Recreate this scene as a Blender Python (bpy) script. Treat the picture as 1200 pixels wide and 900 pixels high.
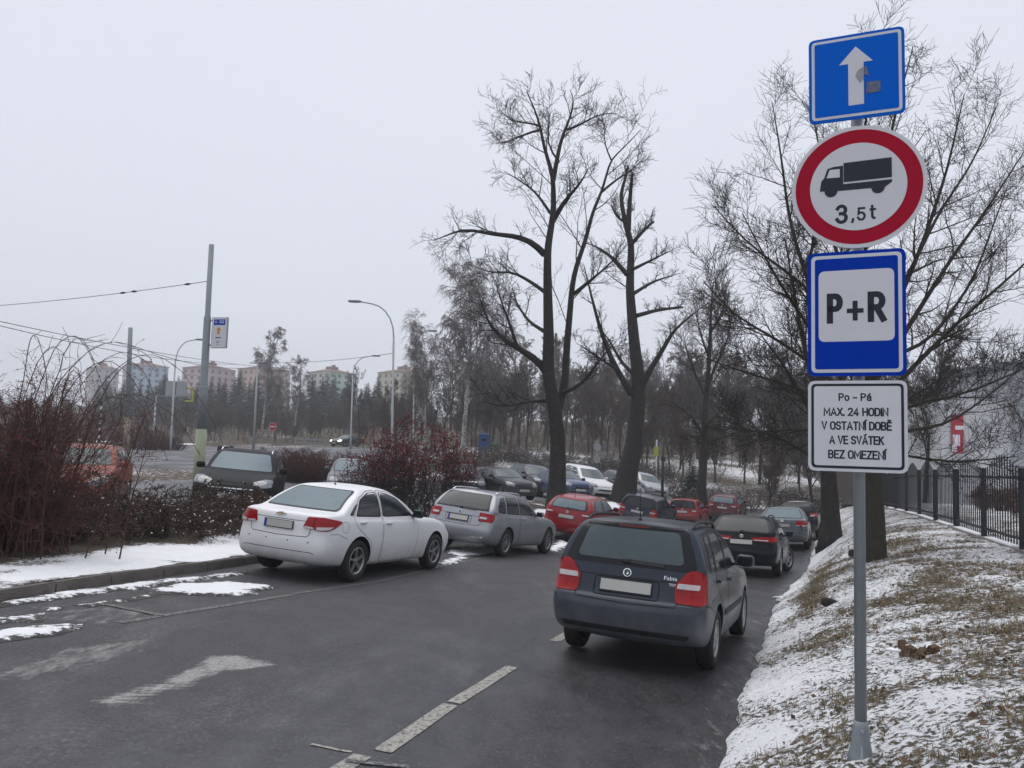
import bpy, bmesh, math, random
import numpy as np
from mathutils import Vector, Matrix, geometry
from mathutils.bvhtree import BVHTree
from math import radians, sin, cos, pi

scene = bpy.context.scene
for o in list(bpy.data.objects):
    bpy.data.objects.remove(o, do_unlink=True)
COL = scene.collection

# ------------------------------------------------------------------ camera
FPX, PITCH, ROLL, CAMH = 929.0, radians(4.517), radians(1.9), 1.65
FWD = np.array([0, cos(PITCH), sin(PITCH)])
_rt = np.array([1.0, 0, 0]); _up = np.array([0, -sin(PITCH), cos(PITCH)])
RGT = _rt * cos(ROLL) + _up * sin(ROLL)
UPV = -_rt * sin(ROLL) + _up * cos(ROLL)
CAMP = np.array([0, 0, CAMH])
cam = bpy.data.cameras.new("camera"); camo = bpy.data.objects.new("camera", cam); COL.objects.link(camo)
cam.sensor_fit = 'HORIZONTAL'; cam.sensor_width = 36.0; cam.lens = 36.0 * FPX / 1200.0
cam.clip_start = 0.05; cam.clip_end = 4000
mw = Matrix.Identity(4)
for i in range(3):
    mw[i][0] = RGT[i]; mw[i][1] = UPV[i]; mw[i][2] = -FWD[i]; mw[i][3] = CAMP[i]
camo.matrix_world = mw
scene.camera = camo

# ------------------------------------------------------------------ sky, sun, exposure
SUN_EL, SUN_AZ = radians(74), radians(320)
world = bpy.data.worlds.new("World"); scene.world = world; world.use_nodes = True
wn = world.node_tree; wn.nodes.clear()
w_out = wn.nodes.new('ShaderNodeOutputWorld'); w_bg = wn.nodes.new('ShaderNodeBackground')
w_sky = wn.nodes.new('ShaderNodeTexSky'); w_sky.sky_type = 'NISHITA'; w_sky.sun_disc = False
w_sky.sun_elevation = SUN_EL; w_sky.sun_rotation = SUN_AZ; w_sky.dust_density = 4.0
w_mul = wn.nodes.new('ShaderNodeMix'); w_mul.data_type = 'RGBA'; w_mul.inputs[0].default_value = 0.93
# overcast: an even cloud deck covers nearly all of the clear sky, with faint large-scale mottling
w_tc = wn.nodes.new('ShaderNodeTexCoord'); w_ns = wn.nodes.new('ShaderNodeTexNoise')
w_ns.inputs['Scale'].default_value = 1.6; w_ns.inputs['Detail'].default_value = 3.0
w_cr = wn.nodes.new('ShaderNodeMix'); w_cr.data_type = 'RGBA'
w_cr.inputs[6].default_value = (7.9, 8.25, 9.35, 1); w_cr.inputs[7].default_value = (8.75, 9.05, 10.0, 1)
wn.links.new(w_tc.outputs['Generated'], w_ns.inputs['Vector'])
wn.links.new(w_ns.outputs['Fac'], w_cr.inputs[0])
wn.links.new(w_sky.outputs['Color'], w_mul.inputs[6]); wn.links.new(w_cr.outputs[2], w_mul.inputs[7])
wn.links.new(w_mul.outputs[2], w_bg.inputs['Color']); w_bg.inputs['Strength'].default_value = 0.1
wn.links.new(w_bg.outputs[0], w_out.inputs[0])
sun = bpy.data.lights.new("sun", 'SUN'); suno = bpy.data.objects.new("sun", sun); COL.objects.link(suno)
sun.energy = 1.5; sun.angle = radians(60); sun.color = (1.0, 0.97, 0.93)
sd = Vector((sin(SUN_AZ) * cos(SUN_EL), cos(SUN_AZ) * cos(SUN_EL), sin(SUN_EL)))
suno.rotation_euler = sd.to_track_quat('Z', 'Y').to_euler()
vs = scene.view_settings
vs.view_transform = 'Standard'; vs.look = 'None'; vs.exposure = 0.0; vs.gamma = 1.0; vs.use_curve_mapping = False
scene.cycles.max_bounces = 6; scene.cycles.transparent_max_bounces = 8
scene.cycles.use_adaptive_sampling = True

# ------------------------------------------------------------------ picture <-> place helpers
def ray(px, py): return FWD + RGT * (px - 600) / FPX + UPV * (450 - py) / FPX
def at(px, py, y):
    d = ray(px, py); return CAMP + d * (y / d[1])
HEAD = radians(23.0)                       # direction of the car-park aisle
DIR = np.array([sin(HEAD), cos(HEAD)])

# ------------------------------------------------------------------ naming helpers
def tag(o, label=None, cat=None, group=None, kind=None):
    if label: o['label'] = label
    if cat: o['category'] = cat
    if group: o['group'] = group
    if kind: o['kind'] = kind
    return o
def empty(name, loc=(0, 0, 0), rz=0.0):
    o = bpy.data.objects.new(name, None); COL.objects.link(o)
    o.empty_display_size = 0.2; o.location = loc; o.rotation_euler = (0, 0, rz); return o
def link(name, me, mat=None, parent=None, smooth=False):
    if mat is not None:
        me.materials.clear(); me.materials.append(mat)
    if smooth:
        me.polygons.foreach_set('use_smooth', [True] * len(me.polygons))
    o = bpy.data.objects.new(name, me); COL.objects.link(o)
    if parent is not None: o.parent = parent
    return o
def pmesh(name, v, f):
    me = bpy.data.meshes.new(name); me.from_pydata([tuple(map(float, p)) for p in v], [], f); me.update(); return me
def nmesh(name, v, f):
    """fast numpy mesh: v (n,3), f (m,k)"""
    v = np.asarray(v, np.float32); f = np.asarray(f, np.int32); k = f.shape[1]
    me = bpy.data.meshes.new(name)
    me.vertices.add(len(v)); me.vertices.foreach_set('co', v.ravel())
    me.loops.add(f.size); me.loops.foreach_set('vertex_index', f.ravel())
    me.polygons.add(len(f)); me.polygons.foreach_set('loop_start', np.arange(0, f.size, k, dtype=np.int32))
    me.polygons.foreach_set('loop_total', np.full(len(f), k, np.int32))
    me.update(calc_edges=True); return me
class MB:
    """collects simple solids of one part"""
    def __init__(s): s.v = []; s.f = []
    def box(s, c, d, M=None, taper=1.0):
        n = len(s.v)
        for z in (-1, 1):
            k = taper if z > 0 else 1.0
            for x, y in ((-1, -1), (1, -1), (1, 1), (-1, 1)):
                p = Vector((c[0] + x * d[0] / 2 * k, c[1] + y * d[1] / 2 * k, c[2] + z * d[2] / 2))
                s.v.append(tuple(M @ p) if M else tuple(p))
        for q in ((3, 2, 1, 0), (4, 5, 6, 7), (0, 1, 5, 4), (1, 2, 6, 5), (2, 3, 7, 6), (3, 0, 4, 7)):
            s.f.append([n + i for i in q])
        return s
    def tube(s, pts, r, k=8, caps=True):
        pts = [Vector(p) for p in pts]; rr = r if isinstance(r, (list, tuple)) else [r] * len(pts)
        n0 = len(s.v); ref = None
        for i, p in enumerate(pts):
            t = (pts[min(i + 1, len(pts) - 1)] - pts[max(i - 1, 0)]).normalized()
            if ref is None:
                ref = Vector((0, 0, 1)) if abs(t.z) < 0.9 else Vector((1, 0, 0))
            a = t.cross(ref).normalized(); b = a.cross(t).normalized(); ref = b
            for j in range(k):
                an = 2 * pi * j / k; s.v.append(tuple(p + (a * cos(an) + b * sin(an)) * rr[i]))
        for i in range(len(pts) - 1):
            for j in range(k):
                s.f.append([n0 + i * k + j, n0 + (i + 1) * k + j, n0 + (i + 1) * k + (j + 1) % k, n0 + i * k + (j + 1) % k])
        if caps:
            s.f.append([n0 + j for j in range(k)]); m = n0 + (len(pts) - 1) * k
            s.f.append([m + j for j in reversed(range(k))])
        return s
    def lathe(s, prof, k=24, axis='z', c=(0, 0, 0), close=False):
        n0 = len(s.v); P = prof
        for (r, h) in P:
            for j in range(k):
                a = 2 * pi * j / k
                if axis == 'z': p = (r * cos(a), r * sin(a), h)
                elif axis == 'y': p = (r * cos(a), h, r * sin(a))
                else: p = (h, r * cos(a), r * sin(a))
                s.v.append((p[0] + c[0], p[1] + c[1], p[2] + c[2]))
        m = len(P)
        for i in range(m if close else m - 1):
            for j in range(k):
                a, b = n0 + i * k + j, n0 + i * k + (j + 1) % k
                e = (i + 1) % m
                c2, d2 = n0 + e * k + (j + 1) % k, n0 + e * k + j
                s.f.append([a, b, c2, d2] if axis != 'y' else [d2, c2, b, a])
        return s
    def prism(s, poly, z0, z1):
        n = len(s.v); m = len(poly)
        for z in (z0, z1):
            for p in poly: s.v.append((p[0], p[1], z))
        for i in range(m): s.f.append([n + i, n + (i + 1) % m, n + m + (i + 1) % m, n + m + i])
        s.f.append([n + i for i in reversed(range(m))]); s.f.append([n + m + i for i in range(m)])
        return s
    def quad(s, a, b, c, d):
        n = len(s.v); s.v += [tuple(a), tuple(b), tuple(c), tuple(d)]; s.f.append([n, n + 1, n + 2, n + 3]); return s
    def mesh(s, name): return pmesh(name, s.v, s.f)
    def build(s, name, mat, parent=None, smooth=False): return link(name, s.mesh(name), mat, parent, smooth)
def autosmooth(o, deg=40):
    me = o.data; me.polygons.foreach_set('use_smooth', [True] * len(me.polygons))
    bm = bmesh.new(); bm.from_mesh(me)
    for e in bm.edges:
        if len(e.link_faces) == 2 and e.calc_face_angle(0) > radians(deg): e.smooth = False
    bm.to_mesh(me); bm.free(); return o

# ------------------------------------------------------------------ materials
def mat(name, base=(0.5, 0.5, 0.5), rough=0.6, metal=0.0, coat=0.0, spec=0.4, emit=None, es=0.0,
        noise=None, bump=None, dirt=None):
    """noise=(scale, colour2, contrast) ; bump=(scale, strength) ; dirt=(z_top, colour, amount)"""
    m = bpy.data.materials.new(name); m.use_nodes = True
    N, L = m.node_tree.nodes, m.node_tree.links
    b = N['Principled BSDF']
    b.inputs['Base Color'].default_value = (*base, 1); b.inputs['Roughness'].default_value = rough
    b.inputs['Metallic'].default_value = metal; b.inputs['Coat Weight'].default_value = coat
    b.inputs['Coat Roughness'].default_value = 0.06; b.inputs['Specular IOR Level'].default_value = spec
    if emit: b.inputs['Emission Color'].default_value = (*emit, 1); b.inputs['Emission Strength'].default_value = es
    tc = N.new('ShaderNodeTexCoord'); col = None
    if noise:
        n = N.new('ShaderNodeTexNoise'); n.inputs['Scale'].default_value = noise[0]; n.inputs['Detail'].default_value = 6
        n.inputs['Roughness'].default_value = 0.65
        L.new(tc.outputs['Object'], n.inputs['Vector'])
        r = N.new('ShaderNodeValToRGB'); k = noise[2] if len(noise) > 2 else 0.2
        r.color_ramp.elements[0].position = 0.5 - k; r.color_ramp.elements[1].position = 0.5 + k
        r.color_ramp.elements[0].color = (*base, 1); r.color_ramp.elements[1].color = (*noise[1], 1)
        L.new(n.outputs['Fac'], r.inputs['Fac']); col = r.outputs['Color']
    if dirt:
        zt, dc, amt = dirt
        sx = N.new('ShaderNodeSeparateXYZ'); L.new(tc.outputs['Object'], sx.inputs[0])
        mr = N.new('ShaderNodeMapRange'); mr.inputs['From Min'].default_value = 0.2; mr.inputs['From Max'].default_value = zt
        mr.inputs['To Min'].default_value = 1.0; mr.inputs['To Max'].default_value = 0.0
        L.new(sx.outputs['Z'], mr.inputs['Value'])
        n2 = N.new('ShaderNodeTexNoise'); n2.inputs['Scale'].default_value = 3.0; n2.inputs['Detail'].default_value = 8
        n2.inputs['Roughness'].default_value = 0.7; L.new(tc.outputs['Object'], n2.inputs['Vector'])
        mu = N.new('ShaderNodeMath'); mu.operation = 'MULTIPLY'; L.new(mr.outputs[0], mu.inputs[0]); L.new(n2.outputs['Fac'], mu.inputs[1])
        mu2 = N.new('ShaderNodeMath'); mu2.operation = 'MULTIPLY'; mu2.use_clamp = True
        L.new(mu.outputs[0], mu2.inputs[0]); mu2.inputs[1].default_value = amt
        mx = N.new('ShaderNodeMix'); mx.data_type = 'RGBA'
        if col: L.new(col, mx.inputs[6])
        else: mx.inputs[6].default_value = (*base, 1)
        mx.inputs[7].default_value = (*dc, 1); L.new(mu2.outputs[0], mx.inputs[0]); col = mx.outputs[2]
        mr2 = N.new('ShaderNodeMapRange'); mr2.inputs['To Min'].default_value = rough; mr2.inputs['To Max'].default_value = 0.85
        L.new(mu2.outputs[0], mr2.inputs['Value']); L.new(mr2.outputs[0], b.inputs['Roughness'])
        cw = N.new('ShaderNodeMapRange'); cw.inputs['To Min'].default_value = coat; cw.inputs['To Max'].default_value = 0.0
        L.new(mu2.outputs[0], cw.inputs['Value']); L.new(cw.outputs[0], b.inputs['Coat Weight'])
    if col: L.new(col, b.inputs['Base Color'])
    if bump:
        n3 = N.new('ShaderNodeTexNoise'); n3.inputs['Scale'].default_value = bump[0]; n3.inputs['Detail'].default_value = 5
        L.new(tc.outputs['Object'], n3.inputs['Vector'])
        bp = N.new('ShaderNodeBump'); bp.inputs['Strength'].default_value = bump[1]; bp.inputs['Distance'].default_value = 0.02
        L.new(n3.outputs['Fac'], bp.inputs['Height']); L.new(bp.outputs[0], b.inputs['Normal'])
    return m
M = {}
M['glass'] = mat('glass', (0.010, 0.017, 0.020), 0.08, spec=0.45)
M['glass_frost'] = mat('glass_frost', (0.035, 0.055, 0.062), 0.32, spec=0.5, noise=(9, (0.055, 0.08, 0.085), 0.3))
M['glass_pale'] = mat('glass_pale', (0.10, 0.15, 0.175), 0.45, spec=0.45, noise=(6, (0.14, 0.19, 0.21), 0.3))
M['black_trim'] = mat('black_trim', (0.008, 0.009, 0.012), 0.22, spec=.3)
M['black_plastic'] = mat('black_plastic', (0.022, 0.022, 0.024), 0.6)
M['seam'] = mat('seam', (0.006, 0.006, 0.007), 0.8)
M['wet_snow_edge'] = None
M['tyre'] = mat('tyre', (0.014, 0.014, 0.015), 0.85, noise=(30, (0.03, 0.029, 0.028), 0.3))
M['rim'] = mat('rim', (0.42, 0.42, 0.43), 0.38, metal=0.75, noise=(14, (0.26, 0.25, 0.24), 0.3))
M['chrome'] = mat('chrome', (0.75, 0.76, 0.78), 0.18, metal=1.0)
M['red_lens'] = mat('red_lens', (0.22, 0.002, 0.005), 0.25, coat=0.2, spec=0.25, noise=(26, (0.36, 0.005, 0.008), 0.35))
M['clear_lens'] = mat('clear_lens', (0.62, 0.56, 0.55), 0.15, coat=0.8, noise=(40, (0.4, 0.37, 0.37), 0.3))
M['head_lens'] = mat('head_lens', (0.30, 0.31, 0.33), 0.12, metal=0.3, coat=0.6, noise=(22, (0.07, 0.075, 0.08), 0.2))
M['amber'] = mat('amber', (0.6, 0.2, 0.02), 0.2, coat=0.7)
M['head_on'] = mat('head_on', (0.8, 0.85, 0.5), 0.2, emit=(0.9, 1.0, 0.55), es=3.0)
M['plate'] = mat('plate', (0.40, 0.395, 0.36), 0.5, noise=(5, (0.46, 0.46, 0.44), 0.4))
M['plate_blue'] = mat('plate_blue', (0.01, 0.04, 0.3), 0.4)
M['snow'] = mat('snow', (0.86, 0.865, 0.88), 0.75, spec=0.25, noise=(7, (0.76, 0.77, 0.79), 0.25), bump=(24, 0.5))
M['galv'] = mat('galvanised', (0.20, 0.225, 0.24), 0.5, metal=0.25, noise=(7, (0.26, 0.285, 0.30), 0.3))
M['galv_light'] = mat('galvanised_light', (0.30, 0.32, 0.34), 0.5, metal=0.2, noise=(3, (0.38, 0.40, 0.42), 0.3))
M['dark_steel'] = mat('dark_steel', (0.015, 0.016, 0.02), 0.5)
M['concrete'] = mat('concrete', (0.20, 0.19, 0.18), 0.9, noise=(5, (0.30, 0.29, 0.28), 0.3), bump=(30, 0.5))
# ================================================================== terrain
rngG = np.random.default_rng(5)
def _vnoise(x, y, seed):
    xi = np.floor(x).astype(np.int64); yi = np.floor(y).astype(np.int64); fx = x - xi; fy = y - yi
    fx = fx * fx * (3 - 2 * fx); fy = fy * fy * (3 - 2 * fy)
    def h(a, b):
        n = (a * 374761393 + b * 668265263 + seed * 1274126177) & 0x7fffffff
        n = ((n ^ (n >> 13)) * 1274126177) & 0x7fffffff
        return ((n ^ (n >> 16)) & 0xffff) / 65535.0
    return (h(xi, yi) * (1 - fx) + h(xi + 1, yi) * fx) * (1 - fy) + (h(xi, yi + 1) * (1 - fx) + h(xi + 1, yi + 1) * fx) * fy
def fbm(x, y, seed=0, octv=4, gain=.5):
    x = np.asarray(x, float); y = np.asarray(y, float); s = 0; a = 1; t = 0
    for o in range(octv):
        s = s + a * _vnoise(x * 2 ** o + 17.3 * o, y * 2 ** o - 9.1 * o, seed + o); t += a; a *= gain
    return s / t
PLANE = lambda x, y: -.1 - .052 * x - .045 * y
CP = [(x, y, PLANE(x, y)) for x, y in ((-5, 0), (-8, 6), (2, 0), (0, 6), (-4, 9), (3, 9), (-3, 14), (5, 14), (-1, 20), (7, 20), (9, 24), (2, 26.5), (0, -15), (15, -10), (-15, -10), (6, 9))]
CP += [(10.5, 29, -1.68), (5.6, 34.5, -1.72), (9.2, 42, -2.22), (13.6, 36, -2.08), (12.3, 45, -2.3), (18, 48, -2.2),
       (-8.9, 16.5, -.22), (-6.2, 18.5, -.3), (-6.2, 30, -.55), (-1.9, 37, -.8), (.2, 37, -.8), (3.2, 40, -1.05), (4.6, 45, -1.3), (6, 41, -1.15), (1.8, 33, -1.0), (9, 52, -1.5),
       (-15.6, 40, .05), (-12, 27, -.25), (-20, 25, .0), (-9, 60, .0), (-21, 95, .8), (-40, 95, .15), (-30, 95, .5), (-40, 50, .0), (-70, 80, .0), (-3, 68, .9), (5, 60, .2),
       (14, 56, -2.0), (16, 70, -.4), (25, 62, -2.0), (28, 75, -.4), (20, 95, 1.5), (40, 100, 1.5), (60, 60, -.5), (30, 30, .2), (40, 10, .3), (30, -20, .3),
       (-100, 150, 2), (0, 130, 4), (100, 130, 4), (-100, 250, 8), (-130, 350, 14), (-60, 350, 14), (150, 300, 10), (0, 300, 12), (-40, 10, .3), (-40, -30, .3),
       (-420, 560, 22), (420, 560, 18), (-420, -120, 12), (420, -120, 12), (0, -120, 15), (0, -60, 8), (60, -60, 8), (-60, -60, 8), (0, -24, .6), (-60, -24, .6), (60, -24, .8), (420, 200, 6), (-420, 200, 4)]  # hillside behind camera is unseen, added to block sky and darken car reflections
_cp = np.array(CP); _phi = lambda d2: np.sqrt(d2 + 9.0)
_A = np.zeros((len(_cp) + 3, len(_cp) + 3)); _d2 = ((_cp[:, None, :2] - _cp[None, :, :2]) ** 2).sum(-1)
_A[:len(_cp), :len(_cp)] = _phi(_d2) ; _A[:len(_cp), -3:] = np.c_[np.ones(len(_cp)), _cp[:, :2]]; _A[-3:, :len(_cp)] = _A[:len(_cp), -3:].T
_A[:len(_cp), :len(_cp)] -= np.eye(len(_cp)) * .05
_wt = np.linalg.solve(_A, np.r_[_cp[:, 2], 0, 0, 0])
def base(x, y):
    x = np.asarray(x, float); y = np.asarray(y, float); sh = x.shape; x = x.ravel(); y = y.ravel(); out = np.empty(len(x))
    for i in range(0, len(x), 20000):
        a, b = x[i:i + 20000], y[i:i + 20000]
        d2 = (a[:, None] - _cp[None, :, 0]) ** 2 + (b[:, None] - _cp[None, :, 1]) ** 2
        out[i:i + 20000] = _phi(d2) @ _wt[:-3] + _wt[-3] + a * _wt[-2] + b * _wt[-1]
    return out.reshape(sh)
EDGE = np.array([(-3.0, -6.5), (-.65, 0), (1.46, 5.5), (2.03, 7.0), (2.83, 9.1), (4.25, 13), (6.1, 17.3), (8.6, 23), (11.6, 30.4), (16, 41), (20.5, 52), (24, 60)])
KERB = np.array([(-60, 3.0), (-16, 4.6), (-9, 5.6), (-7, 6.3), (-6.0, 7.2), (-5.45, 8.4), (-5.3, 9.5), (-5.12, 10.6), (-4.83, 11.6), (-4.28, 13.65), (-3.3, 16.5), (-2.1, 20.2), (.65, 27), (3.4, 33.4), (6.5, 40.2), (10, 47.5), (14, 56)])
def xedge(y): return np.interp(y, EDGE[:, 1], EDGE[:, 0])
def xkerb(y): return np.interp(y, KERB[:, 1], KERB[:, 0])
CREST_Y, CREST_Z = [-6, 4, 8, 14, 25, 40, 60], [.75, .70, .31, .12, -.05, -.5, -1.6]
def bank_z(x, y):
    e = np.maximum((np.asarray(x) - xedge(y)) * .93, 0); b = base(x, y); zc = np.interp(y, CREST_Y, CREST_Z)
    return b + .05 + np.maximum(zc - b - .05, -.02) * (1 - np.exp(-(e / 1.42) ** 1.28)) * np.clip((62 - y) / 12, 0, 1)
def gz(x, y):
    """height of whatever one stands on at (x, y)"""
    x = float(x); y = float(y)
    if x > xedge(y) and y < 60 and x < xedge(y) + 22: return float(bank_z(x, y))
    if x < xkerb(y) and (xkerb(y) - x) * .92 < 3.3 and y > 4: return float(base(x, y)) + .12
    return float(base(x, y))

def attr_mat(name, cols, rough=.85, bump=(40, .6), fine=(9, .9)):
    """ground: attribute 'snow' (0..1) broken up by fine noise picks soil/grass or snow"""
    m = bpy.data.materials.new(name); m.use_nodes = True; N, L = m.node_tree.nodes, m.node_tree.links; b = N['Principled BSDF']
    b.inputs['Roughness'].default_value = rough; b.inputs['Specular IOR Level'].default_value = .25
    tc = N.new('ShaderNodeTexCoord')
    def noise(s, d=6, r=.65):
        n = N.new('ShaderNodeTexNoise'); n.inputs['Scale'].default_value = s; n.inputs['Detail'].default_value = d; n.inputs['Roughness'].default_value = r
        L.new(tc.outputs['Object'], n.inputs['Vector']); return n.outputs['Fac']
    def ramp(f, p0, c0, p1, c1):
        r = N.new('ShaderNodeValToRGB'); e = r.color_ramp.elements; e[0].position = p0; e[1].position = p1; e[0].color = (*c0, 1); e[1].color = (*c1, 1); L.new(f, r.inputs['Fac']); return r.outputs['Color']
    g1 = ramp(noise(2.2), .35, cols[0], .65, cols[1]); g2 = ramp(noise(38, 4), .3, (.35, .33, .30), .7, (1.15, 1.1, 1.05))
    mg = N.new('ShaderNodeMix'); mg.data_type = 'RGBA'; mg.blend_type = 'MULTIPLY'; mg.inputs[0].default_value = 1; L.new(g1, mg.inputs[6]); L.new(g2, mg.inputs[7])
    sn = ramp(noise(5), .3, (.76, .77, .79), .7, (.87, .875, .89))
    at_ = N.new('ShaderNodeAttribute'); at_.attribute_name = 'snow'
    f1 = N.new('ShaderNodeMath'); f1.operation = 'SUBTRACT'; L.new(noise(fine[0] * 3, 8, .75), f1.inputs[0]); f1.inputs[1].default_value = .5
    f2 = N.new('ShaderNodeMath'); f2.operation = 'MULTIPLY_ADD'; L.new(f1.outputs[0], f2.inputs[0]); f2.inputs[1].default_value = fine[1] * 1.6; L.new(at_.outputs['Fac'], f2.inputs[2])
    mr = N.new('ShaderNodeMapRange'); mr.inputs['From Min'].default_value = .40; mr.inputs['From Max'].default_value = .60; mr.interpolation_type = 'SMOOTHSTEP'; L.new(f2.outputs[0], mr.inputs['Value'])
    mx = N.new('ShaderNodeMix'); mx.data_type = 'RGBA'; L.new(mr.outputs[0], mx.inputs[0]); L.new(mg.outputs[2], mx.inputs[6]); L.new(sn, mx.inputs[7])
    L.new(mx.outputs[2], b.inputs['Base Color'])
    bh = N.new('ShaderNodeMath'); bh.operation = 'MULTIPLY_ADD'; L.new(mr.outputs[0], bh.inputs[0]); bh.inputs[1].default_value = .5; L.new(noise(bump[0], 6, .7), bh.inputs[2])
    bp = N.new('ShaderNodeBump'); bp.inputs['Strength'].default_value = bump[1]; bp.inputs['Distance'].default_value = .03; L.new(bh.outputs[0], bp.inputs['Height']); L.new(bp.outputs[0], b.inputs['Normal'])
    return m
def grid_faces(ny, nx):
    i = np.arange((ny - 1) * (nx - 1)); r, c = i // (nx - 1), i % (nx - 1); a = r * nx + c
    return np.c_[a, a + 1, a + nx + 1, a + nx]
def sheet(name, X, Y, Z, mt, snow=None, kind='structure', parent=None):
    ny, nx = X.shape; me = nmesh(name, np.c_[X.ravel(), Y.ravel(), Z.ravel()], grid_faces(ny, nx))
    if snow is not None:
        a = me.attributes.new('snow', 'FLOAT', 'POINT'); a.data.foreach_set('value', np.asarray(snow, np.float32).ravel())
    o = link(name, me, mt, parent, True)
    if kind: o['kind'] = kind
    return o
M['soil'] = attr_mat('soil_snow', ((.075, .06, .045), (.12, .095, .065)), fine=(2.0, 1.7), bump=(12, .6))
M['bank'] = attr_mat('bank_snow', ((.165, .135, .092), (.105, .09, .058)), fine=(7.0, 1.9), bump=(34, 1.0))
M['verge'] = attr_mat('verge_snow', ((.06, .05, .04), (.10, .085, .065)), fine=(5.0, .7), bump=(26, .6))

# --- the ground: one sheet, fine near, coarse far
def axis(lo, hi, fine_lo, fine_hi, step, grow=1.16):
    a = list(np.arange(fine_lo, fine_hi, step)); s = step
    while a[-1] < hi: s *= grow; a.append(min(a[-1] + s, hi))
    s = step
    while a[0] > lo: s *= grow; a.insert(0, max(a[0] - s, lo))
    return np.array(a)
gx = axis(-420, 420, -45, 45, .8); gy = axis(-120, 560, -8, 100, .8)
X, Y = np.meshgrid(gx, gy); Z = base(X, Y)
ek = (xkerb(Y) - X) * .92; eb = (X - xedge(Y)) * .93
inside = (Y > -8) & (((Y < 45) & (ek < 4.5) & (eb < 21)) | ((Y < 56) & (ek < -.8) & (eb < 21))); Z = Z - np.where(inside, .35, .03)
far = np.clip((Y - 45) / 20, 0, 1)
Z += (fbm(X * .15, Y * .15, 3) - .5) * .5 * far
snow = fbm(X * .22, Y * .22, 11, 4) * 1.0 - .05 + .04 * np.clip((X - 4) / 12, 0, 1) * np.clip((Y - 48) / 6, 0, 1) * np.clip((82 - Y) / 8, 0, 1)
snow = snow - .35 * np.clip((Y - 84) / 20, 0, 1) - .5 * np.clip((-22 - Y) / 10, 0, 1) - .12 * ((X < 0) & (Y < 60))
sheet('ground', X, Y, Z, M['soil'], snow)

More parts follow.
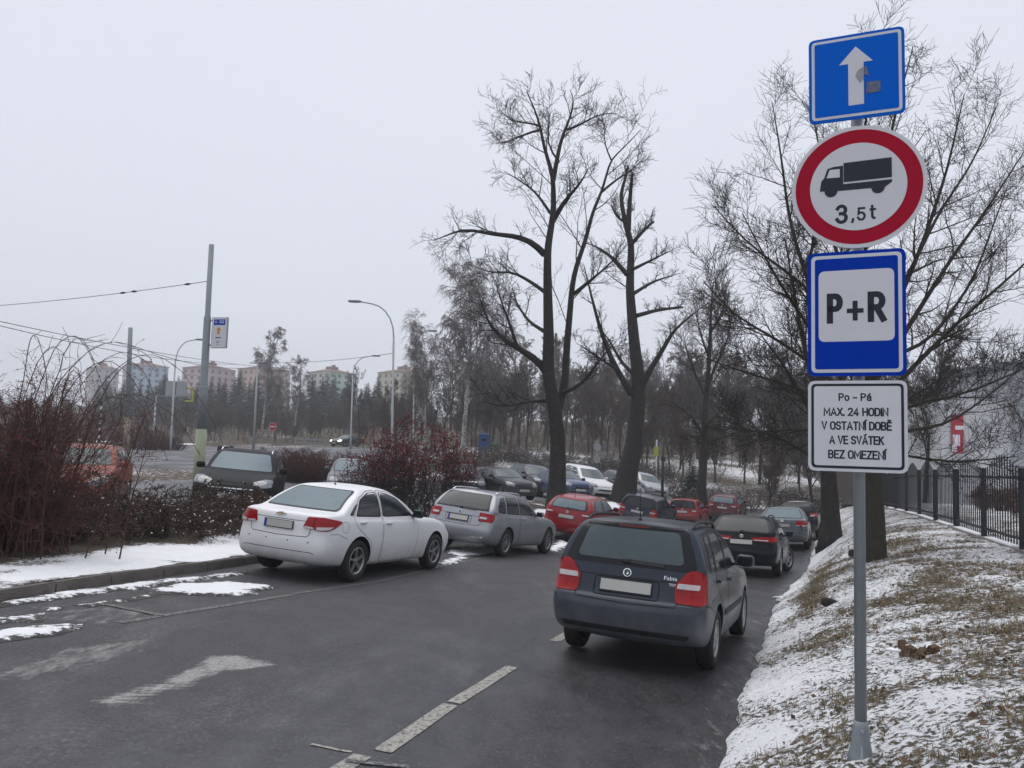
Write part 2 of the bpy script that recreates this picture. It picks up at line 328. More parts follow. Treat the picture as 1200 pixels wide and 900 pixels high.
# --- car-park asphalt
def asphalt_mat(name, base_c=(.043, .0425, .046), lot=True):
    m = bpy.data.materials.new(name); m.use_nodes = True; N, L = m.node_tree.nodes, m.node_tree.links; b = N['Principled BSDF']
    tc = N.new('ShaderNodeTexCoord')
    def noise(s, d=5, r=.6, sc=None):
        n = N.new('ShaderNodeTexNoise'); n.inputs['Scale'].default_value = s; n.inputs['Detail'].default_value = d; n.inputs['Roughness'].default_value = r
        if sc:
            mp = N.new('ShaderNodeMapping'); mp.inputs['Rotation'].default_value = (0, 0, HEAD); mp.inputs['Scale'].default_value = sc
            L.new(tc.outputs['Object'], mp.inputs['Vector']); L.new(mp.outputs[0], n.inputs['Vector'])
        else: L.new(tc.outputs['Object'], n.inputs['Vector'])
        return n.outputs['Fac']
    def rng(f, a, b2, c, d, clamp=True):
        r = N.new('ShaderNodeMapRange'); r.inputs['From Min'].default_value = a; r.inputs['From Max'].default_value = b2; r.inputs['To Min'].default_value = c; r.inputs['To Max'].default_value = d; r.clamp = clamp; L.new(f, r.inputs['Value']); return r.outputs[0]
    def mul(a, c): 
        k = N.new('ShaderNodeMath'); k.operation = 'MULTIPLY'; L.new(a, k.inputs[0]); L.new(c, k.inputs[1]); return k.outputs[0]
    def mixc(f, a, c):
        k = N.new('ShaderNodeMix'); k.data_type = 'RGBA'; L.new(f, k.inputs[0])
        for s, v in ((6, a), (7, c)):
            if isinstance(v, tuple): k.inputs[s].default_value = (*v, 1)
            else: L.new(v, k.inputs[s])
        return k.outputs[2]
    grain = noise(150, 3, .7); big = noise(.9, 4)
    if lot:
        wa = N.new('ShaderNodeAttribute'); wa.attribute_name = 'wet'; wf = N.new('ShaderNodeMath'); wf.operation = 'MULTIPLY_ADD'; L.new(rng(noise(3.5, 7, .7, (1, .4, 1)), 0, 1, -.5, .5, False), wf.inputs[0]); wf.inputs[1].default_value = 1.2; L.new(wa.outputs['Fac'], wf.inputs[2]); wet = rng(wf.outputs[0], .15, .75, 0, 1)
    else: wet = rng(noise(.55, 5, .6, (1, .35, 1)), .42, .60, 0, 1)
    c = mixc(rng(grain, .35, .7, 0, 1), tuple(v * .62 for v in base_c), tuple(v * 1.55 for v in base_c))
    c = mixc(rng(big, .35, .7, 0, .55), c, tuple(v * 1.5 for v in base_c))
    c = mixc(rng(wet, 0, 1, 0, .72), c, tuple(v * .34 for v in base_c))
    stones = rng(noise(42, 2, .5), .57, .68, 0, 1); c = mixc(rng(stones, 0, 1, 0, .55), c, tuple(v * 3.2 for v in base_c))
    pits = rng(noise(58, 2, .5), .28, .40, 1, 0); c = mixc(rng(pits, 0, 1, 0, .75), c, tuple(v * .3 for v in base_c))
    vo = N.new('ShaderNodeTexVoronoi'); vo.feature = 'DISTANCE_TO_EDGE'; vo.inputs['Scale'].default_value = .33; vw = N.new('ShaderNodeVectorMath'); vw.operation = 'MULTIPLY_ADD'; nn_ = N.new('ShaderNodeTexNoise'); nn_.inputs['Scale'].default_value = 1.6; nn_.inputs['Detail'].default_value = 8; nn_.inputs['Roughness'].default_value = .7
    L.new(tc.outputs['Object'], nn_.inputs['Vector']); L.new(nn_.outputs['Color'], vw.inputs[0]); vw.inputs[1].default_value = (1.3, 1.3, 0); L.new(tc.outputs['Object'], vw.inputs[2]); L.new(vw.outputs[0], vo.inputs['Vector'])
    crack = mul(rng(vo.outputs['Distance'], 0, .0035, 1, 0), rng(noise(.7, 3), .50, .62, 0, .8)); c = mixc(crack, c, tuple(v * .28 for v in base_c))
    patchy = rng(noise(2.6, 6, .7, (1, .5, 1)), .40, .66, 0, .55); c = mixc(patchy, c, tuple(v * 1.75 for v in base_c))
    salt = mul(rng(noise(1.1, 8, .7, (1, .4, 1)), .52, .72, 0, 1), rng(noise(26, 5, .75), .42, .66, 0, 1))
    c = mixc(rng(salt, 0, 1, 0, .58), c, (.22, .216, .212))
    if lot:
        a_ = N.new('ShaderNodeAttribute'); a_.attribute_name = 'snow'       # thin trodden ice and salt crust
        f = N.new('ShaderNodeMath'); f.operation = 'MULTIPLY_ADD'; L.new(rng(noise(9, 8, .75, (1, .3, 1)), 0, 1, -.5, .5, False), f.inputs[0]); f.inputs[1].default_value = 1.9; L.new(a_.outputs['Fac'], f.inputs[2])
        ice = rng(f.outputs[0], .45, .95, 0, .9); c = mixc(ice, c, mixc(rng(noise(30, 4, .7), .35, .65, 0, 1), (.20, .195, .185), (.40, .39, .38)))
    L.new(c, b.inputs['Base Color'])
    rr = N.new('ShaderNodeMath'); rr.operation = 'MULTIPLY_ADD'; L.new(wet, rr.inputs[0]); rr.inputs[1].default_value = -.46; rr.inputs[2].default_value = .82; L.new(rr.outputs[0], b.inputs['Roughness'])
    b.inputs['Specular IOR Level'].default_value = .42
    bp = N.new('ShaderNodeBump'); bp.inputs['Strength'].default_value = .35; bp.inputs['Distance'].default_value = .008; L.new(grain, bp.inputs['Height']); L.new(bp.outputs[0], b.inputs['Normal'])
    return m
M['asphalt'] = asphalt_mat('asphalt_lot'); M['road'] = asphalt_mat('asphalt_road', (.07, .07, .075), False)
def pip(poly, X, Y):
    X = np.asarray(X); Y = np.asarray(Y); c = np.zeros(X.shape, bool); n = len(poly)
    for i in range(n):
        (x1, y1), (x2, y2) = poly[i], poly[i - 1]
        if y1 == y2: continue
        k = ((y1 > Y) != (y2 > Y)) & (X < (x2 - x1) * (Y - y1) / (y2 - y1) + x1); c ^= k
    return c
def unproj(px, py):
    d = ray(px, py); t = 3.0
    for _ in range(60):
        p = CAMP + d * t; g = float(base(p[0], p[1])); t += (p[2] - g) / max(1e-3, -d[2] + .06) * .8
        if t > 400 or t < .5: break
    return CAMP + d * t
def soft_poly(pxpoly, X, Y, blur=.25):
    """soft membership in a stain outlined in metres on the lot"""
    poly = [unproj(*q)[:2] for q in pxpoly]; s = np.zeros(X.shape)
    for dx, dy in ((0, 0), (1, 0), (-1, 0), (0, 1), (0, -1), (.7, .7), (-.7, -.7), (.7, -.7), (-.7, .7)): s = s + pip(poly, X + dx * blur, Y + dy * blur)
    return s / 9
yy = np.concatenate([np.arange(-7.5, 20, .10), np.arange(20, 57, .4)]); ss = np.linspace(0, 1, 90)
YY, SS = np.meshgrid(yy, ss, indexing='ij'); xl = np.maximum(xkerb(YY), -14.0) - .05; xr_ = xedge(YY) + .12; XX = xl + (xr_ - xl) * SS
ZZ = base(XX, YY) + (fbm(XX * .5, YY * .5, 21) - .5) * .025
ice = .62 * soft_poly([(-40, 800), (60, 760), (180, 745), (195, 756), (110, 782), (0, 802)], XX, YY, .12)
ice = np.maximum(ice, 1.0 * soft_poly([(103, 822), (170, 803), (232, 780), (240, 767), (290, 768), (328, 779), (290, 785), (262, 786), (215, 806), (180, 812), (150, 830)], XX, YY, .06))
ice = np.maximum(ice, .5 * soft_poly([(190, 722), (120, 735), (40, 726), (0, 740), (0, 720), (120, 710), (190, 712)], XX, YY, .15))
ice = np.maximum(ice, .42 * np.clip(1 - np.abs((XX - xkerb(YY)) - .5) / .5, 0, 1)); ice = np.maximum(ice, .50 * np.clip(1 - np.abs((xedge(YY) - XX) - .1) / .45, 0, 1))
ice = np.maximum(ice, .52 * soft_poly([(640, 690), (648, 668), (660, 650), (680, 640), (700, 640), (668, 668), (655, 695)], XX, YY, .15))
cp = sheet('car_park', XX, YY, ZZ, M['asphalt'], ice)
wt = np.clip(1 - ((xedge(YY) - XX) - 1.2) / 3.6, 0, 1) * .95 + (fbm(XX * .8, YY * .35, 71, 4) - .5) * 1.3; _w = cp.data.attributes.new('wet', 'FLOAT', 'POINT'); _w.data.foreach_set('value', np.clip(wt, 0, 1).astype(np.float32).ravel())
AS = lambda x, y: float(base(x, y)) + (float(fbm(np.array([x * .5]), np.array([y * .5]), 21)[0]) - .5) * .025

# --- painted lines (worn)
def paint_mat(name, c, wear):
    m = mat(name, c, .7); N, L = m.node_tree.nodes, m.node_tree.links; b = N['Principled BSDF']
    tc = N.new('ShaderNodeTexCoord'); n = N.new('ShaderNodeTexNoise'); n.inputs['Scale'].default_value = 28; n.inputs['Detail'].default_value = 8; n.inputs['Roughness'].default_value = .75
    L.new(tc.outputs['Object'], n.inputs['Vector']); r = N.new('ShaderNodeValToRGB'); r.color_ramp.elements[0].position = wear - .07; r.color_ramp.elements[1].position = wear + .10
    r.color_ramp.elements[0].color = (.06, .06, .062, 1); r.color_ramp.elements[1].color = (*c, 1); L.new(n.outputs['Fac'], r.inputs['Fac']); L.new(r.outputs['Color'], b.inputs['Base Color']); return m
M['paint'] = paint_mat('line_paint', (.34, .325, .29), .44); M['paint_worn'] = paint_mat('line_paint_worn', (.25, .245, .23), .54)
def strip(name, pts, w, mt, zf=AS, lift=.005, parent=None, kind='structure'):
    P = []
    for a, b in zip(pts, pts[1:]):
        a = np.array(a[:2], float); b = np.array(b[:2], float); k = max(1, int(np.linalg.norm(b - a) / .15)); P += [a + (b - a) * j / k for j in range(k)]
    P.append(np.array(pts[-1][:2], float)); V, Fc = [], []
    for i, p in enumerate(P):
        t = P[min(i + 1, len(P) - 1)] - P[max(i - 1, 0)]; t /= np.linalg.norm(t); n = np.array([-t[1], t[0]])
        for s in (-.5, 0, .5):
            q = p + n * w * s; V.append((q[0], q[1], zf(q[0], q[1]) + lift))
    for i in range(len(P) - 1):
        for j in (0, 1): Fc.append([3 * i + j + 3, 3 * i + j + 4, 3 * i + j + 1, 3 * i + j])
    o = link(name, pmesh(name, V, Fc), mt, parent); o['kind'] = kind; return o
U = unproj
strip('lane_marking', [U(448, 881), U(528, 826)], .125, M['paint']); strip('lane_marking', [U(532, 824), U(600, 782)], .12, M['paint'])
strip('lane_marking', [U(395, 905), U(425, 886)], .12, M['paint']); strip('lane_marking', [U(405, 893), U(480, 900)], .05, M['paint_worn'], lift=.009)
strip('lane_marking', [U(650, 752), U(700, 722)], .12, M['paint'])
strip('lane_marking', [U(365, 873), U(380, 876), U(398, 880), U(412, 882)], .03, M['paint'])
strip('bay_marking', [U(140, 730), U(343, 697)], .11, M['paint_worn']); strip('bay_marking', [U(343, 696), U(440, 682), U(560, 655), U(700, 628)], .10, M['paint_worn'])
strip('bay_marking', [U(190, 722), U(116, 707)], .10, M['paint_worn'], lift=.009)
# --- kerb stones on the verge side
kr = empty('kerb'); kr['kind'] = 'structure'
kp = []
for a, b in zip(KERB[1:-2], KERB[2:-1]):
    L_ = np.linalg.norm(b - a); kp += [(a + (b - a) * t) for t in np.arange(0, 1, .1 / L_)]
kp = np.array(kp); dist = np.r_[0, np.cumsum(np.linalg.norm(np.diff(kp, axis=0), axis=1))]
M['kerb'] = mat('kerb_stone', (.085, .075, .065), .9, noise=(6, (.17, .155, .14), .3), bump=(30, .6))
s0 = 0; kproto = None
while s0 < dist[-1] - 1:
    p = np.array([np.interp(s0 + .49 * t, dist, kp[:, i]) for t in (0, 2) for i in (0, 1)]); a, b = p[:2], p[2:]
    m = (a + b) / 2; ang = math.atan2(b[1] - a[1], b[0] - a[0])
    if kproto is None:
        mb = MB().box((0, 0, 0), (1, .14, .26)); kproto = mb.mesh('kerb_stone'); kproto.materials.append(M['kerb'])
        bm = bmesh.new(); bm.from_mesh(kproto); bmesh.ops.bevel(bm, geom=[e for e in bm.edges if abs(e.verts[0].co.z - e.verts[1].co.z) < .01 and e.verts[0].co.z > 0], offset=.018, segments=2, affect='EDGES'); bm.to_mesh(kproto); bm.free()
    o = bpy.data.objects.new('kerb_stone', kproto); COL.objects.link(o); o.parent = kr
    nrm = np.array([-sin(ang), cos(ang)]) * .07
    slope = (float(base(*b)) - float(base(*a))) / max(.3, np.linalg.norm(b - a))
    o.location = (m[0] + nrm[0], m[1] + nrm[1], float(base(*m)) + .13 - .13 + random.uniform(-.004, .004)); o.rotation_euler = (0, -math.atan(slope), ang + random.uniform(-.006, .006)); o.scale = (np.linalg.norm(b - a) * .992 , 1, 1)
    s0 += 1.0
# --- verge with trodden snow
yy = np.concatenate([np.arange(5.0, 19, .09), np.arange(19, 46, .35)]); dk = np.r_[np.linspace(.13, 1.6, 26), np.linspace(1.7, 3.5, 14)]
YY, DD = np.meshgrid(yy, dk, indexing='ij'); XX = xkerb(YY) - DD / .92
nz = fbm(XX * 3, YY * 3, 31); ZZ = base(XX, YY) + .105 + nz * .035 - .12 * np.clip((DD - 3.0) / .5, 0, 1) + .05 * np.clip(DD - 1, 0, 1)
sn = .75 + (fbm(XX * 1.4, YY * 1.4, 32) - .5) * 1.0 - .55 * np.clip((DD - 1.25) / .5, 0, 1) - .25 * np.clip((.35 - DD) / .3, 0, 1)
sheet('verge', XX, YY, ZZ, M['verge'], sn)
# --- the snowy bank on the other side, up to the fence and beyond
yy = np.concatenate([np.arange(-3, 3, .2), np.arange(3, 13, .05), np.arange(13, 24, .12), np.arange(24, 58, .4)])
ee = np.r_[np.linspace(0, 3.6, 62), np.linspace(3.7, 6, 20), np.linspace(6.3, 22, 30)]
YY, EE = np.meshgrid(yy, ee, indexing='ij')
wob = (fbm(YY * 1.7, YY * 0, 41, 4) - .5) * .24 + (fbm(YY * 5, YY * 0, 47, 2) - .5) * .03
XX = xedge(YY) + EE / .93 + wob * np.exp(-EE / .25) - .03
ZZ = bank_z(XX, YY) - np.where(EE <= 0.001, .075, 0) - .035 * np.exp(-EE / .12)
lump = fbm(XX * 2.2, YY * 2.2, 43, 5); ZZ = ZZ + (lump - .5) * .09 * np.clip(EE / .3, 0, 1) + (fbm(XX * 9, YY * 9, 44, 4) - .5) * .06 * np.clip(EE / .2, 0, 1)
bsn = .565 + (fbm(XX * 1.6, YY * 1.6, 45, 5, .65) - .5) * .85 + .13 * np.clip((.7 - EE) / .5, 0, 1) + .16 * np.clip((6.5 - YY) / 4, 0, 1) * np.clip((1.4 - EE) / .8, 0, 1) + (lump - .5) * .3
bsn -= .42 * np.exp(-((EE - .62 - .02 * (YY - 12)) / .22) ** 2) * np.clip((YY - 10) / 2, 0, 1) * np.clip((19 - YY) / 3, 0, 1)
bsn += .22 * np.clip((EE - 5) / 2, 0, 1); bsn -= .10 * np.exp(-((EE - 2.2) / .8) ** 2)
sheet('bank', XX, YY, ZZ, M['bank'], bsn)
BANK = (XX, YY, ZZ, bsn, EE)
# --- snow lying on the asphalt: thin irregular cakes
def snow_cake(pxpoly, seed, h=.022):
    P = np.array([U(*q)[:2] for q in pxpoly]); c = P.mean(0); D = []
    for i in range(len(P)):
        a, b = P[i], P[(i + 1) % len(P)]; k = max(2, int(np.linalg.norm(b - a) / .05))
        for j in range(k):
            q = a + (b - a) * j / k; n = fbm(np.array([q[0] * 4]), np.array([q[1] * 4]), seed, 4)[0] - .5; r = (q - c) / (np.linalg.norm(q - c) + 1e-6); D.append(q + r * n * .34)
    D = np.array(D); pts = [Vector(q) for q in D]; nb = len(pts); lo, hi = D.min(0), D.max(0)
    qx, qy = np.meshgrid(np.arange(lo[0], hi[0], .09), np.arange(lo[1], hi[1], .09)); qx = (qx + rngG.uniform(-.03, .03, qx.shape)).ravel(); qy = (qy + rngG.uniform(-.03, .03, qy.shape)).ravel(); ins = pip(D, qx, qy)
    for q in np.c_[qx, qy][ins]:
        if np.min(np.linalg.norm(D - q, axis=1)) > .04: pts.append(Vector(q))
    vv, ee_, ff, *_ = geometry.delaunay_2d_cdt(pts, [(i, (i + 1) % nb) for i in range(nb)], [], 1, 1e-6)
    Q = np.array([p[:] for p in vv]); d = np.array([np.min(np.linalg.norm(D - q, axis=1)) for q in Q]); k = np.minimum(1, d / .12); nn = fbm(Q[:, 0] * 6, Q[:, 1] * 6, seed + 7)
    Zq = base(Q[:, 0], Q[:, 1]) + (fbm(Q[:, 0] * .5, Q[:, 1] * .5, 21) - .5) * .025 + .004 + h * k * (2 - k) * (.4 + 1.0 * nn)
    CK.extend(list(.25 + .74 * np.minimum(1, d / .26) + (nn - .5) * 1.1)); return [tuple(v) for v in np.c_[Q, Zq]], [list(f) for f in ff]
CK = []; cakes = MB()
for i, q in enumerate([[(175, 690), (215, 684), (262, 680), (326, 688), (300, 697), (262, 698), (200, 697), (165, 698)],
                       [(82, 710), (120, 705), (165, 698), (185, 699), (150, 706), (110, 712)],
                       [(-20, 722), (20, 722), (52, 718), (54, 724), (20, 731), (-20, 734)], [(-20, 738), (30, 735), (95, 730), (92, 737), (60, 744), (20, 752), (-20, 757)],
                       [(-10, 707), (40, 699), (100, 690), (180, 680), (290, 668), (292, 672), (190, 686), (110, 697), (40, 707), (-10, 714)],
                       [(510, 660), (535, 652), (558, 655), (530, 662)], [(640, 642), (655, 632), (672, 638), (650, 648)], [(905, 700), (935, 690), (950, 672), (960, 655), (968, 655), (950, 690), (920, 712)],
                       [(520, 646), (545, 640), (580, 642), (585, 648), (560, 652), (530, 652)], [(55, 712), (75, 711), (74, 715), (58, 716)]]):
    v, f = snow_cake(q, 60 + i); n = len(cakes.v); cakes.v += v; cakes.f += [[n + a for a in t] for t in f]
M['cake'] = attr_mat('snow_cake', ((.05, .05, .053), (.11, .11, .11)), fine=(4.0, 1.4), bump=(30, .6))
o = cakes.build('snow', M['cake'], None, True); _a = o.data.attributes.new('snow', 'FLOAT', 'POINT'); _a.data.foreach_set('value', np.array(CK, np.float32)); tag(o, 'thin white cakes of snow left lying on the dark asphalt', 'snow', kind='stuff')
# --- main road beyond the lot
yy = np.arange(39, 96, 1.0); xx = np.linspace(-95, -6, 90); XX, YY = np.meshgrid(xx, yy); 
YR = YY + (XX + 30) * -.10
sheet('main_road', XX, YR, base(XX, YR) + .03 + (fbm(XX * .15, YR * .15, 3) - .5) * .5 * np.clip((YR - 45) / 20, 0, 1) + .05 - np.where((YY < 39.5) | (YY > 94.5) | (XX > -6.5), .5, 0), M['road'])
RZ = lambda x, y: float(base(x, y)) + .08 + (float(fbm(np.array([x * .15]), np.array([y * .15]), 3)[0]) - .5) * .5 * min(1, max(0, (y - 45) / 20))
strip('lane_marking', [(-80, 69), (-50, 66), (-30, 64), (-8, 61.8)], .22, M['paint'], RZ, .03); strip('lane_marking', [(-80, 58), (-50, 55), (-30, 53), (-8, 50.8)], .18, M['paint'], RZ, .03)
strip('road_kerb', [(-90, 102.5), (-50, 98.3), (-30, 96.3), (-7, 94)], 1.0, M['concrete'], RZ, .10)
far_snow = strip('snow_bank', [(-75, 102), (-60, 100.5), (-45, 99), (-38, 98.3)], 2.2, M['snow'], RZ, .22, kind='stuff'); tag(far_snow, 'ploughed snow bank along the far edge of the main road', 'snow')
# --- second lot behind the bush strip
yy = np.concatenate([np.arange(10, 47, .5)]); dk = np.linspace(3.3, 15, 26); YY, DD = np.meshgrid(yy, dk, indexing='ij'); XX = xkerb(YY) - DD / .92
sheet('upper_car_park', XX, YY, base(XX, YY) + .02, M['road'])
# ================================================================== cars
# local axes: x forward from the rear axle, y left, z up from the road
def _interp(x, pts):
    xs = [p[0] for p in pts]; zs = [p[1] for p in pts]
    return float(np.interp(x, xs, zs))
def lower_ring(r, C0, C1):
    xr, xf, zl, w = r['xr'], r['xf'], r['z'], r['w']
    rb, fb = r.get('rb', .07), r.get('fb', .16); rc, fc = r.get('rc', .16), r.get('fc', .28)
    wr, wf = r.get('wr', .965), r.get('wf', .95); P = []
    for yf in (0, .36, .68, .88): P.append((xr + rb * yf ** 2.2, yf * w * wr))
    xe = xr + rb
    P.append((xe + rc * .22, .965 * w * wr)); P.append((xe + rc * .8, w * wr * 1.0)); P.append(((xe + rc * .8 + C0) / 2, w * (wr + 1) / 2))
    for x in np.linspace(C0, C1, 7):
        t = (x - C0) / (C1 - C0); P.append((x, w * (1 - .012 * (2 * t - 1) ** 2)))
    xe = xf - fb
    for t in (.34, .68): P.append((C1 + (xe - fc * .8 - C1) * t, w * (.988 - (.988 - wf) * t)))
    P.append((xe - fc * .8, w * wf * 1.0)); P.append((xe - fc * .2, .955 * w * wf))
    for yf in (.86, .66, .35, 0): P.append((xf - fb * yf ** 2.2, yf * w * wf))
    return [(x, y, _interp(x, zl)) for x, y in P]
def upper_ring(r):
    w = r['w']; P = []
    for yf in (0, .33, .62, .82, .93, .98): P.append((r['xrc'] + (r['xrs'] - r['xrc']) * yf ** 3 * .9, yf * w))
    P.append((r['xrs'] + .02, w))
    for x in np.linspace(r['xrs'] + .10, r['xfs'] - .10, 7):
        t = (x - r['xrs']) / (r['xfs'] - r['xrs']); P.append((x, w * (1 + .02 * (1 - (2 * t - 1) ** 2))))
    P.append((r['xfs'] - .02, w))
    for yf in (.98, .94, .87, .74, .53, .28, 0): P.append((r['xfc'] + (r['xfs'] - r['xfc']) * yf ** 2.2, yf * w))
    return [(x, y, _interp(x, r['z'])) for x, y in P]
def car_cage(st):
    rings = [lower_ring(r, *st['C']) for r in st['low']] + [upper_ring(r) for r in st['up']]
    n = len(rings[0]); full = []
    for R in rings: full.append(list(R) + [(x, -y, z) for x, y, z in R[-2:0:-1]])
    k = len(full[0]); V = [p for R in full for p in R]; Fc = []; cre = {}
    for i in range(len(full) - 1):
        for j in range(k):
            a, b = i * k + j, i * k + (j + 1) % k; Fc.append([b, a, a + k, b + k])
    def cap(i, flip):
        o = i * k
        for j in range(0, n - 1):
            a, b = o + j, o + j + 1; a2, b2 = o + (k - j) % k, o + (k - j - 1) % k
            q = [a, b, b2, a2]; q = [q[x] for x in range(4) if q[x] not in q[:x]]
            Fc.append(q if flip else q[::-1])
    cap(0, True); cap(len(full) - 1, False)
    sx, sy, sz = st.get('scale', (1, 1, 1))
    V = [(x * sx, y * sy, z * sz) for x, y, z in V]
    for i, c in st.get('crease', {}).items():
        for j in range(k): cre[(i * k + j, i * k + (j + 1) % k)] = c
    return V, Fc, cre
_cy_cache = {}
def car_body(st, level):
    V, Fc, cre = car_cage(st)
    me = pmesh('body', V, Fc)
    bm = bmesh.new(); bm.from_mesh(me); bmesh.ops.recalc_face_normals(bm, faces=bm.faces)
    cl = bm.edges.layers.float.new('crease_edge')
    for e in bm.edges:
        a, b = e.verts[0].index, e.verts[1].index
        c = cre.get((a, b)) or cre.get((b, a))
        if c: e[cl] = c
    bm.to_mesh(me); bm.free()
    o = bpy.data.objects.new('tmp', me); COL.objects.link(o)
    md = o.modifiers.new('s', 'SUBSURF'); md.levels = level; md.render_levels = level
    dg = bpy.context.evaluated_depsgraph_get(); smooth = bpy.data.meshes.new_from_object(o.evaluated_get(dg))
    o.modifiers.clear()
    # surface sampler of the smooth, uncut shell
    smooth.calc_loop_triangles()
    vco = [v.co.copy() for v in smooth.vertices]; vno = [v.normal.copy() for v in smooth.vertices]
    tris = [tuple(t.vertices) for t in smooth.loop_triangles]
    bvh = BVHTree.FromPolygons(vco, tris)
    # wheel wells
    R = st['R'] + .045; sy = st.get('scale', (1, 1, 1))[1]; w = st['low'][3]['w'] * sy
    cut = MB()
    sx = st.get('scale', (1, 1, 1))[0]
    for x in (0, st['wb'] * sx):
        for s in (-1, 1):
            y0, y1 = s * (w - .30), s * (w + .2)
            if y0 > y1: y0, y1 = y1, y0
            cut.lathe([(0.001, y0), (R, y0), (R, y1), (0.001, y1)], 40, 'y', (x, 0, st['R'] + .015))
    cm = cut.mesh('cut'); cm.materials.append(M['seam'])
    bmm = bmesh.new(); bmm.from_mesh(cm); bmesh.ops.remove_doubles(bmm, verts=bmm.verts, dist=.002); bmesh.ops.recalc_face_normals(bmm, faces=bmm.faces); bmm.to_mesh(cm); bmm.free()
    co = bpy.data.objects.new('cut', cm); COL.objects.link(co)
    o.data = smooth; smooth.materials.clear(); smooth.materials.append(st['paint'])
    bo = o.modifiers.new('b', 'BOOLEAN'); bo.operation = 'DIFFERENCE'; bo.solver = 'EXACT'; bo.object = co
    bo.material_mode = 'TRANSFER'
    dg = bpy.context.evaluated_depsgraph_get(); fin = bpy.data.meshes.new_from_object(o.evaluated_get(dg))
    bpy.data.objects.remove(o); bpy.data.objects.remove(co)
    fin.name = 'body'
    fin.polygons.foreach_set('use_smooth', [True] * len(fin.polygons))
    bm = bmesh.new(); bm.from_mesh(fin)
    for e in bm.edges:
        if len(e.link_faces) == 2 and (e.calc_face_angle(0) > radians(50) or e.link_faces[0].material_index != e.link_faces[1].material_index): e.smooth = False
    bm.to_mesh(fin); bm.free()
    return fin, (bvh, vco, vno, tris)
def hit(S, org, d):
    bvh, vco, vno, tris = S
    p, n, i, _ = bvh.ray_cast(Vector(org), Vector(d))
    if p is None:
        p, n, i, _ = bvh.find_nearest(Vector(org) + Vector(d) * 6.0)
    a, b, c = tris[i]
    bar = geometry.barycentric_transform(p, vco[a], vco[b], vco[c], Vector((1, 0, 0)), Vector((0, 1, 0)), Vector((0, 0, 1)))
    nn = vno[a] * bar.x + vno[b] * bar.y + vno[c] * bar.z
    return p, nn.normalized()
def rounded(poly, r, k=4):
    out = []; n = len(poly)
    for i in range(n):
        p = Vector(poly[i]); a = Vector(poly[i - 1]) - p; b = Vector(poly[(i + 1) % n]) - p
        ra = min(r, a.length * .45); rb = min(r, b.length * .45)
        p0 = p + a.normalized() * ra; p1 = p + b.normalized() * rb
        for j in range(k + 1):
            t = j / k; out.append(tuple(p0 * (1 - t) ** 2 + p * 2 * t * (1 - t) + p1 * t * t))
    return out
FR = {'L': ((0, 6, 0), (0, -1, 0), (1, 0, 0)), 'R': ((0, -6, 0), (0, 1, 0), (1, 0, 0)),
      'B': ((-8, 0, 0), (1, 0, 0), (0, 1, 0)), 'F': ((9, 0, 0), (-1, 0, 0), (0, 1, 0)), 'T': ((0, 0, 6), (0, 0, -1), (1, 0, 0))}
def frame(view, corner=None):
    """(origin, ray dir, u axis); v axis is z, or y for a view from the top"""
    if view in FR: return FR[view]
    x, y = corner; s = 1 if view[0] == 'B' else -1; e = 1 if y > 0 else -1
    a = radians(float(view[1:] or 45))
    d = Vector((s * cos(a), -e * sin(a), 0)); u = Vector((s * sin(a), e * cos(a), 0))
    return (Vector((x, y, 0)) - d * 4, d, u)
def conform(S, view, poly, off=.004, step=.09, corner=None, r=.0, skirt=.006, bulge=0.0):
    """a panel cut to the outline poly (u,v) and wrapped on the shell"""
    o, d, u = frame(view, corner); o = Vector(o); d = Vector(d); u = Vector(u); v = Vector((0, 1, 0)) if view == 'T' else Vector((0, 0, 1))
    if r: poly = rounded(poly, r)
    dense = []
    for i in range(len(poly)):
        a = Vector(poly[i]); b = Vector(poly[(i + 1) % len(poly)]); k = max(1, int((b - a).length / (step * .7)))
        for j in range(k): dense.append(a.lerp(b, j / k))
    nb = len(dense); pts = list(dense)
    xs = [p[0] for p in dense]; ys = [p[1] for p in dense]
    x0, x1, y0, y1 = min(xs), max(xs), min(ys), max(ys)
    x = x0 + step * .5
    while x < x1:
        y = y0 + step * .5
        while y < y1:
            if geometry.intersect_point_quad_2d if False else _inside((x, y), dense, step * .28): pts.append(Vector((x, y)))
            y += step
        x += step
    vv, ee, ff, *_ = geometry.delaunay_2d_cdt([Vector((p[0], p[1])) for p in pts], [(i, (i + 1) % nb) for i in range(nb)], [], 1, 1e-6)
    co, no = [], []
    cx, cy = (x0 + x1) / 2, (y0 + y1) / 2
    for p in vv:
        q, n = hit(S, o + u * p[0] + v * p[1], d)
        k = 0
        if bulge: k = bulge * max(0, 1 - ((p[0] - cx) / (x1 - x0) * 2) ** 2) * max(0, 1 - ((p[1] - cy) / (y1 - y0) * 2) ** 2)
        co.append(q + n * (off + k)); no.append(n)
    faces = [list(f) for f in ff]
    # wind the faces outward
    nv = len(co)
    f2 = []
    edges = {}
    for f in faces:
        a, b, c = co[f[0]], co[f[1]], co[f[2]]
        if (b - a).cross(c - a).dot(no[f[0]]) < 0: f = f[::-1]
        f2.append(f)
        for i in range(len(f)): edges[(f[i], f[(i + 1) % len(f)])] = 1
    bnd = [(a, b) for (a, b) in edges if (b, a) not in edges]
    idx = {}
    for a, b in bnd:
        for q in (a, b):
            if q not in idx: idx[q] = len(co); co.append(co[q] - no[q] * (skirt + off)); no.append(no[q])
    for a, b in bnd: f2.append([b, a, idx[a], idx[b]])
    me = pmesh('panel', co, f2)
    me.polygons.foreach_set('use_smooth', [True] * len(me.polygons))
    try: me.normals_split_custom_set_from_vertices([tuple(n) for n in no])
    except Exception: pass
    return me
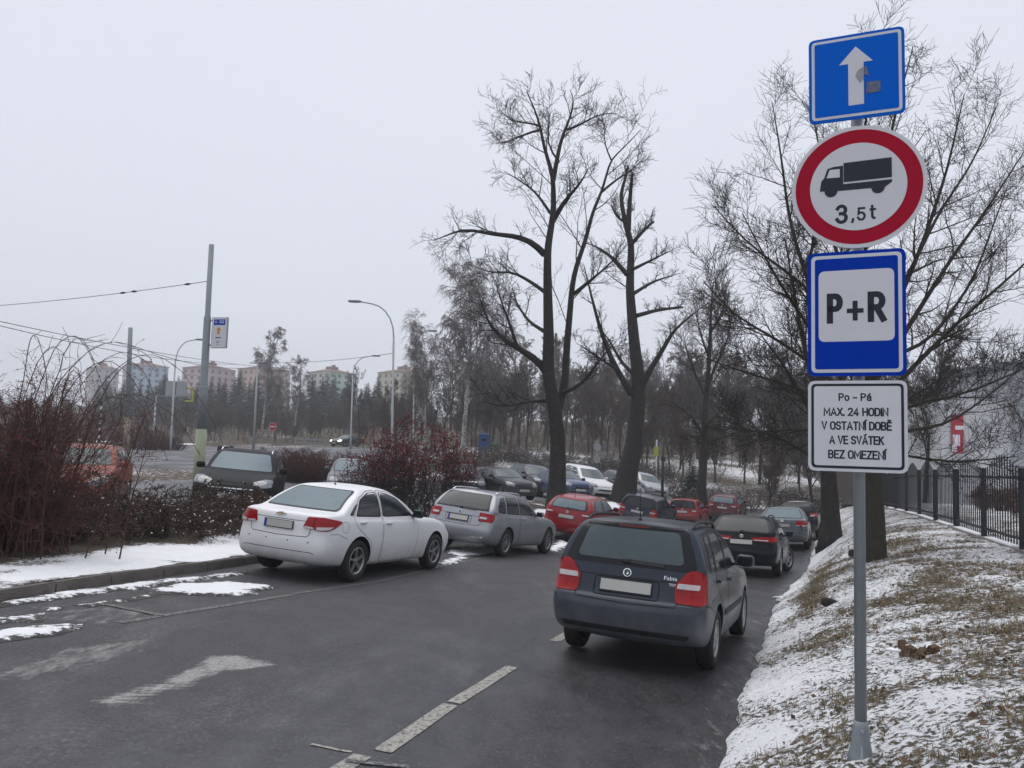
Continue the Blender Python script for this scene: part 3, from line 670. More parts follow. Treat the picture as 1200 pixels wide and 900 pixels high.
def _inside(p, poly, marg):
    x, y = p; c = False; n = len(poly)
    for i in range(n):
        a, b = poly[i], poly[i - 1]
        if (a[1] > y) != (b[1] > y) and x < (b[0] - a[0]) * (y - a[1]) / (b[1] - a[1]) + a[0]: c = not c
        if abs(a[0] - x) < marg * 1.6 and abs(a[1] - y) < marg * 1.6: return False
    return c
def ribbon(S, view, line, width=.007, off=.002, corner=None, closed=False, step=.06):
    o, d, u = frame(view, corner); o = Vector(o); d = Vector(d); u = Vector(u); v = Vector((0, 1, 0)) if view == 'T' else Vector((0, 0, 1))
    L = [Vector(p) for p in line]; P = []
    segs = list(zip(L, L[1:] + ([L[0]] if closed else [])))
    for a, b in segs[:len(L) if closed else len(L) - 1]:
        k = max(1, int((b - a).length / step))
        for j in range(k): P.append(a.lerp(b, j / k))
    P.append(L[0] if closed else L[-1])
    co, no, fc = [], [], []
    for i, p in enumerate(P):
        a = P[max(i - 1, 0)] if not closed or i else P[-2]; b = P[min(i + 1, len(P) - 1)] if not closed or i < len(P) - 1 else P[1]
        t = (b - a); t = t.normalized() if t.length > 1e-9 else Vector((1, 0)); nrm = Vector((-t.y, t.x)) * width / 2
        for s in (1, -1):
            q = p + nrm * s; h, n = hit(S, o + u * q.x + v * q.y, d); co.append(h + n * off); no.append(n)
    for i in range(len(P) - 1): fc.append([2 * i, 2 * i + 1, 2 * i + 3, 2 * i + 2])
    me = pmesh('seam', co, fc); return me
_wheels = {}
def wheel_meshes(R, width, style):
    key = (R, width, style)
    if key in _wheels: return _wheels[key]
    h = width / 2; ri = R * (.66 if style != 'cap' else .64)
    t = MB(); k = 36
    t.lathe([(ri, -h * .80), (ri + .02, -h * .95), (R * .86, -h), (R * .96, -h * .86), (R, -h * .6), (R - .006, -h * .3), (R, 0), (R - .006, h * .3),
             (R, h * .6), (R * .96, h * .86), (R * .86, h), (ri + .02, h * .95), (ri, h * .8), (ri - .012, h * .3), (ri - .012, -h * .3)], k, 'y', close=True)
    tm = t.mesh('tyre'); tm.materials.append(M['tyre']); tm.polygons.foreach_set('use_smooth', [True] * len(tm.polygons))
    r = MB()      # outer face of the wheel looks to +y
    r.lathe([(ri + .004, h * .86), (ri - .012, h * .9), (ri - .028, h * .72), (ri - .03, h * .15)], k, 'y')
    r.lathe([(.001, h * .78), (R * .10, h * .78), (R * .13, h * .70), (R * .16, h * .45)], k // 2, 'y')
    n = {'five': 5, 'ten': 10, 'cap': 9, 'six': 6}[style]
    for i in range(n):
        a0 = 2 * pi * i / n + .3; subs = ((0, .16, .20),) if style in ('cap', 'six') else (((0, .15, .13),) if style == 'five' else ((0, .085, .07),))
        for da, w0, w1 in subs:
            m = len(r.v); pts = [(R * .10, R * w0 * .5, h * .76), (R * .38, R * w1 * .46, h * .80), (ri - .022, R * w1 * .62, h * .74)]
            for (rad, hw, y) in pts:
                for s in (-1, 1):
                    for dy, kk in ((0, .75), (-.03, 1.0)):
                        ca, sa = cos(a0 + da), sin(a0 + da)
                        x, z = rad * ca - s * hw * kk * sa, rad * sa + s * hw * kk * ca
                        r.v.append((x, y + dy, z))
            for q in range(2):
                b = m + q * 4
                r.f += [[b, b + 4, b + 6, b + 2], [b + 2, b + 6, b + 7, b + 3], [b + 1, b + 5, b + 4, b]]
    rm = r.mesh('rim'); rm.materials.append(M['rim'])
    d = MB(); d.lathe([(.001, h * .1), (ri - .01, h * .1)], 24, 'y'); dm = d.mesh('brake_disc'); dm.materials.append(M['seam'])
    _wheels[key] = (tm, rm, dm); return _wheels[key]
def rbox(name, c, d, mt, parent, lev=2, rot=None, taper=None, e=.55):
    """rounded lump (superellipsoid)"""
    nu, nv = (16, 9) if lev > 1 else (12, 7); V = []
    pw = lambda v: math.copysign(abs(v) ** e, v)
    for i in range(nv):
        ph = -pi / 2 + pi * i / (nv - 1)
        for j in range(nu):
            th = 2 * pi * (j + .5) / nu; x = pw(cos(ph)) * pw(cos(th)) * d[0] / 2; y = pw(cos(ph)) * pw(sin(th)) * d[1] / 2; z = pw(sin(ph)) * d[2] / 2
            if taper and x * taper[0] > 0: k = abs(x) / (d[0] / 2); y *= 1 - (1 - taper[1]) * k; z *= 1 - (1 - taper[2]) * k
            V.append((x, y, z))
    Fc = [[i * nu + j, i * nu + (j + 1) % nu, (i + 1) * nu + (j + 1) % nu, (i + 1) * nu + j] for i in range(nv - 1) for j in range(nu)]
    f = pmesh(name, V, Fc)
    if rot is not None: f.transform(rot)
    f.transform(Matrix.Translation(c)); return link(name, f, mt, parent, True)
def text_mesh(s, width=None, height=None, thick=0.0):
    cu = bpy.data.curves.new('t', 'FONT'); cu.body = s; cu.size = 1.0; cu.extrude = 0.0; cu.align_x = 'LEFT'; cu.resolution_u = 4
    cu.offset = thick
    o = bpy.data.objects.new('t', cu); COL.objects.link(o); dg = bpy.context.evaluated_depsgraph_get(); dg.update()
    me = bpy.data.meshes.new_from_object(o.evaluated_get(dg)); bpy.data.objects.remove(o); bpy.data.curves.remove(cu)
    co = np.array([v.co[:] for v in me.vertices]); lo, hi = co.min(0), co.max(0)
    sx = width / (hi[0] - lo[0]) if width else None; sy = height / (hi[1] - lo[1]) if height else None
    sx = sx or sy; sy = sy or sx
    for v in me.vertices: v.co = ((v.co.x - (lo[0] + hi[0]) / 2) * sx, (v.co.y - (lo[1] + hi[1]) / 2) * sy, 0)
    return me
def plane_on(S, view, c, corner=None):
    """matrix that lays an XY drawing flat on the shell at (u,v)=c"""
    o, d, u = frame(view, corner); o = Vector(o); u = Vector(u); d = Vector(d)
    p, n = hit(S, o + u * c[0] + Vector((0, 0, 1)) * c[1], d)
    z = n; x = Vector((0, 0, 1)).cross(z).normalized(); y = z.cross(x)
    m = Matrix((x, y, z)).transposed().to_4x4(); m.translation = p + n * .003
    return m
def scl(st, poly, view):
    sx, sy, sz = st.get('scale', (1, 1, 1)); k = sx if view in 'LR' else sy
    return [(a * k, b * sz) for a, b in poly]

def build_car(name, label, cat, st, paint, loc, head, group=None, level=2, glass='glass', rear_glass=None, opts=()):
    st = dict(st); st['paint'] = paint; opts = set(opts)
    root = empty(name, loc, -head + pi / 2); tag(root, label, cat, group)
    body, S = car_body(st, level); B = link('body', body, None, root)
    sx, sy, sz = st.get('scale', (1, 1, 1)); wb = st['wb'] * sx
    step = .10 if level > 1 else .16
    lowx = {i: (r['xr'] * sx, r['xf'] * sx) for i, r in enumerate(st['low'])}
    hw = st['low'][3]['w'] * sy
    G = M[glass]
    def panel(nm, view, poly, mt, off=.004, corner=None, r=.0, parent=None, sc=True, bulge=0.0, skirt=.006, stp=None):
        if sc: poly = scl(st, poly, view[0] if len(view) > 1 else view)
        me = conform(S, view, poly, off, stp or step, corner, r, skirt, bulge); me.name = nm
        return link(nm, me, mt, parent or root)
    def seam(view, line, w=.008, closed=False, parent=None, mt='seam', off=.0022, nm='panel_gap'):
        me = ribbon(S, view, scl(st, line, view), w, off, None, closed, .07 if level > 1 else .15); return link(nm, me, M[mt], parent or root)
    # wheels
    ws = st.get('wheel', 'five'); tm, rm, dm = wheel_meshes(st['R'], st.get('tw', .2), ws)
    for x in (0, wb):
        for s in (-1, 1):
            we = empty('wheel', (x, s * (hw - st.get('tw', .2) / 2 - .015), st['R'] - .004), 0 if s > 0 else pi); we.parent = root
            we.rotation_euler = (0, random.uniform(0, 6), 0 if s > 0 else pi)
            if x > 0 and st.get('steer'): we.rotation_euler = (0, 0, (0 if s > 0 else pi) + st['steer'])
            for nm, me in (('tyre', tm), ('rim', rm), ('brake_disc', dm)):
                c = bpy.data.objects.new(nm, me); COL.objects.link(c); c.parent = we
    # glass, doors and side details
    for view in 'LR':
        for i, dp in enumerate(st.get('doors', ())):
            if level > 1 or 'doors' in opts:
                D = panel('door', view, dp, paint, .0012, None, .03, skirt=.001)
                seam(view, rounded(dp, .05), .007, True, D)
                hx, hz = st['handles'][i]
                p, n = hit(S, Vector((hx * sx, 6 if view == 'L' else -6, hz * sz)), Vector((0, -1 if view == 'L' else 1, 0)))
                rbox('handle', p + n * .02, (.20, .028, .035), paint if 'chrome_handles' not in opts else M['chrome'], D, 1)
        for wp in st['side_windows']:
            W = panel('side_window', view, wp, M['black_trim'] if level > 1 else G, .0035, None, .045)
            if level > 1:
                c = np.mean(np.array(wp), axis=0); ins = [tuple(c + (np.array(p) - c) * np.array([1 - .045 / max(.1, abs(p[0] - c[0])), 1 - .028 / max(.08, abs(p[1] - c[1]))])) for p in wp]
                panel('pane', view, ins, G, .0055, None, .04, W)
        if 'rub_strip' in st and level > 1: panel('rub_strip', view, st['rub_strip'], M['black_plastic'], .012, None, .01)
        if 'chrome_line' in st and level > 1: seam(view, st['chrome_line'], .016, False, None, 'chrome', .007, 'window_trim')
        if 'fuel' in st and view == 'R' and level > 1:
            fx, fz = st['fuel']; seam(view, [(fx + .085 * cos(a), fz + .085 * sin(a)) for a in np.linspace(0, 2 * pi, 17)[:-1]], .005, True, None, 'seam', .002, 'fuel_flap')
        if 'bumper_cut' in st and level > 1: seam(view, st['bumper_cut'], .006)
    RW = panel('rear_window', 'B', st['rear_window'], M['black_trim'], .006, None, .06, stp=step * .7)
    if 'rear_glass' in st: panel('pane', 'B', st['rear_glass'], M[rear_glass] if rear_glass else G, .010, None, .06, RW, stp=step * .7)
    panel('windscreen', 'F', st['windscreen'], M[rear_glass] if rear_glass and 'front_frost' in opts else G, .008, None, .06, stp=step * .7)
    # tail
    cx = lowx[5][0] + .03
    for s in (-1, 1):
        cr = (cx, s * hw)
        T = panel('tail_light', st.get('tail_view', 'B45'), [(a, b * sz) for a, b in st['tail']], M['red_lens'], .012, cr, .02, sc=False, bulge=.012, stp=step * .5)
        for q in st.get('tail_clear', ()): panel('reversing_lamp', st.get('tail_view', 'B45'), [(a, b * sz) for a, b in q], M['clear_lens'], .034, cr, .012, T, sc=False, skirt=.004)
        if 'tail_split' in st and level > 1:
            me = ribbon(S, st.get('tail_view', 'B45'), st['tail_split'], .006, .024, cr); link('lens_joint', me, M['seam'], T)
    if 'tailgate' in st and level > 1: seam('B', st['tailgate'], .009, 'tailgate_closed' in opts)
    for q, mk, of in st.get('rear_panels', ()):
        panel('rear_trim_and_shade', 'B', q, M[mk], of, None, .02)
    pz = st['plate_z'] * sz
    p, n = hit(S, Vector((-8, 0, pz)), Vector((1, 0, 0)))
    ang = math.asin(max(-.6, min(.6, n.z)))
    PM = Matrix.Translation(p + n * .012) @ Matrix.Rotation(ang, 4, 'Y')
    if 'plate_recess' in st and level > 1:
        seam('B', rounded(st['plate_recess'], .03), .010, True, None, 'seam', .003, 'plate_recess')
    F_ = MB().box((0, 0, 0), (.014, .535, .128)).mesh('plate_frame'); F_.transform(PM); PF = link('number_plate', F_, M['black_plastic'], root)
    F_ = MB().box((-.009, 0, .004), (.008, .515, .108)).mesh('plate'); F_.transform(PM); link('plate', F_, M['plate'], PF)
    if 'eu' in opts:
        F_ = MB().box((-.0135, .235, .004), (.003, .042, .106)).mesh('plate_band'); F_.transform(PM); link('plate_band', F_, M['plate_blue'], PF)
    if 'badge' in st:
        bz = st['badge'] * sz; m = plane_on(S, 'B', (0, bz))
        if st.get('badge_kind') == 'bow':
            pts = [(-.105, -.016), (-.045, -.016), (-.045, -.032), (.045, -.032), (.045, -.016), (.085, -.016), (.105, .016), (.045, .016), (.045, .032), (-.045, .032), (-.045, .016), (-.085, .016)]
            b = MB().prism(pts, 0, .008).mesh('badge'); b.transform(m); E = link('badge', b, M['chrome'], root)
            b = MB().prism([(x * .82, y * .72) for x, y in pts], .004, .010).mesh('badge_face'); b.transform(m); link('badge_face', b, M['badge_gold'], E)
        else:
            b = MB().lathe([(.001, .004), (.034, .006), (.042, .010), (.045, .004), (.045, 0)], 24).mesh('badge'); b.transform(m); E = link('badge', b, M['chrome'], root, True)
            b = MB(); b.lathe([(.018, .011), (.030, .011)], 20)
            b.prism([(-.026, -.002), (-.008, .018), (-.004, .010), (.022, .010), (.022, .003), (-.004, .003), (-.008, -.012)], .0105, .0125)
            b = b.mesh('badge_mark'); b.transform(m); link('badge_mark', b, M['badge_green'], E)
    for (s_, u_, v_, h_) in st.get('texts', ()):
        m = plane_on(S, 'B', (u_, v_)); me = text_mesh(s_, None, h_, .0); me.transform(Matrix.Scale(1.25, 4, (1, 0, 0))); me.transform(m); me.name = 'lettering'; link('lettering', me, M['chrome'], root)
    if 'wiper' in opts and level > 1:
        y0, z0, y1, z1 = st['wiper']
        me = ribbon(S, 'B', [(y0, z0), (y1, z1)], .035, .022); me.name = 'wiper'; Wp = link('wiper', me, M['black_plastic'], root)
        p, n = hit(S, Vector((-8, y0, z0)), Vector((1, 0, 0))); rbox('wiper_hub', p + n * .02, (.05, .09, .05), M['black_plastic'], Wp, 1)
    # nose
    for q in st.get('grilles', ()): panel('grille', 'F', q, M['black_trim'], .006, None, .03)
    if 'grille_bar' in st: panel('grille_surround', 'F', st['grille_bar'], M['chrome'], .012, None, .015)
    fx = lowx[4][1] - .10
    for s in (-1, 1):
        panel('headlight', 'F40', [(a, b * sz) for a, b in st['head']], M['head_on'] if 'lit' in opts else M['head_lens'], .012, (fx, s * hw), .03, sc=False, bulge=.012, stp=step * .45)
    p, n = hit(S, Vector((9, 0, st.get('fplate_z', .42) * sz)), Vector((-1, 0, 0)))
    F_ = MB().box((0, 0, 0), (.02, .52, .115)).mesh('front_plate'); F_.transform(Matrix.Translation(p + n * .015)); link('front_plate', F_, M['plate'], root)
    if level > 1: seam('T', st.get('hood_line', [(st['C'][1] + .05, -.62), (st['low'][5]['xf'] - .18, -.52)]), .008); seam('T', [(a, -b) for a, b in st.get('hood_line', [(st['C'][1] + .05, -.62), (st['low'][5]['xf'] - .18, -.52)])], .008)
    # mirrors
    mx, mz = st['mirror']
    for s in (-1, 1):
        p, n = hit(S, Vector((mx * sx, s * 6, mz * sz)), Vector((0, -s, 0)))
        mm = rbox('mirror', p + Vector((-.02, s * .13, .05)), (.13, .21, .15), paint if 'black_mirror' not in opts else M['black_plastic'], root, 2, None, (-1, .8, .85))
        a = MB().box(p + Vector((0, s * .02, .0)), (.09, .12, .03)).build('mirror_arm', M['black_plastic'], mm)
        MB().box(p + Vector((-.087, s * .135, .05)), (.004, .155, .10)).build('mirror_glass', M['glass'], mm)
    if 'rails' in opts:
        x0, x1, ry = st['rails']
        for s in (-1, 1):
            pts = []
            for t in np.linspace(0, 1, 13):
                x = (x0 + (x1 - x0) * t) * sx; p, n = hit(S, Vector((x, s * ry * sy, 6)), Vector((0, 0, -1)))
                lift = .055 * min(1, min(t, 1 - t) * 9) ** .7; pts.append(p + Vector((0, 0, lift - .004)))
            r = MB().tube(pts, .017, 8); r.build('roof_rail', M['chrome'] if 'chrome_rails' in opts else M['black_plastic'], root, True)
    if 'antenna' in opts:
        p, n = hit(S, Vector((st['antenna'] * sx, 0, 6)), Vector((0, 0, -1)))
        ln = .34
        MB().tube([p + Vector((0, 0, -.005)), p + Vector((-.005, 0, .02)), p + Vector((-.012, 0, .03)), p + Vector((-ln * .28, 0, ln))], [.024, .014, .006, .003], 6).build('antenna', M['black_plastic'], root)
    if 'spoiler' in st and level > 1: panel('spoiler_shadow', 'B', st['spoiler'], M['black_trim'], .012, None, .02)
    for q, mk in st.get('extra_rear', ()): panel('lamp', 'B', q, M[mk], .014, None, .008)
    if False:
        MB().tube([(lowx[1][0] + .12, -st['exhaust'], .235), (lowx[1][0] - .01, -st['exhaust'], .225)], .028, 10).build('exhaust', M['galv'], root)
    return root
M['badge_green'] = mat('badge_green', (0.01, 0.05, 0.02), 0.3)
M['badge_gold'] = mat('badge_gold', (0.30, 0.24, 0.12), 0.3, metal=0.6)

# ---- body styles ---------------------------------------------------
def zl(*a): return list(zip(a[::2], a[1::2]))
WAGON = dict(   # short high-roofed estate
    wb=2.462, R=.302, tw=.185, C=(-.34, 1.80), wheel='cap',
    low=[dict(xr=-.55, xf=3.0, z=zl(-1, .24, 4, .22), w=.66),
         dict(xr=-.82, xf=3.20, z=zl(-.9, .335, -.4, .25, .3, .20, 2.2, .20, 3.2, .21), w=.775),
         dict(xr=-.885, xf=3.28, z=zl(-.9, .46, -.3, .42, .5, .40, 2.0, .40, 3.3, .36), w=.812),
         dict(xr=-.895, xf=3.31, z=zl(-.9, .60, -.3, .59, .5, .57, 2.0, .57, 3.3, .50), w=.821),
         dict(xr=-.865, xf=3.29, z=zl(-.9, .672, -.3, .70, .5, .71, 2.0, .71, 3.3, .62), w=.818, rb=.05),
         dict(xr=-.815, xf=3.20, z=zl(-.9, .70, -.5, .76, 0, .90, 1.8, .87, 2.6, .83, 3.2, .74), w=.802, rb=.045),
         dict(xr=-.765, xf=2.98, z=zl(-.9, .99, -.3, .955, 1.8, .915, 2.5, .90, 3.0, .85), w=.785, rb=.05, fb=.22)],
    up=[dict(xrc=-.755, xrs=-.665, xfc=2.16, xfs=1.72, w=.768, z=zl(-.8, 1.02, -.3, .985, .8, .95, 1.7, .945, 2.2, .985)),
        dict(xrc=-.675, xrs=-.575, xfc=1.76, xfs=1.36, w=.702, z=zl(-.8, 1.23, 2, 1.22)),
        dict(xrc=-.60, xrs=-.49, xfc=1.32, xfs=1.02, w=.59, z=zl(-.7, 1.405, 0, 1.425, .6, 1.425, 1.4, 1.39)),
        dict(xrc=-.57, xrs=-.45, xfc=1.18, xfs=.94, w=.45, z=zl(-.7, 1.445, 0, 1.475, .6, 1.48, 1.3, 1.435))],
    crease={3: .3, 4: .45, 7: .35, 9: .25},
    side_windows=[[(1.50, .985), (1.02, 1.345), (.68, 1.385), (.66, .975)], [(.60, .975), (.62, 1.388), (.10, 1.385), (-.02, 1.30), (-.10, .985)], [(-.17, .995), (-.09, 1.30), (-.02, 1.375), (-.27, 1.355), (-.42, 1.05), (-.40, 1.0)]],
    doors=[[(.63, .24), (.64, 1.40), (1.02, 1.385), (1.62, .95), (1.66, .60), (1.60, .24)], [(.60, .24), (.61, 1.40), (.06, 1.395), (-.10, 1.10), (-.12, .86), (.30, .58), (.36, .24)]],
    handles=[(.80, .86), (.05, .885)], fuel=(-.38, .80),
    rub_strip=[(.42, .50), (1.98, .50), (1.98, .56), (.40, .56)],
    rear_window=[(-.665, 1.00), (.665, 1.00), (.675, 1.06), (.545, 1.40), (-.545, 1.40), (-.675, 1.06)],
    rear_glass=[(-.555, 1.055), (.555, 1.055), (.47, 1.365), (-.47, 1.365)],
    spoiler=[(-.52, 1.385), (.52, 1.385), (.50, 1.412), (-.50, 1.412)],
    windscreen=[(-.66, 1.005), (.66, 1.005), (.52, 1.37), (-.52, 1.37)],
    tail=[(-.245, .70), (-.225, .87), (-.13, .99), (-.06, 1.02), (.045, 1.0), (.085, .92), (.085, .78), (.06, .715), (-.05, .695)],
    tail_clear=[[(-.215, .835), (-.20, .885), (-.03, .885), (-.045, .835)]],
    tailgate=[(-.60, 1.02), (-.545, .90), (-.54, .74), (-.50, .66), (0, .645), (.50, .66), (.54, .74), (.545, .90), (.60, 1.02)],
    rear_panels=[([(-.50, .885), (.50, .885), (.50, .893), (-.50, .893)], 'seam', .003), ([(-.62, .355), (.62, .355), (.66, .405), (-.66, .405)], 'black_plastic', .004)],  # lower strip: black panel standing in for shade under the plain bumper
    plate_z=.795, plate_recess=[(-.33, .70), (.33, .70), (.33, .875), (-.33, .875)], badge=.935,
    texts=[("Fabia", -.435, .928, .036), ("TDI", -.455, .868, .024)],
    wiper=(0.02, 1.045, -.36, 1.035), mirror=(1.52, .99), rails=(-.40, .98, .565), antenna=-.36,
    extra_rear=[([(-.16, 1.383), (.16, 1.383), (.16, 1.402), (-.16, 1.402)], 'brake_lamp')],
    bumper_cut=[(-.80, .70), (-.55, .68), (-.30, .60)],
    grilles=[[(-.42, .62), (.42, .62), (.45, .72), (-.45, .72)], [(-.5, .30), (.5, .30), (.5, .42), (-.5, .42)]],
    head=[(-.34, .60), (-.32, .72), (-.02, .78), (.10, .74), (.02, .62)], fplate_z=.50, exhaust=.5)
M['brake_lamp'] = mat('brake_lamp', (0.10, 0.004, 0.006), 0.2)
SEDAN = dict(
    wb=2.685, R=.326, tw=.205, C=(-.20, 1.95), wheel='five',
    low=[dict(xr=-.62, xf=3.25, z=zl(-1, .24, 4, .22), w=.70),
         dict(xr=-.88, xf=3.46, z=zl(-1, .30, -.4, .25, .3, .20, 2.3, .19, 3.5, .20), w=.835),
         dict(xr=-.955, xf=3.56, z=zl(-1, .46, -.3, .44, .5, .42, 2.2, .42, 3.6, .36), w=.88),
         dict(xr=-.965, xf=3.585, z=zl(-1, .64, -.3, .62, .5, .60, 2.2, .60, 3.6, .50), w=.894, rb=.12, rc=.22),
         dict(xr=-.945, xf=3.56, z=zl(-1, .73, -.3, .76, .5, .77, 2.2, .75, 3.6, .62), w=.89, rb=.11, rc=.22),
         dict(xr=-.945, xf=3.44, z=zl(-1, .86, -.5, .93, 0, .935, 1.9, .91, 2.8, .86, 3.45, .76), w=.868, rb=.12, rc=.25),
         dict(xr=-.915, xf=3.15, z=zl(-1, 1.035, -.5, 1.02, 0, .985, 1.9, .955, 2.7, .94, 3.2, .87), w=.83, rb=.12, fb=.24, rc=.25)],
    up=[dict(xrc=-.50, xrs=-.38, xfc=2.42, xfs=1.95, w=.80, z=zl(-.6, 1.075, -.2, 1.03, .8, .985, 1.9, .97, 2.5, 1.01)),
        dict(xrc=-.18, xrs=-.05, xfc=1.98, xfs=1.55, w=.72, z=zl(-.3, 1.27, 2, 1.24)),
        dict(xrc=.22, xrs=.28, xfc=1.46, xfs=1.16, w=.61, z=zl(.1, 1.405, .8, 1.43, 1.5, 1.39)),
        dict(xrc=.36, xrs=.40, xfc=1.30, xfs=1.05, w=.44, z=zl(.2, 1.445, .9, 1.482, 1.4, 1.44))],
    crease={3: .2, 4: .3, 5: .25, 6: .4, 7: .3, 9: .2},
    side_windows=[[(1.80, 1.0), (1.30, 1.31), (1.02, 1.375), (.74, 1.395), (.72, .995)], [(.66, .995), (.68, 1.398), (.40, 1.38), (.10, 1.27), (-.10, 1.015)], [(-.17, 1.02), (.02, 1.225), (-.10, 1.16), (-.27, 1.035)]],
    doors=[[(.69, .26), (.70, 1.42), (1.04, 1.405), (1.34, 1.33), (1.90, .96), (1.92, .60), (1.86, .26)], [(.66, .26), (.67, 1.42), (.40, 1.405), (.08, 1.29), (-.16, 1.0), (-.10, .86), (.34, .60), (.40, .26)]],
    handles=[(.86, .895), (.06, .92)], fuel=(-.42, .86),
    rear_window=[(-.69, 1.075), (.69, 1.075), (.55, 1.395), (-.55, 1.395)],
    rear_glass=[(-.655, 1.09), (.655, 1.09), (.525, 1.38), (-.525, 1.38)],
    windscreen=[(-.69, 1.03), (.69, 1.03), (.53, 1.38), (-.53, 1.38)],
    tail=[(-.33, .83), (-.27, .985), (-.05, .995), (.22, .95), (.26, .93), (.12, .845), (.02, .80), (-.10, .795)],
    tail_split=[(-.16, .99), (-.205, .81)], tail_clear=[[(-.31, .822), (-.30, .85), (-.19, .84), (-.18, .815)], [(-.15, .812), (-.14, .85), (.09, .862), (.02, .818), (-.09, .805)]],
    tailgate=[(-.575, .99), (-.57, .96), (-.54, .72), (-.50, .69), (0, .675), (.50, .69), (.54, .72), (.57, .96), (.575, .99)],
    rear_panels=[([(-.46, .915), (.46, .915), (.46, .922), (-.46, .922)], 'seam', .003), ([(-.66, .445), (-.60, .462), (.60, .462), (.66, .445), (.66, .452), (.60, .470), (-.60, .470), (-.66, .452)], 'seam', .003)] + [([(a - .011, .60), (a + .011, .60), (a + .011, .622), (a - .011, .622)], 'black_plastic', .003) for a in (-.55, -.2, .2, .55)],
    plate_z=.835, badge=.985, badge_kind='bow', texts=[("CRUZE", .60, 1.0, .026), ("LS 1.6", -.52, .985, .022)],
    mirror=(1.78, 1.0), antenna=.42, bumper_cut=[(-.90, .75), (-.62, .76), (-.36, .68)],
    grilles=[[(-.50, .52), (.50, .52), (.54, .70), (-.54, .70)], [(-.5, .26), (.5, .26), (.5, .38), (-.5, .38)]],
    head=[(-.36, .60), (-.34, .74), (-.05, .82), (.14, .79), (.02, .64)], fplate_z=.44, exhaust=.55)
LONG = dict(    # long low estate
    wb=2.761, R=.332, tw=.215, C=(-.30, 2.0), wheel='ten',
    low=[dict(xr=-.65, xf=3.30, z=zl(-1.2, .25, 4, .22), w=.70),
         dict(xr=-.99, xf=3.55, z=zl(-1.1, .32, -.4, .26, .3, .21, 2.3, .20, 3.6, .20), w=.85),
         dict(xr=-1.065, xf=3.66, z=zl(-1.1, .47, -.3, .45, .5, .42, 2.2, .42, 3.7, .36), w=.895),
         dict(xr=-1.07, xf=3.69, z=zl(-1.1, .62, -.3, .62, .5, .60, 2.2, .60, 3.7, .50), w=.907, rb=.10),
         dict(xr=-1.03, xf=3.66, z=zl(-1.1, .70, -.3, .75, .5, .77, 2.2, .75, 3.7, .63), w=.902, rb=.09),
         dict(xr=-.985, xf=3.55, z=zl(-1.1, .82, -.5, .90, 0, .93, 1.9, .91, 2.8, .87, 3.6, .76), w=.88, rb=.08),
         dict(xr=-.925, xf=3.28, z=zl(-1.1, .985, -.4, 1.0, 1.9, .955, 2.7, .94, 3.3, .87), w=.85, rb=.08, fb=.22)],
    up=[dict(xrc=-.905, xrs=-.79, xfc=2.42, xfs=1.98, w=.825, z=zl(-1, 1.05, -.3, 1.03, .8, .985, 1.9, .97, 2.5, 1.0)),
        dict(xrc=-.73, xrs=-.60, xfc=2.0, xfs=1.55, w=.755, z=zl(-1, 1.27, 2, 1.25)),
        dict(xrc=-.52, xrs=-.36, xfc=1.50, xfs=1.18, w=.64, z=zl(-.7, 1.435, 0, 1.45, .8, 1.455, 1.6, 1.41)),
        dict(xrc=-.46, xrs=-.30, xfc=1.34, xfs=1.06, w=.47, z=zl(-.7, 1.475, 0, 1.495, .8, 1.505, 1.4, 1.455))],
    crease={3: .3, 4: .4, 6: .3, 7: .3, 9: .2},
    side_windows=[[(1.80, 1.005), (1.28, 1.345), (.98, 1.40), (.74, 1.41), (.72, 1.0)], [(.66, 1.0), (.68, 1.412), (.0, 1.405), (-.08, 1.02)], [(-.15, 1.02), (-.07, 1.402), (-.30, 1.37), (-.52, 1.18), (-.56, 1.045)]],
    doors=[[(.69, .26), (.70, 1.43), (1.0, 1.42), (1.34, 1.36), (1.90, .97), (1.92, .60), (1.86, .26)], [(.66, .26), (.67, 1.43), (-.06, 1.42), (-.13, 1.0), (-.10, .86), (.34, .62), (.42, .26)]],
    handles=[(.86, .90), (.06, .925)], fuel=(-.45, .86), rub_strip=None,
    rear_window=[(-.715, 1.045), (.715, 1.045), (.69, 1.10), (.575, 1.42), (-.575, 1.42), (-.69, 1.10)],
    rear_glass=[(-.66, 1.075), (.66, 1.075), (.54, 1.40), (-.54, 1.40)],
    windscreen=[(-.69, 1.03), (.69, 1.03), (.55, 1.40), (-.55, 1.40)],
    tail=[(-.28, .80), (-.24, 1.0), (.10, .985), (.10, .90), (.02, .80)], tail_clear=[[(-.25, .855), (-.24, .90), (-.10, .90), (-.11, .855)]],
    tailgate=[(-.66, 1.05), (-.60, .95), (-.60, .76), (-.56, .70), (0, .685), (.56, .70), (.60, .76), (.60, .95), (.66, 1.05)],
    rear_panels=[([(-.52, .90), (.52, .90), (.52, .908), (-.52, .908)], 'seam', .003), ([(-.70, .43), (.70, .43), (.70, .455), (-.70, .455)], 'chrome', .006)],
    plate_z=.82, plate_recess=[(-.34, .74), (.34, .74), (.34, .89), (-.34, .89)], badge=.965, texts=[("Superb", .50, .955, .026)],
    wiper=(0.0, 1.06, -.40, 1.055), mirror=(1.78, 1.0), rails=(-.35, 1.20, .585), antenna=-.15, bumper_cut=[(-.95, .74), (-.65, .74), (-.38, .66)],
    grilles=[[(-.48, .58), (.48, .58), (.52, .74), (-.52, .74)], [(-.55, .28), (.55, .28), (.55, .42), (-.55, .42)]],
    grille_bar=[(-.53, .745), (.53, .745), (.54, .765), (-.54, .765)],
    head=[(-.36, .62), (-.35, .76), (-.02, .82), (.12, .79), (.0, .65)], fplate_z=.46, exhaust=.55)
LONG.pop('rub_strip')
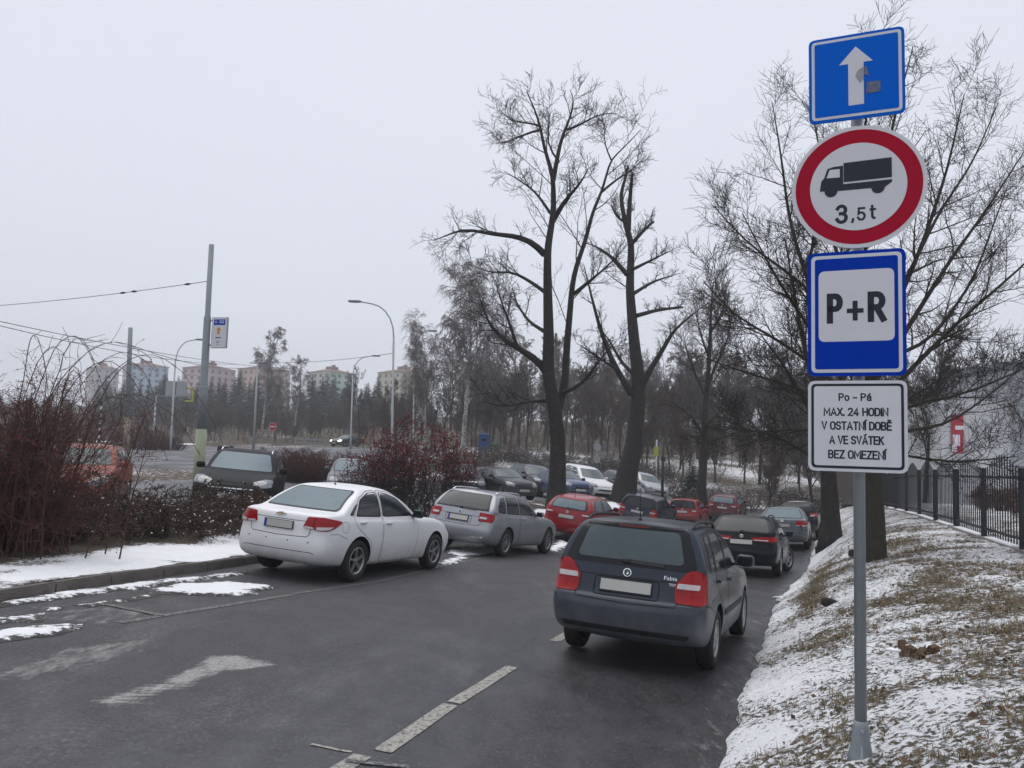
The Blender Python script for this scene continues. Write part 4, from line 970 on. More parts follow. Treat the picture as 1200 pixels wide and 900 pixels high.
HATCH = dict(
    wb=2.65, R=.318, tw=.205, C=(-.28, 1.92), wheel='five',
    low=[dict(xr=-.50, xf=3.2, z=zl(-1, .25, 4, .22), w=.68),
         dict(xr=-.74, xf=3.36, z=zl(-1, .32, -.4, .26, .3, .21, 2.3, .20, 3.5, .20), w=.83),
         dict(xr=-.805, xf=3.46, z=zl(-1, .48, -.3, .45, .5, .42, 2.2, .42, 3.6, .36), w=.875),
         dict(xr=-.81, xf=3.485, z=zl(-1, .63, -.3, .62, .5, .60, 2.2, .60, 3.6, .50), w=.889, rb=.13, rc=.22),
         dict(xr=-.775, xf=3.46, z=zl(-1, .72, -.3, .76, .5, .77, 2.2, .75, 3.6, .63), w=.885, rb=.12, rc=.22),
         dict(xr=-.745, xf=3.35, z=zl(-1, .86, -.5, .92, 0, .94, 1.9, .91, 2.8, .87, 3.4, .77), w=.862, rb=.11, rc=.22),
         dict(xr=-.695, xf=3.08, z=zl(-1, 1.02, -.5, 1.03, 0, 1.0, 1.9, .955, 2.7, .94, 3.2, .87), w=.83, rb=.11, fb=.24)],
    up=[dict(xrc=-.67, xrs=-.53, xfc=2.36, xfs=1.90, w=.80, z=zl(-.7, 1.08, -.2, 1.06, .8, .99, 1.9, .97, 2.5, 1.01)),
        dict(xrc=-.55, xrs=-.38, xfc=1.92, xfs=1.50, w=.72, z=zl(-.7, 1.26, 2, 1.24)),
        dict(xrc=-.42, xrs=-.24, xfc=1.42, xfs=1.12, w=.61, z=zl(-.5, 1.385, .1, 1.42, .8, 1.43, 1.5, 1.39)),
        dict(xrc=-.38, xrs=-.18, xfc=1.26, xfs=1.0, w=.45, z=zl(-.5, 1.42, .1, 1.46, .8, 1.475, 1.4, 1.435))],
    crease={3: .2, 4: .3, 7: .3, 9: .2},
    side_windows=[[(1.74, 1.0), (1.24, 1.32), (.96, 1.375), (.70, 1.39), (.68, .995)], [(.62, .995), (.64, 1.392), (.14, 1.375), (-.10, 1.28), (-.22, 1.08), (-.20, 1.05)]],
    doors=[[(.65, .26), (.66, 1.41), (.98, 1.395), (1.28, 1.33), (1.84, .96), (1.86, .60), (1.80, .26)], [(.62, .26), (.63, 1.41), (.12, 1.395), (-.16, 1.28), (-.24, 1.0), (-.10, .86), (.32, .60), (.38, .26)]],
    handles=[(.82, .90), (.0, .93)],
    rear_window=[(-.60, 1.06), (.60, 1.06), (.64, 1.12), (.55, 1.37), (-.55, 1.37), (-.64, 1.12)],
    rear_glass=[(-.58, 1.085), (.58, 1.085), (.50, 1.345), (-.50, 1.345)],
    windscreen=[(-.68, 1.03), (.68, 1.03), (.53, 1.37), (-.53, 1.37)],
    tail=[(-.30, .90), (-.27, .985), (.10, 1.04), (.22, 1.01), (.12, .90), (-.10, .86)], tail_clear=[[(-.26, .905), (-.25, .945), (-.06, .94), (-.08, .895)]],
    tailgate=[(-.64, 1.08), (-.58, .95), (-.56, .74), (-.5, .70), (0, .69), (.5, .70), (.56, .74), (.58, .95), (.64, 1.08)],
    plate_z=.815, badge=.965, wiper=(0.0, 1.08, -.36, 1.075), mirror=(1.74, 1.0), antenna=-.1, rails=(-.2, 1.1, .55),
    bumper_cut=[(-.75, .74), (-.55, .74), (-.34, .66)],
    grilles=[[(-.46, .52), (.46, .52), (.52, .68), (-.52, .68)], [(-.5, .26), (.5, .26), (.5, .38), (-.5, .38)]],
    head=[(-.34, .62), (-.32, .74), (-.02, .84), (.14, .81), (.02, .66)], fplate_z=.46)
SUV = dict(
    wb=2.64, R=.345, tw=.22, C=(-.30, 1.95), wheel='five',
    low=[dict(xr=-.55, xf=3.2, z=zl(-1, .34, 4, .32), w=.70),
         dict(xr=-.80, xf=3.36, z=zl(-1, .42, -.4, .35, .3, .30, 2.3, .30, 3.5, .32), w=.85),
         dict(xr=-.875, xf=3.45, z=zl(-1, .58, -.3, .55, .5, .52, 2.2, .52, 3.6, .48), w=.895),
         dict(xr=-.885, xf=3.47, z=zl(-1, .74, -.3, .73, .5, .70, 2.2, .70, 3.6, .62), w=.91, rb=.09),
         dict(xr=-.855, xf=3.45, z=zl(-1, .83, -.3, .88, .5, .88, 2.2, .87, 3.6, .76), w=.905, rb=.08),
         dict(xr=-.82, xf=3.36, z=zl(-1, .96, -.5, 1.06, 0, 1.08, 1.9, 1.04, 2.8, 1.0, 3.4, .91), w=.885, rb=.08),
         dict(xr=-.76, xf=3.12, z=zl(-1, 1.14, -.5, 1.16, 0, 1.13, 1.9, 1.09, 2.7, 1.07, 3.2, 1.0), w=.855, rb=.08, fb=.22)],
    up=[dict(xrc=-.74, xrs=-.61, xfc=2.36, xfs=1.92, w=.83, z=zl(-.8, 1.20, -.2, 1.18, .8, 1.12, 1.9, 1.10, 2.5, 1.14)),
        dict(xrc=-.63, xrs=-.47, xfc=1.95, xfs=1.52, w=.765, z=zl(-.8, 1.42, 2, 1.38)),
        dict(xrc=-.50, xrs=-.34, xfc=1.48, xfs=1.18, w=.66, z=zl(-.6, 1.57, .1, 1.60, .8, 1.60, 1.6, 1.56)),
        dict(xrc=-.45, xrs=-.28, xfc=1.32, xfs=1.06, w=.49, z=zl(-.6, 1.62, .1, 1.65, .8, 1.66, 1.4, 1.61))],
    crease={3: .25, 4: .35, 7: .3, 9: .25},
    side_windows=[[(1.78, 1.13), (1.28, 1.48), (1.0, 1.545), (.72, 1.56), (.70, 1.12)], [(.64, 1.12), (.66, 1.562), (.05, 1.55), (-.08, 1.16)], [(-.15, 1.17), (-.05, 1.535), (-.26, 1.50), (-.46, 1.25), (-.44, 1.20)]],
    doors=[[(.67, .38), (.68, 1.58), (1.02, 1.565), (1.32, 1.49), (1.88, 1.09), (1.9, .7), (1.82, .38)], [(.64, .38), (.65, 1.58), (.02, 1.57), (-.13, 1.14), (-.10, 1.0), (.34, .72), (.40, .38)]],
    handles=[(.84, 1.03), (.06, 1.05)],
    rear_window=[(-.68, 1.19), (.68, 1.19), (.58, 1.55), (-.58, 1.55)], rear_glass=[(-.64, 1.215), (.64, 1.215), (.55, 1.53), (-.55, 1.53)],
    windscreen=[(-.71, 1.16), (.71, 1.16), (.57, 1.55), (-.57, 1.55)],
    tail=[(-.26, .96), (-.22, 1.12), (.10, 1.12), (.12, .98), (-.05, .94)], tail_clear=[[(-.22, 1.0), (-.21, 1.04), (-.06, 1.04), (-.07, 1.0)]],
    tailgate=[(-.66, 1.18), (-.60, 1.05), (-.60, .86), (0, .83), (.60, .86), (.60, 1.05), (.66, 1.18)],
    plate_z=.96, badge=1.10, wiper=(0.0, 1.215, -.36, 1.21), mirror=(1.78, 1.14), rails=(-.3, 1.2, .60), antenna=-.2, bumper_cut=[(-.80, .86), (-.6, .86), (-.38, .78)],
    grilles=[[(-.46, .66), (.46, .66), (.50, .86), (-.50, .86)], [(-.55, .40), (.55, .40), (.55, .54), (-.55, .54)]],
    grille_bar=[(-.47, .755), (.47, .755), (.47, .775), (-.47, .775)],
    head=[(-.34, .80), (-.33, .92), (.02, 1.0), (.20, .98), (.06, .84)], fplate_z=.60)
BOX = dict(SUV)  # upright off-roader
BOX['scale'] = (1.08, 1.04, 1.14)
# ================================================================== parked cars
def paint(name, c, metal=.2, rough=.27, coat=.28, dirt=(.66, (.27, .265, .26), 1.5)): return mat(name, c, rough, metal=metal, coat=coat * (.5 if max(c) < .02 else 1), spec=.22 if max(c) < .02 else .38, dirt=dirt)
SLX, SLY = -.052, -.045
def park(o, slope=True):
    """set the car on the sloping lot"""
    x, y = o.location.x, o.location.y; h = o.rotation_euler.z; d = np.array([cos(h), sin(h)]); l = np.array([-sin(h), cos(h)])
    zf = lambda p: gz(p[0], p[1]); wb = 2.6; c = np.array([x, y])
    z0 = zf(c); zf_ = zf(c + d * wb); zl_ = zf(c + l * .75); zr_ = zf(c - l * .75)
    if abs(zl_ - zr_) > .25: zl_ = zr_ = z0
    fx = Vector((d[0], d[1], (zf_ - z0) / wb)).normalized(); ly = Vector((l[0], l[1], (zl_ - zr_) / 1.5)).normalized(); up = fx.cross(ly).normalized(); ly = up.cross(fx)
    m = Matrix((fx, ly, up)).transposed(); o.rotation_euler = m.to_euler(); o.location.z = (zl_ + zr_) / 2 + .012
H23 = radians(23)
C = 'car'; GL = 'cars parked along the kerb side of the aisle'; GR = 'cars parked along the snowy bank'; GU = 'cars in the upper rows facing the aisle'
def car(name, label, st, pt, x, y, hd, group, **k):
    o = build_car(name, label, C, st, pt, (x, y, 0), hd, group, **k); park(o); return o
car('estate_car', 'dark blue-grey estate car with black roof rails parked beside the snowy bank', WAGON, paint('paint_slate', (.015, .023, .038), .2, .28, .25, (.72, (.27, .28, .30), 1.25)), 1.48, 8.78, H23, GR, rear_glass='glass_frost', opts=('wiper', 'rails', 'antenna', 'black_mirror_no'))
car('saloon_car', 'white four-door saloon with grey alloy wheels parked at the kerb', SEDAN, paint('paint_white', (.76, .76, .77), 0, .36, .3, (.62, (.27, .25, .23), 1.2)), -3.19, 13.09, radians(21.9), GL, rear_glass='glass_pale', opts=('antenna', 'eu', 'black_mirror'))
car('estate_car', 'silver estate car with chrome roof rails parked ahead of the white saloon', LONG, paint('paint_silver', (.33, .34, .365), .45, .36, .4, (.58, (.17, .165, .16), 1.3)), -.84, 19.7, radians(24.3), GL, opts=('wiper', 'rails', 'chrome_rails', 'antenna', 'eu'))
BW = dict(LONG, scale=(.96, .97, .985), wheel='five', steer=-.35, texts=[], tail=[(-.46, .86), (-.44, .945), (.05, .985), (.14, .95), (.08, .88), (-.10, .85)], tail_clear=[[(-.42, .868), (-.41, .89), (-.15, .89), (-.16, .866)]], chrome_line=[(1.8, .995), (.7, .99), (-.1, 1.01), (-.60, 1.045), (-.54, 1.2), (-.30, 1.40)], rear_panels=[])
car('estate_car', 'black estate car with chrome window trim parked in front of the blue-grey estate', BW, paint('paint_black', (.007, .008, .011), .1, .26, .25, (.5, (.15, .15, .155), .9)), 6.09, 20.43, radians(23.6), GR, opts=('wiper', 'rails', 'antenna'))
car('hatchback_car', 'bright red hatchback parked ahead of the silver estate', dict(HATCH), paint('paint_red', (.26, .006, .013), .1, .3, .3, (.5, (.12, .06, .06), .6)), 2.15, 26.9, radians(24), GL, glass='glass_pale', rear_glass='glass_pale', opts=('wiper', 'antenna'))
car('estate_car', 'dark navy estate car parked between the two red cars', dict(WAGON, scale=(1.05, 1.06, 1.0), texts=[], wheel='five'), paint('paint_navy', (.010, .016, .035), .2), 5.7, 34.6, radians(25), GL, opts=('wiper',))
car('hatchback_car', 'older red hatchback with pale reversing lamps at the far end of the row', dict(WAGON, scale=(.95, .99, .97), texts=[]), paint('paint_red_old', (.27, .010, .018), 0), 9.3, 42, radians(24), GL, opts=('wiper',), level=1)
car('hatchback_car', 'dark maroon hatchback parked farthest along the kerb side', dict(HATCH, scale=(1, 1, 1.03)), paint('paint_maroon', (.10, .012, .020), .1), 12.4, 46, radians(24), GL, level=1, glass='glass_pale', rear_glass='glass_pale')
car('saloon_car', 'silver-grey saloon with red tail lamps parked ahead of the black estate', dict(SEDAN, texts=[], badge_kind=None), paint('paint_greyblue', (.11, .125, .14), .4), 10.1, 29.2, radians(22), GR, glass='glass_pale', rear_glass='glass_pale', level=1, opts=('doors',))
car('off_road_car', 'black off-roader with a snow-covered roof parked beside the thick-trunked tree', dict(SUV), paint('paint_black2', (.010, .010, .012), .2), 13.3, 36.4, radians(23), GR, level=1)
sn = MB()
car('hatchback_car', 'dark red car parked behind the snow-roofed off-roader', dict(HATCH), paint('paint_darkred', (.12, .012, .02), .1), 15.6, 43, radians(22), GR, level=1)
FU = math.radians
car('off_road_car', 'black off-roader with silver roof rails facing the bush strip, beside the trolley pole', dict(SUV, scale=(1, 1.02, 1.02)), paint('paint_black3', (.008, .008, .010), 0, .6, 0), -7.0, 21.3, FU(168), GU, rear_glass='glass_pale', opts=('front_frost', 'rails', 'chrome_rails'))
car('small_car', 'orange small car half hidden behind the rose bush', dict(HATCH, scale=(.90, .96, 1.06)), paint('paint_orange', (.24, .046, .018), .05, .4, .15), -10.6, 20.4, FU(163), GU, rear_glass='glass_frost', opts=('front_frost', 'rails'))
car('saloon_car', 'dark grey saloon with a pale windscreen seen between the clipped hedge and the red-berried bush', dict(SEDAN, badge_kind=None, texts=[]), paint('paint_grey', (.07, .075, .085), .3), -6.6, 33.2, FU(170), GU, rear_glass='glass_pale', opts=('front_frost',), level=1)
car('estate_car', 'dark blue estate car peeking out beside the red-berried bush', dict(LONG, texts=[]), paint('paint_dblue', (.022, .028, .045), .25), -2.4, 40.6, FU(172), GU, level=1, glass='glass_frost')
car('hatchback_car', 'black hatchback facing the silver estate, turned at an angle', dict(HATCH), paint('paint_blackg', (.012, .016, .018), .2), -.9, 39.9, FU(152), GU, level=1, glass='glass_frost')
car('off_road_car', 'purple-brown off-roader half behind the forked tree', dict(SUV), paint('paint_plum', (.045, .038, .05), .3), .9, 45.6, FU(158), GU, level=1, glass='glass_frost')
car('hatchback_car', 'cobalt blue hatchback between the forked tree and the white off-roader', dict(HATCH), paint('paint_cobalt', (.010, .028, .11), .2), 2.4, 42.9, FU(160), GU, level=1, glass='glass_frost')
car('off_road_car', 'tall white box-shaped off-roader next to the cobalt blue hatchback', dict(BOX), paint('paint_white2', (.68, .68, .68), 0), 4.0, 48.6, FU(158), GU, level=1, glass='glass_frost')
car('hatchback_car', 'pale silver hatchback just behind the burled tree', dict(HATCH), paint('paint_silver2', (.36, .37, .39), .3), 8.7, 54.6, FU(165), GU, level=1, glass='glass_frost')
car('hatchback_car', 'small dark grey car squeezed beside the pale silver hatchback', dict(HATCH, scale=(.95, .95, .98)), paint('paint_grey2', (.08, .085, .095), .3), 7.0, 53.0, FU(165), GU, level=1, glass='glass_frost')
def moving():
    b = at(394, 526, 96); z = RZ(b[0], b[1])
    o = build_car('saloon_car', 'dark green saloon driving on the main road with its headlights on', C, dict(SEDAN, texts=[], badge_kind=None), paint('paint_dgreen', (.02, .03, .028), .2), (b[0] + 1.6, b[1] + 1.5, z + .02), FU(205), None, 1, 'glass_frost', None, ('lit',))
moving()
# snow on the off-roader's roof
for o in COL.objects:
    if o.get('label', '').startswith('black off-roader with a snow-covered roof'): SR = o
me = MB().box((.45, 0, 1.66), (1.5, 1.0, .035)).mesh('roof_snow'); so = bpy.data.objects.new('roof_snow', me); COL.objects.link(so); m_ = so.modifiers.new('s', 'SUBSURF'); m_.levels = 3; m_.render_levels = 3; me.materials.append(M['snow']); so.parent = SR

# ================================================================== trees, bushes
def unit(v): return v / (np.linalg.norm(v, axis=-1, keepdims=True) + 1e-9)
def tubes(groups):
    """groups: list of (pts (B,N,3), rad (B,N), sides) -> verts, quads"""
    VV, FF, n0 = [], [], 0
    for pts, rad, k in groups:
        B, N, _ = pts.shape
        if B == 0: continue
        t = np.empty_like(pts); t[:, 1:-1] = pts[:, 2:] - pts[:, :-2]; t[:, 0] = pts[:, 1] - pts[:, 0]; t[:, -1] = pts[:, -1] - pts[:, -2]; t = unit(t)
        ref = np.where(np.abs(t[:, :1, 2:3]) > .9, np.array([1., 0, 0]), np.array([0, 0, 1.])) * np.ones((B, N, 1))
        a = unit(np.cross(t, ref)); b = np.cross(a, t); an = np.arange(k) * 2 * pi / k
        ring = pts[:, :, None, :] + (a[:, :, None, :] * np.cos(an)[None, None, :, None] + b[:, :, None, :] * np.sin(an)[None, None, :, None]) * rad[:, :, None, None]
        VV.append(ring.reshape(-1, 3))
        bi, ni, ki = np.meshgrid(np.arange(B), np.arange(N - 1), np.arange(k), indexing='ij')
        o = n0 + (bi * N + ni) * k; q = np.stack([o + ki, o + (ki + 1) % k, o + k + (ki + 1) % k, o + k + ki], -1).reshape(-1, 4)
        FF.append(q); n0 += B * N * k
    return np.concatenate(VV), np.concatenate(FF)
def extend(start, d, ln, rad, N, wig, trop, rng, tip=.35):
    B = len(start); pts = np.empty((B, N, 3)); pts[:, 0] = start; d = unit(d)
    for i in range(1, N):
        d = unit(d + rng.normal(0, wig, (B, 3)) + np.array([0, 0, 1.]) * trop); pts[:, i] = pts[:, i - 1] + d * (ln / (N - 1))[:, None]
    t = np.linspace(0, 1, N); return pts, rad[:, None] * (1 - (1 - tip) * t)[None]
def spawn(pts, rad, ln, m, rng, t0=.25, ang=(.5, 1.0), lr=(.35, .6), rr=.55, taper=.5, up=0.0):
    """m side shoots on each branch"""
    B, N, _ = pts.shape; t = t0 + (1 - t0) * (np.arange(m)[None] + rng.random((B, m))) / m; f = t * (N - 1); i = np.minimum(f.astype(int), N - 2); w = f - i
    bi = np.arange(B)[:, None]; p = pts[bi, i] * (1 - w[..., None]) + pts[bi, i + 1] * w[..., None]; tan = unit(pts[bi, i + 1] - pts[bi, i])
    r = rad[bi, i] * (1 - w) + rad[bi, i + 1] * w
    rnd = unit(rng.normal(0, 1, (B, m, 3))); side = unit(rnd - tan * (rnd * tan).sum(-1, keepdims=True)); side[..., 2] += up; side = unit(side)
    a = rng.uniform(ang[0], ang[1], (B, m, 1)); d = tan * np.cos(a) + side * np.sin(a)
    l = ln[:, None] * rng.uniform(lr[0], lr[1], (B, m)) * (1 - taper * t)
    return p.reshape(-1, 3), d.reshape(-1, 3), l.reshape(-1), np.minimum(r * rr, r).reshape(-1)
def bark(name, c0, c1, sc=6):
    return mat(name, c0, .9, spec=.2, noise=(sc, c1, .25), bump=(sc * 5, .7))
M['bark_dark'] = bark('bark_dark', (.022, .020, .019), (.05, .046, .042))
M['bark_mid'] = bark('bark_mid', (.045, .038, .032), (.085, .075, .062))
M['bark_green'] = bark('bark_green', (.034, .031, .025), (.062, .056, .044))
M['twig_dark'] = mat('twig_dark', (.040, .035, .034), .9, spec=.15); M['twig_mid'] = mat('twig_mid', (.09, .074, .067), .9, spec=.15)
M['twig_brown'] = mat('twig_brown', (.135, .10, .083), .9, spec=.15, noise=(.8, (.09, .072, .065), .3)); M['twig_pale'] = mat('twig_pale', (.21, .19, .185), .9, spec=.15)
M['twig_grey'] = mat('twig_grey', (.11, .096, .092), .9, spec=.15, noise=(.5, (.075, .065, .063), .3))
M['birch'] = mat('birch_bark', (.45, .44, .42), .8, noise=(5, (.08, .075, .07), .12))
M['cane_red'] = mat('cane_red', (.10, .040, .033), .7, spec=.3, noise=(3, (.058, .032, .026), .3))
M['needle'] = mat('needle', (.020, .034, .030), .8, spec=.2, noise=(1.2, (.032, .05, .042), .3))
def twiggy(limbs, rng, counts, lens0, lr=((.4, .7), (.35, .6), (.35, .6)), trop=(.05, .05, .05), wig=(.09, .10, .11), minr=.010, N=(7, 5, 4), ang=((.5, 1.05), (.5, 1.1), (.5, 1.1)), t0=.25, up=.1, sides=(4, 3, 3), mlen=1.0):
    """side shoots in three orders on a list of limbs (pts, rad)"""
    groups = []; cur = [(np.asarray(p)[None], np.asarray(r)[None], np.array([l])) for p, r, l in limbs]
    # resample the limbs to equal counts
    P = []; R = []; Ln = []
    for p, r, l in cur:
        p = p[0]; r = r[0]; d = np.r_[0, np.cumsum(np.linalg.norm(np.diff(p, axis=0), axis=1))]; q = np.linspace(0, d[-1], 14)
        P.append(np.stack([np.interp(q, d, p[:, i]) for i in range(3)], 1)); R.append(np.interp(q, d, r)); Ln.append(l[0] if l[0] else d[-1] * lens0)
    P = np.array(P); R = np.array(R); Ln = np.array(Ln)
    for k, m in enumerate(counts):
        s, d, l, r = spawn(P, R, Ln, m, rng, t0 if k == 0 else .12, ang[k], lr[k], .5, .45, up)
        l = np.maximum(l, np.array([1.15, .62, .36])[k] * rng.uniform(.7, 1.5, len(l)) * (1.0 if minr > .008 else .75) * mlen)
        r = np.clip(r, minr, (.036, .016, .011)[k] if minr > .008 else (.026, .011, .008)[k])
        P, R = extend(s, d, l, r, N[k], wig[k], trop[k], rng); R = np.maximum(R, minr * .8); Ln = l; groups.append((P, R, sides[k]))
    return groups
def tree_obj(name, label, trunk_groups, twig_groups, loc, mt, tw, group=None):
    root = empty(name, loc); tag(root, label, 'tree', group)
    v, f = tubes(trunk_groups); link('trunk', nmesh('trunk', v, f), mt, root, True)
    v, f = tubes(twig_groups); link('crown', nmesh('crown', v, f), tw, root)
    return root
def copy_tree(root, loc, rz=0, s=1.0, label=None, sz=None):
    c = root.copy(); COL.objects.link(c); c.location = loc; c.rotation_euler = (0, 0, rz); c.scale = (s, s, sz or s)
    if label: c['label'] = label
    for ch in root.children:
        k = ch.copy(); COL.objects.link(k); k.parent = c
    return c
def px_limb(px, y0, dy, r0, r1, org, rng=None):
    """a limb drawn through picture points, receding by dy metres along its length"""
    n = len(px); P = []
    for i, q in enumerate(px): P.append(at(q[0], q[1], y0 + dy * (i / (n - 1)) ** 1.2) - org)
    P = np.array(P); d = np.r_[0, np.cumsum(np.linalg.norm(np.diff(P, axis=0), axis=1))]; m = max(6, int(d[-1] / .4)); q = np.linspace(0, d[-1], m)
    P = np.stack([np.interp(q, d, P[:, i]) for i in range(3)], 1)
    k = P.copy(); k[1:-1] = (P[:-2] + 2 * P[1:-1] + P[2:]) / 4; P = k
    return P, np.linspace(r0, r1, m), d[-1]
def hero(name, label, y0, bx, by, specs, counts, seed, mt, tw, flare, minr=.011, lens0=.55, mlen=1.0):
    rng = np.random.default_rng(seed); b = at(bx, by, y0); g = gz(b[0], b[1]); org = np.array([b[0], b[1], g]); limbs = []
    for (px, dy, r0, r1, ys) in specs:
        limbs.append(px_limb(px, y0 + ys, dy, r0, r1, org))
    tp, tr, tl = limbs[0]; tp = np.vstack([[tp[0][0], tp[0][1], -.15], tp]); tr = np.r_[tr[0], tr]
    for i in range(len(tr)): tr[i] *= 1 + flare[0] * math.exp(-max(0, tp[i][2]) / flare[1])
    limbs[0] = (tp, tr, tl)
    groups = [(p[None], r[None], 14 if i == 0 else 8) for i, (p, r, l) in enumerate(limbs)]
    tw_g = twiggy([(p, r, None) for p, r, l in limbs[1:]] + [(tp[len(tp) // 2:], tr[len(tr) // 2:], None)], rng, counts, lens0, minr=minr, mlen=mlen)
    thick = [g for g in tw_g[:1]]
    return tree_obj(name, label, groups + thick, tw_g[1:], org, mt, tw), limbs, org
T1 = [([(651, 600), (653, 567), (654, 520), (650, 480), (648, 469), (642, 438), (643, 393), (641.5, 330), (641.5, 292), (649, 247), (648, 206), (638, 174), (632, 143), (624, 122), (617, 107)], -1.0, .37, .02, 0),
      ([(654, 480), (662, 450), (664, 409), (671, 330), (676, 310), (686, 282), (695, 247), (705, 225), (713, 197), (716, 187), (730, 174), (751, 152)], 1.5, .18, .015, .2),
      ([(646, 262), (662, 235), (670, 225), (681, 216), (690, 196)], -1.5, .13, .015, -.3), ([(648, 212), (657, 165), (670, 133), (673, 116), (668, 105)], 1.2, .11, .012, -.6),
      ([(665, 152), (686, 144), (702, 132), (724, 133)], .8, .06, .01, .1), ([(635, 152), (619, 155), (600, 165), (581, 168)], -1.2, .06, .01, -.9), ([(634, 148), (619, 143), (600, 143), (585, 128)], .9, .05, .01, -.9),
      ([(638, 298), (626, 285), (607, 277), (575, 274), (543, 268), (508, 282)], -2.5, .15, .012, -.3), ([(705, 225), (724, 209), (743, 198), (755, 184)], 1.0, .06, .01, 1.2), ([(716, 187), (708, 168), (708, 144)], .5, .04, .01, 1.5),
      ([(641, 436), (626, 419), (603, 406), (584, 393), (570, 374), (563, 350)], -2.0, .19, .015, 0), ([(606, 407), (600, 387), (588, 355), (580, 330)], -.8, .08, .01, -1.0), ([(660, 460), (680, 453), (694, 434), (708, 415), (722, 400)], -2.2, .10, .012, .1),
      ([(642, 345), (622, 330), (600, 318), (575, 320), (550, 310)], 2.5, .09, .01, -.2), ([(645, 250), (628, 225), (610, 212), (590, 200)], 1.8, .07, .01, -.4), ([(672, 345), (690, 330), (705, 318), (725, 300)], -2.0, .09, .01, .6),
      ([(641, 390), (620, 378), (605, 355), (600, 335)], 3.0, .09, .01, -.2), ([(645, 470), (620, 470), (590, 478), (566, 470)], -1.6, .08, .01, 0), ([(655, 190), (640, 168), (645, 146), (641, 126)], -1.0, .05, .01, .2)]
hero('bare_tree', 'tall bare tree whose dark trunk forks low into two stems, behind the parked red hatchback', 33, 651, 598, T1, (10, 6, 4), 3, M['bark_dark'], M['twig_dark'], (.30, .9), .0078, .52, .9)
T2 = [([(730, 600), (731, 586), (733, 564), (743, 520), (748, 472), (748, 441), (744, 409), (741, 377), (738, 339), (740, 285), (733, 263), (729, 241), (727, 228), (733, 209), (736, 195)], .5, .50, .06, 0),
      ([(736, 270), (738, 235), (741, 203)], .4, .16, .07, .2), ([(750, 455), (765, 428), (779, 406), (789, 387), (809, 371), (825, 357)], -2.0, .20, .015, 0), ([(740, 462), (727, 441), (714, 415), (702, 381), (692, 343), (684, 310)], -1.5, .19, .02, 0),
      ([(746, 370), (771, 363), (800, 360)], 2.2, .12, .06, 0), ([(735, 322), (717, 301), (698, 288), (684, 284)], 1.2, .14, .015, .1), ([(741, 316), (771, 301), (790, 292)], -1.4, .10, .012, .1), ([(741, 345), (765, 330), (797, 320)], 2.0, .11, .012, .1),
      ([(739, 287), (758, 266), (766, 260)], 1.0, .12, .06, .2), ([(744, 440), (728, 425), (715, 400), (706, 388)], 2.4, .12, .015, 0), ([(722, 432), (705, 422), (690, 410), (675, 402)], -1.0, .09, .01, -.6), ([(735, 262), (722, 254), (716, 240)], -.9, .08, .02, .2)]
r2, l2, o2 = hero('bare_tree', 'bare tree with a swollen burl on its thick trunk and a lopped top', 41, 732, 596, T2, (8, 6, 4), 8, M['bark_dark'], M['twig_dark'], (.55, 1.6), .0085, .32, .5)
for v in r2.children[0].data.vertices:      # the burl swelling out of the lower trunk
    x, y, z = v.co
    if z < 3.5 and abs(x) < 1.4: k = .50 * math.exp(-((z - 1.45) / .62) ** 2); a = math.atan2(y + .3, x); v.co.x -= k * max(0, cos(a - pi)) ** .8; v.co.y -= .2 * k; v.co.z += .05 * sin(a * 3)
T3 = [([(824, 600), (822, 570), (826, 520), (826, 480), (830, 440), (832, 400), (833, 365), (836, 330)], .5, .30, .03, 0), ([(824, 510), (812, 490), (798, 478), (785, 470)], -1.5, .10, .012, 0), ([(828, 455), (840, 425), (852, 400), (858, 372)], 1.0, .11, .012, 0),
      ([(827, 465), (815, 440), (806, 415), (800, 390)], 1.5, .10, .012, 0), ([(831, 420), (822, 395), (815, 365), (812, 345)], -1.2, .08, .012, 0), ([(826, 500), (845, 482), (860, 470), (880, 462)], 1.8, .08, .012, 0), ([(833, 390), (845, 370), (850, 350)], -1, .06, .01, .2)]
hero('bare_tree', 'slender bare tree at the far end of the car park beside a dark fir bush', 48, 823, 596, T3, (11, 8, 6), 12, M['bark_dark'], M['twig_mid'], (.25, .6), .0105, .6)
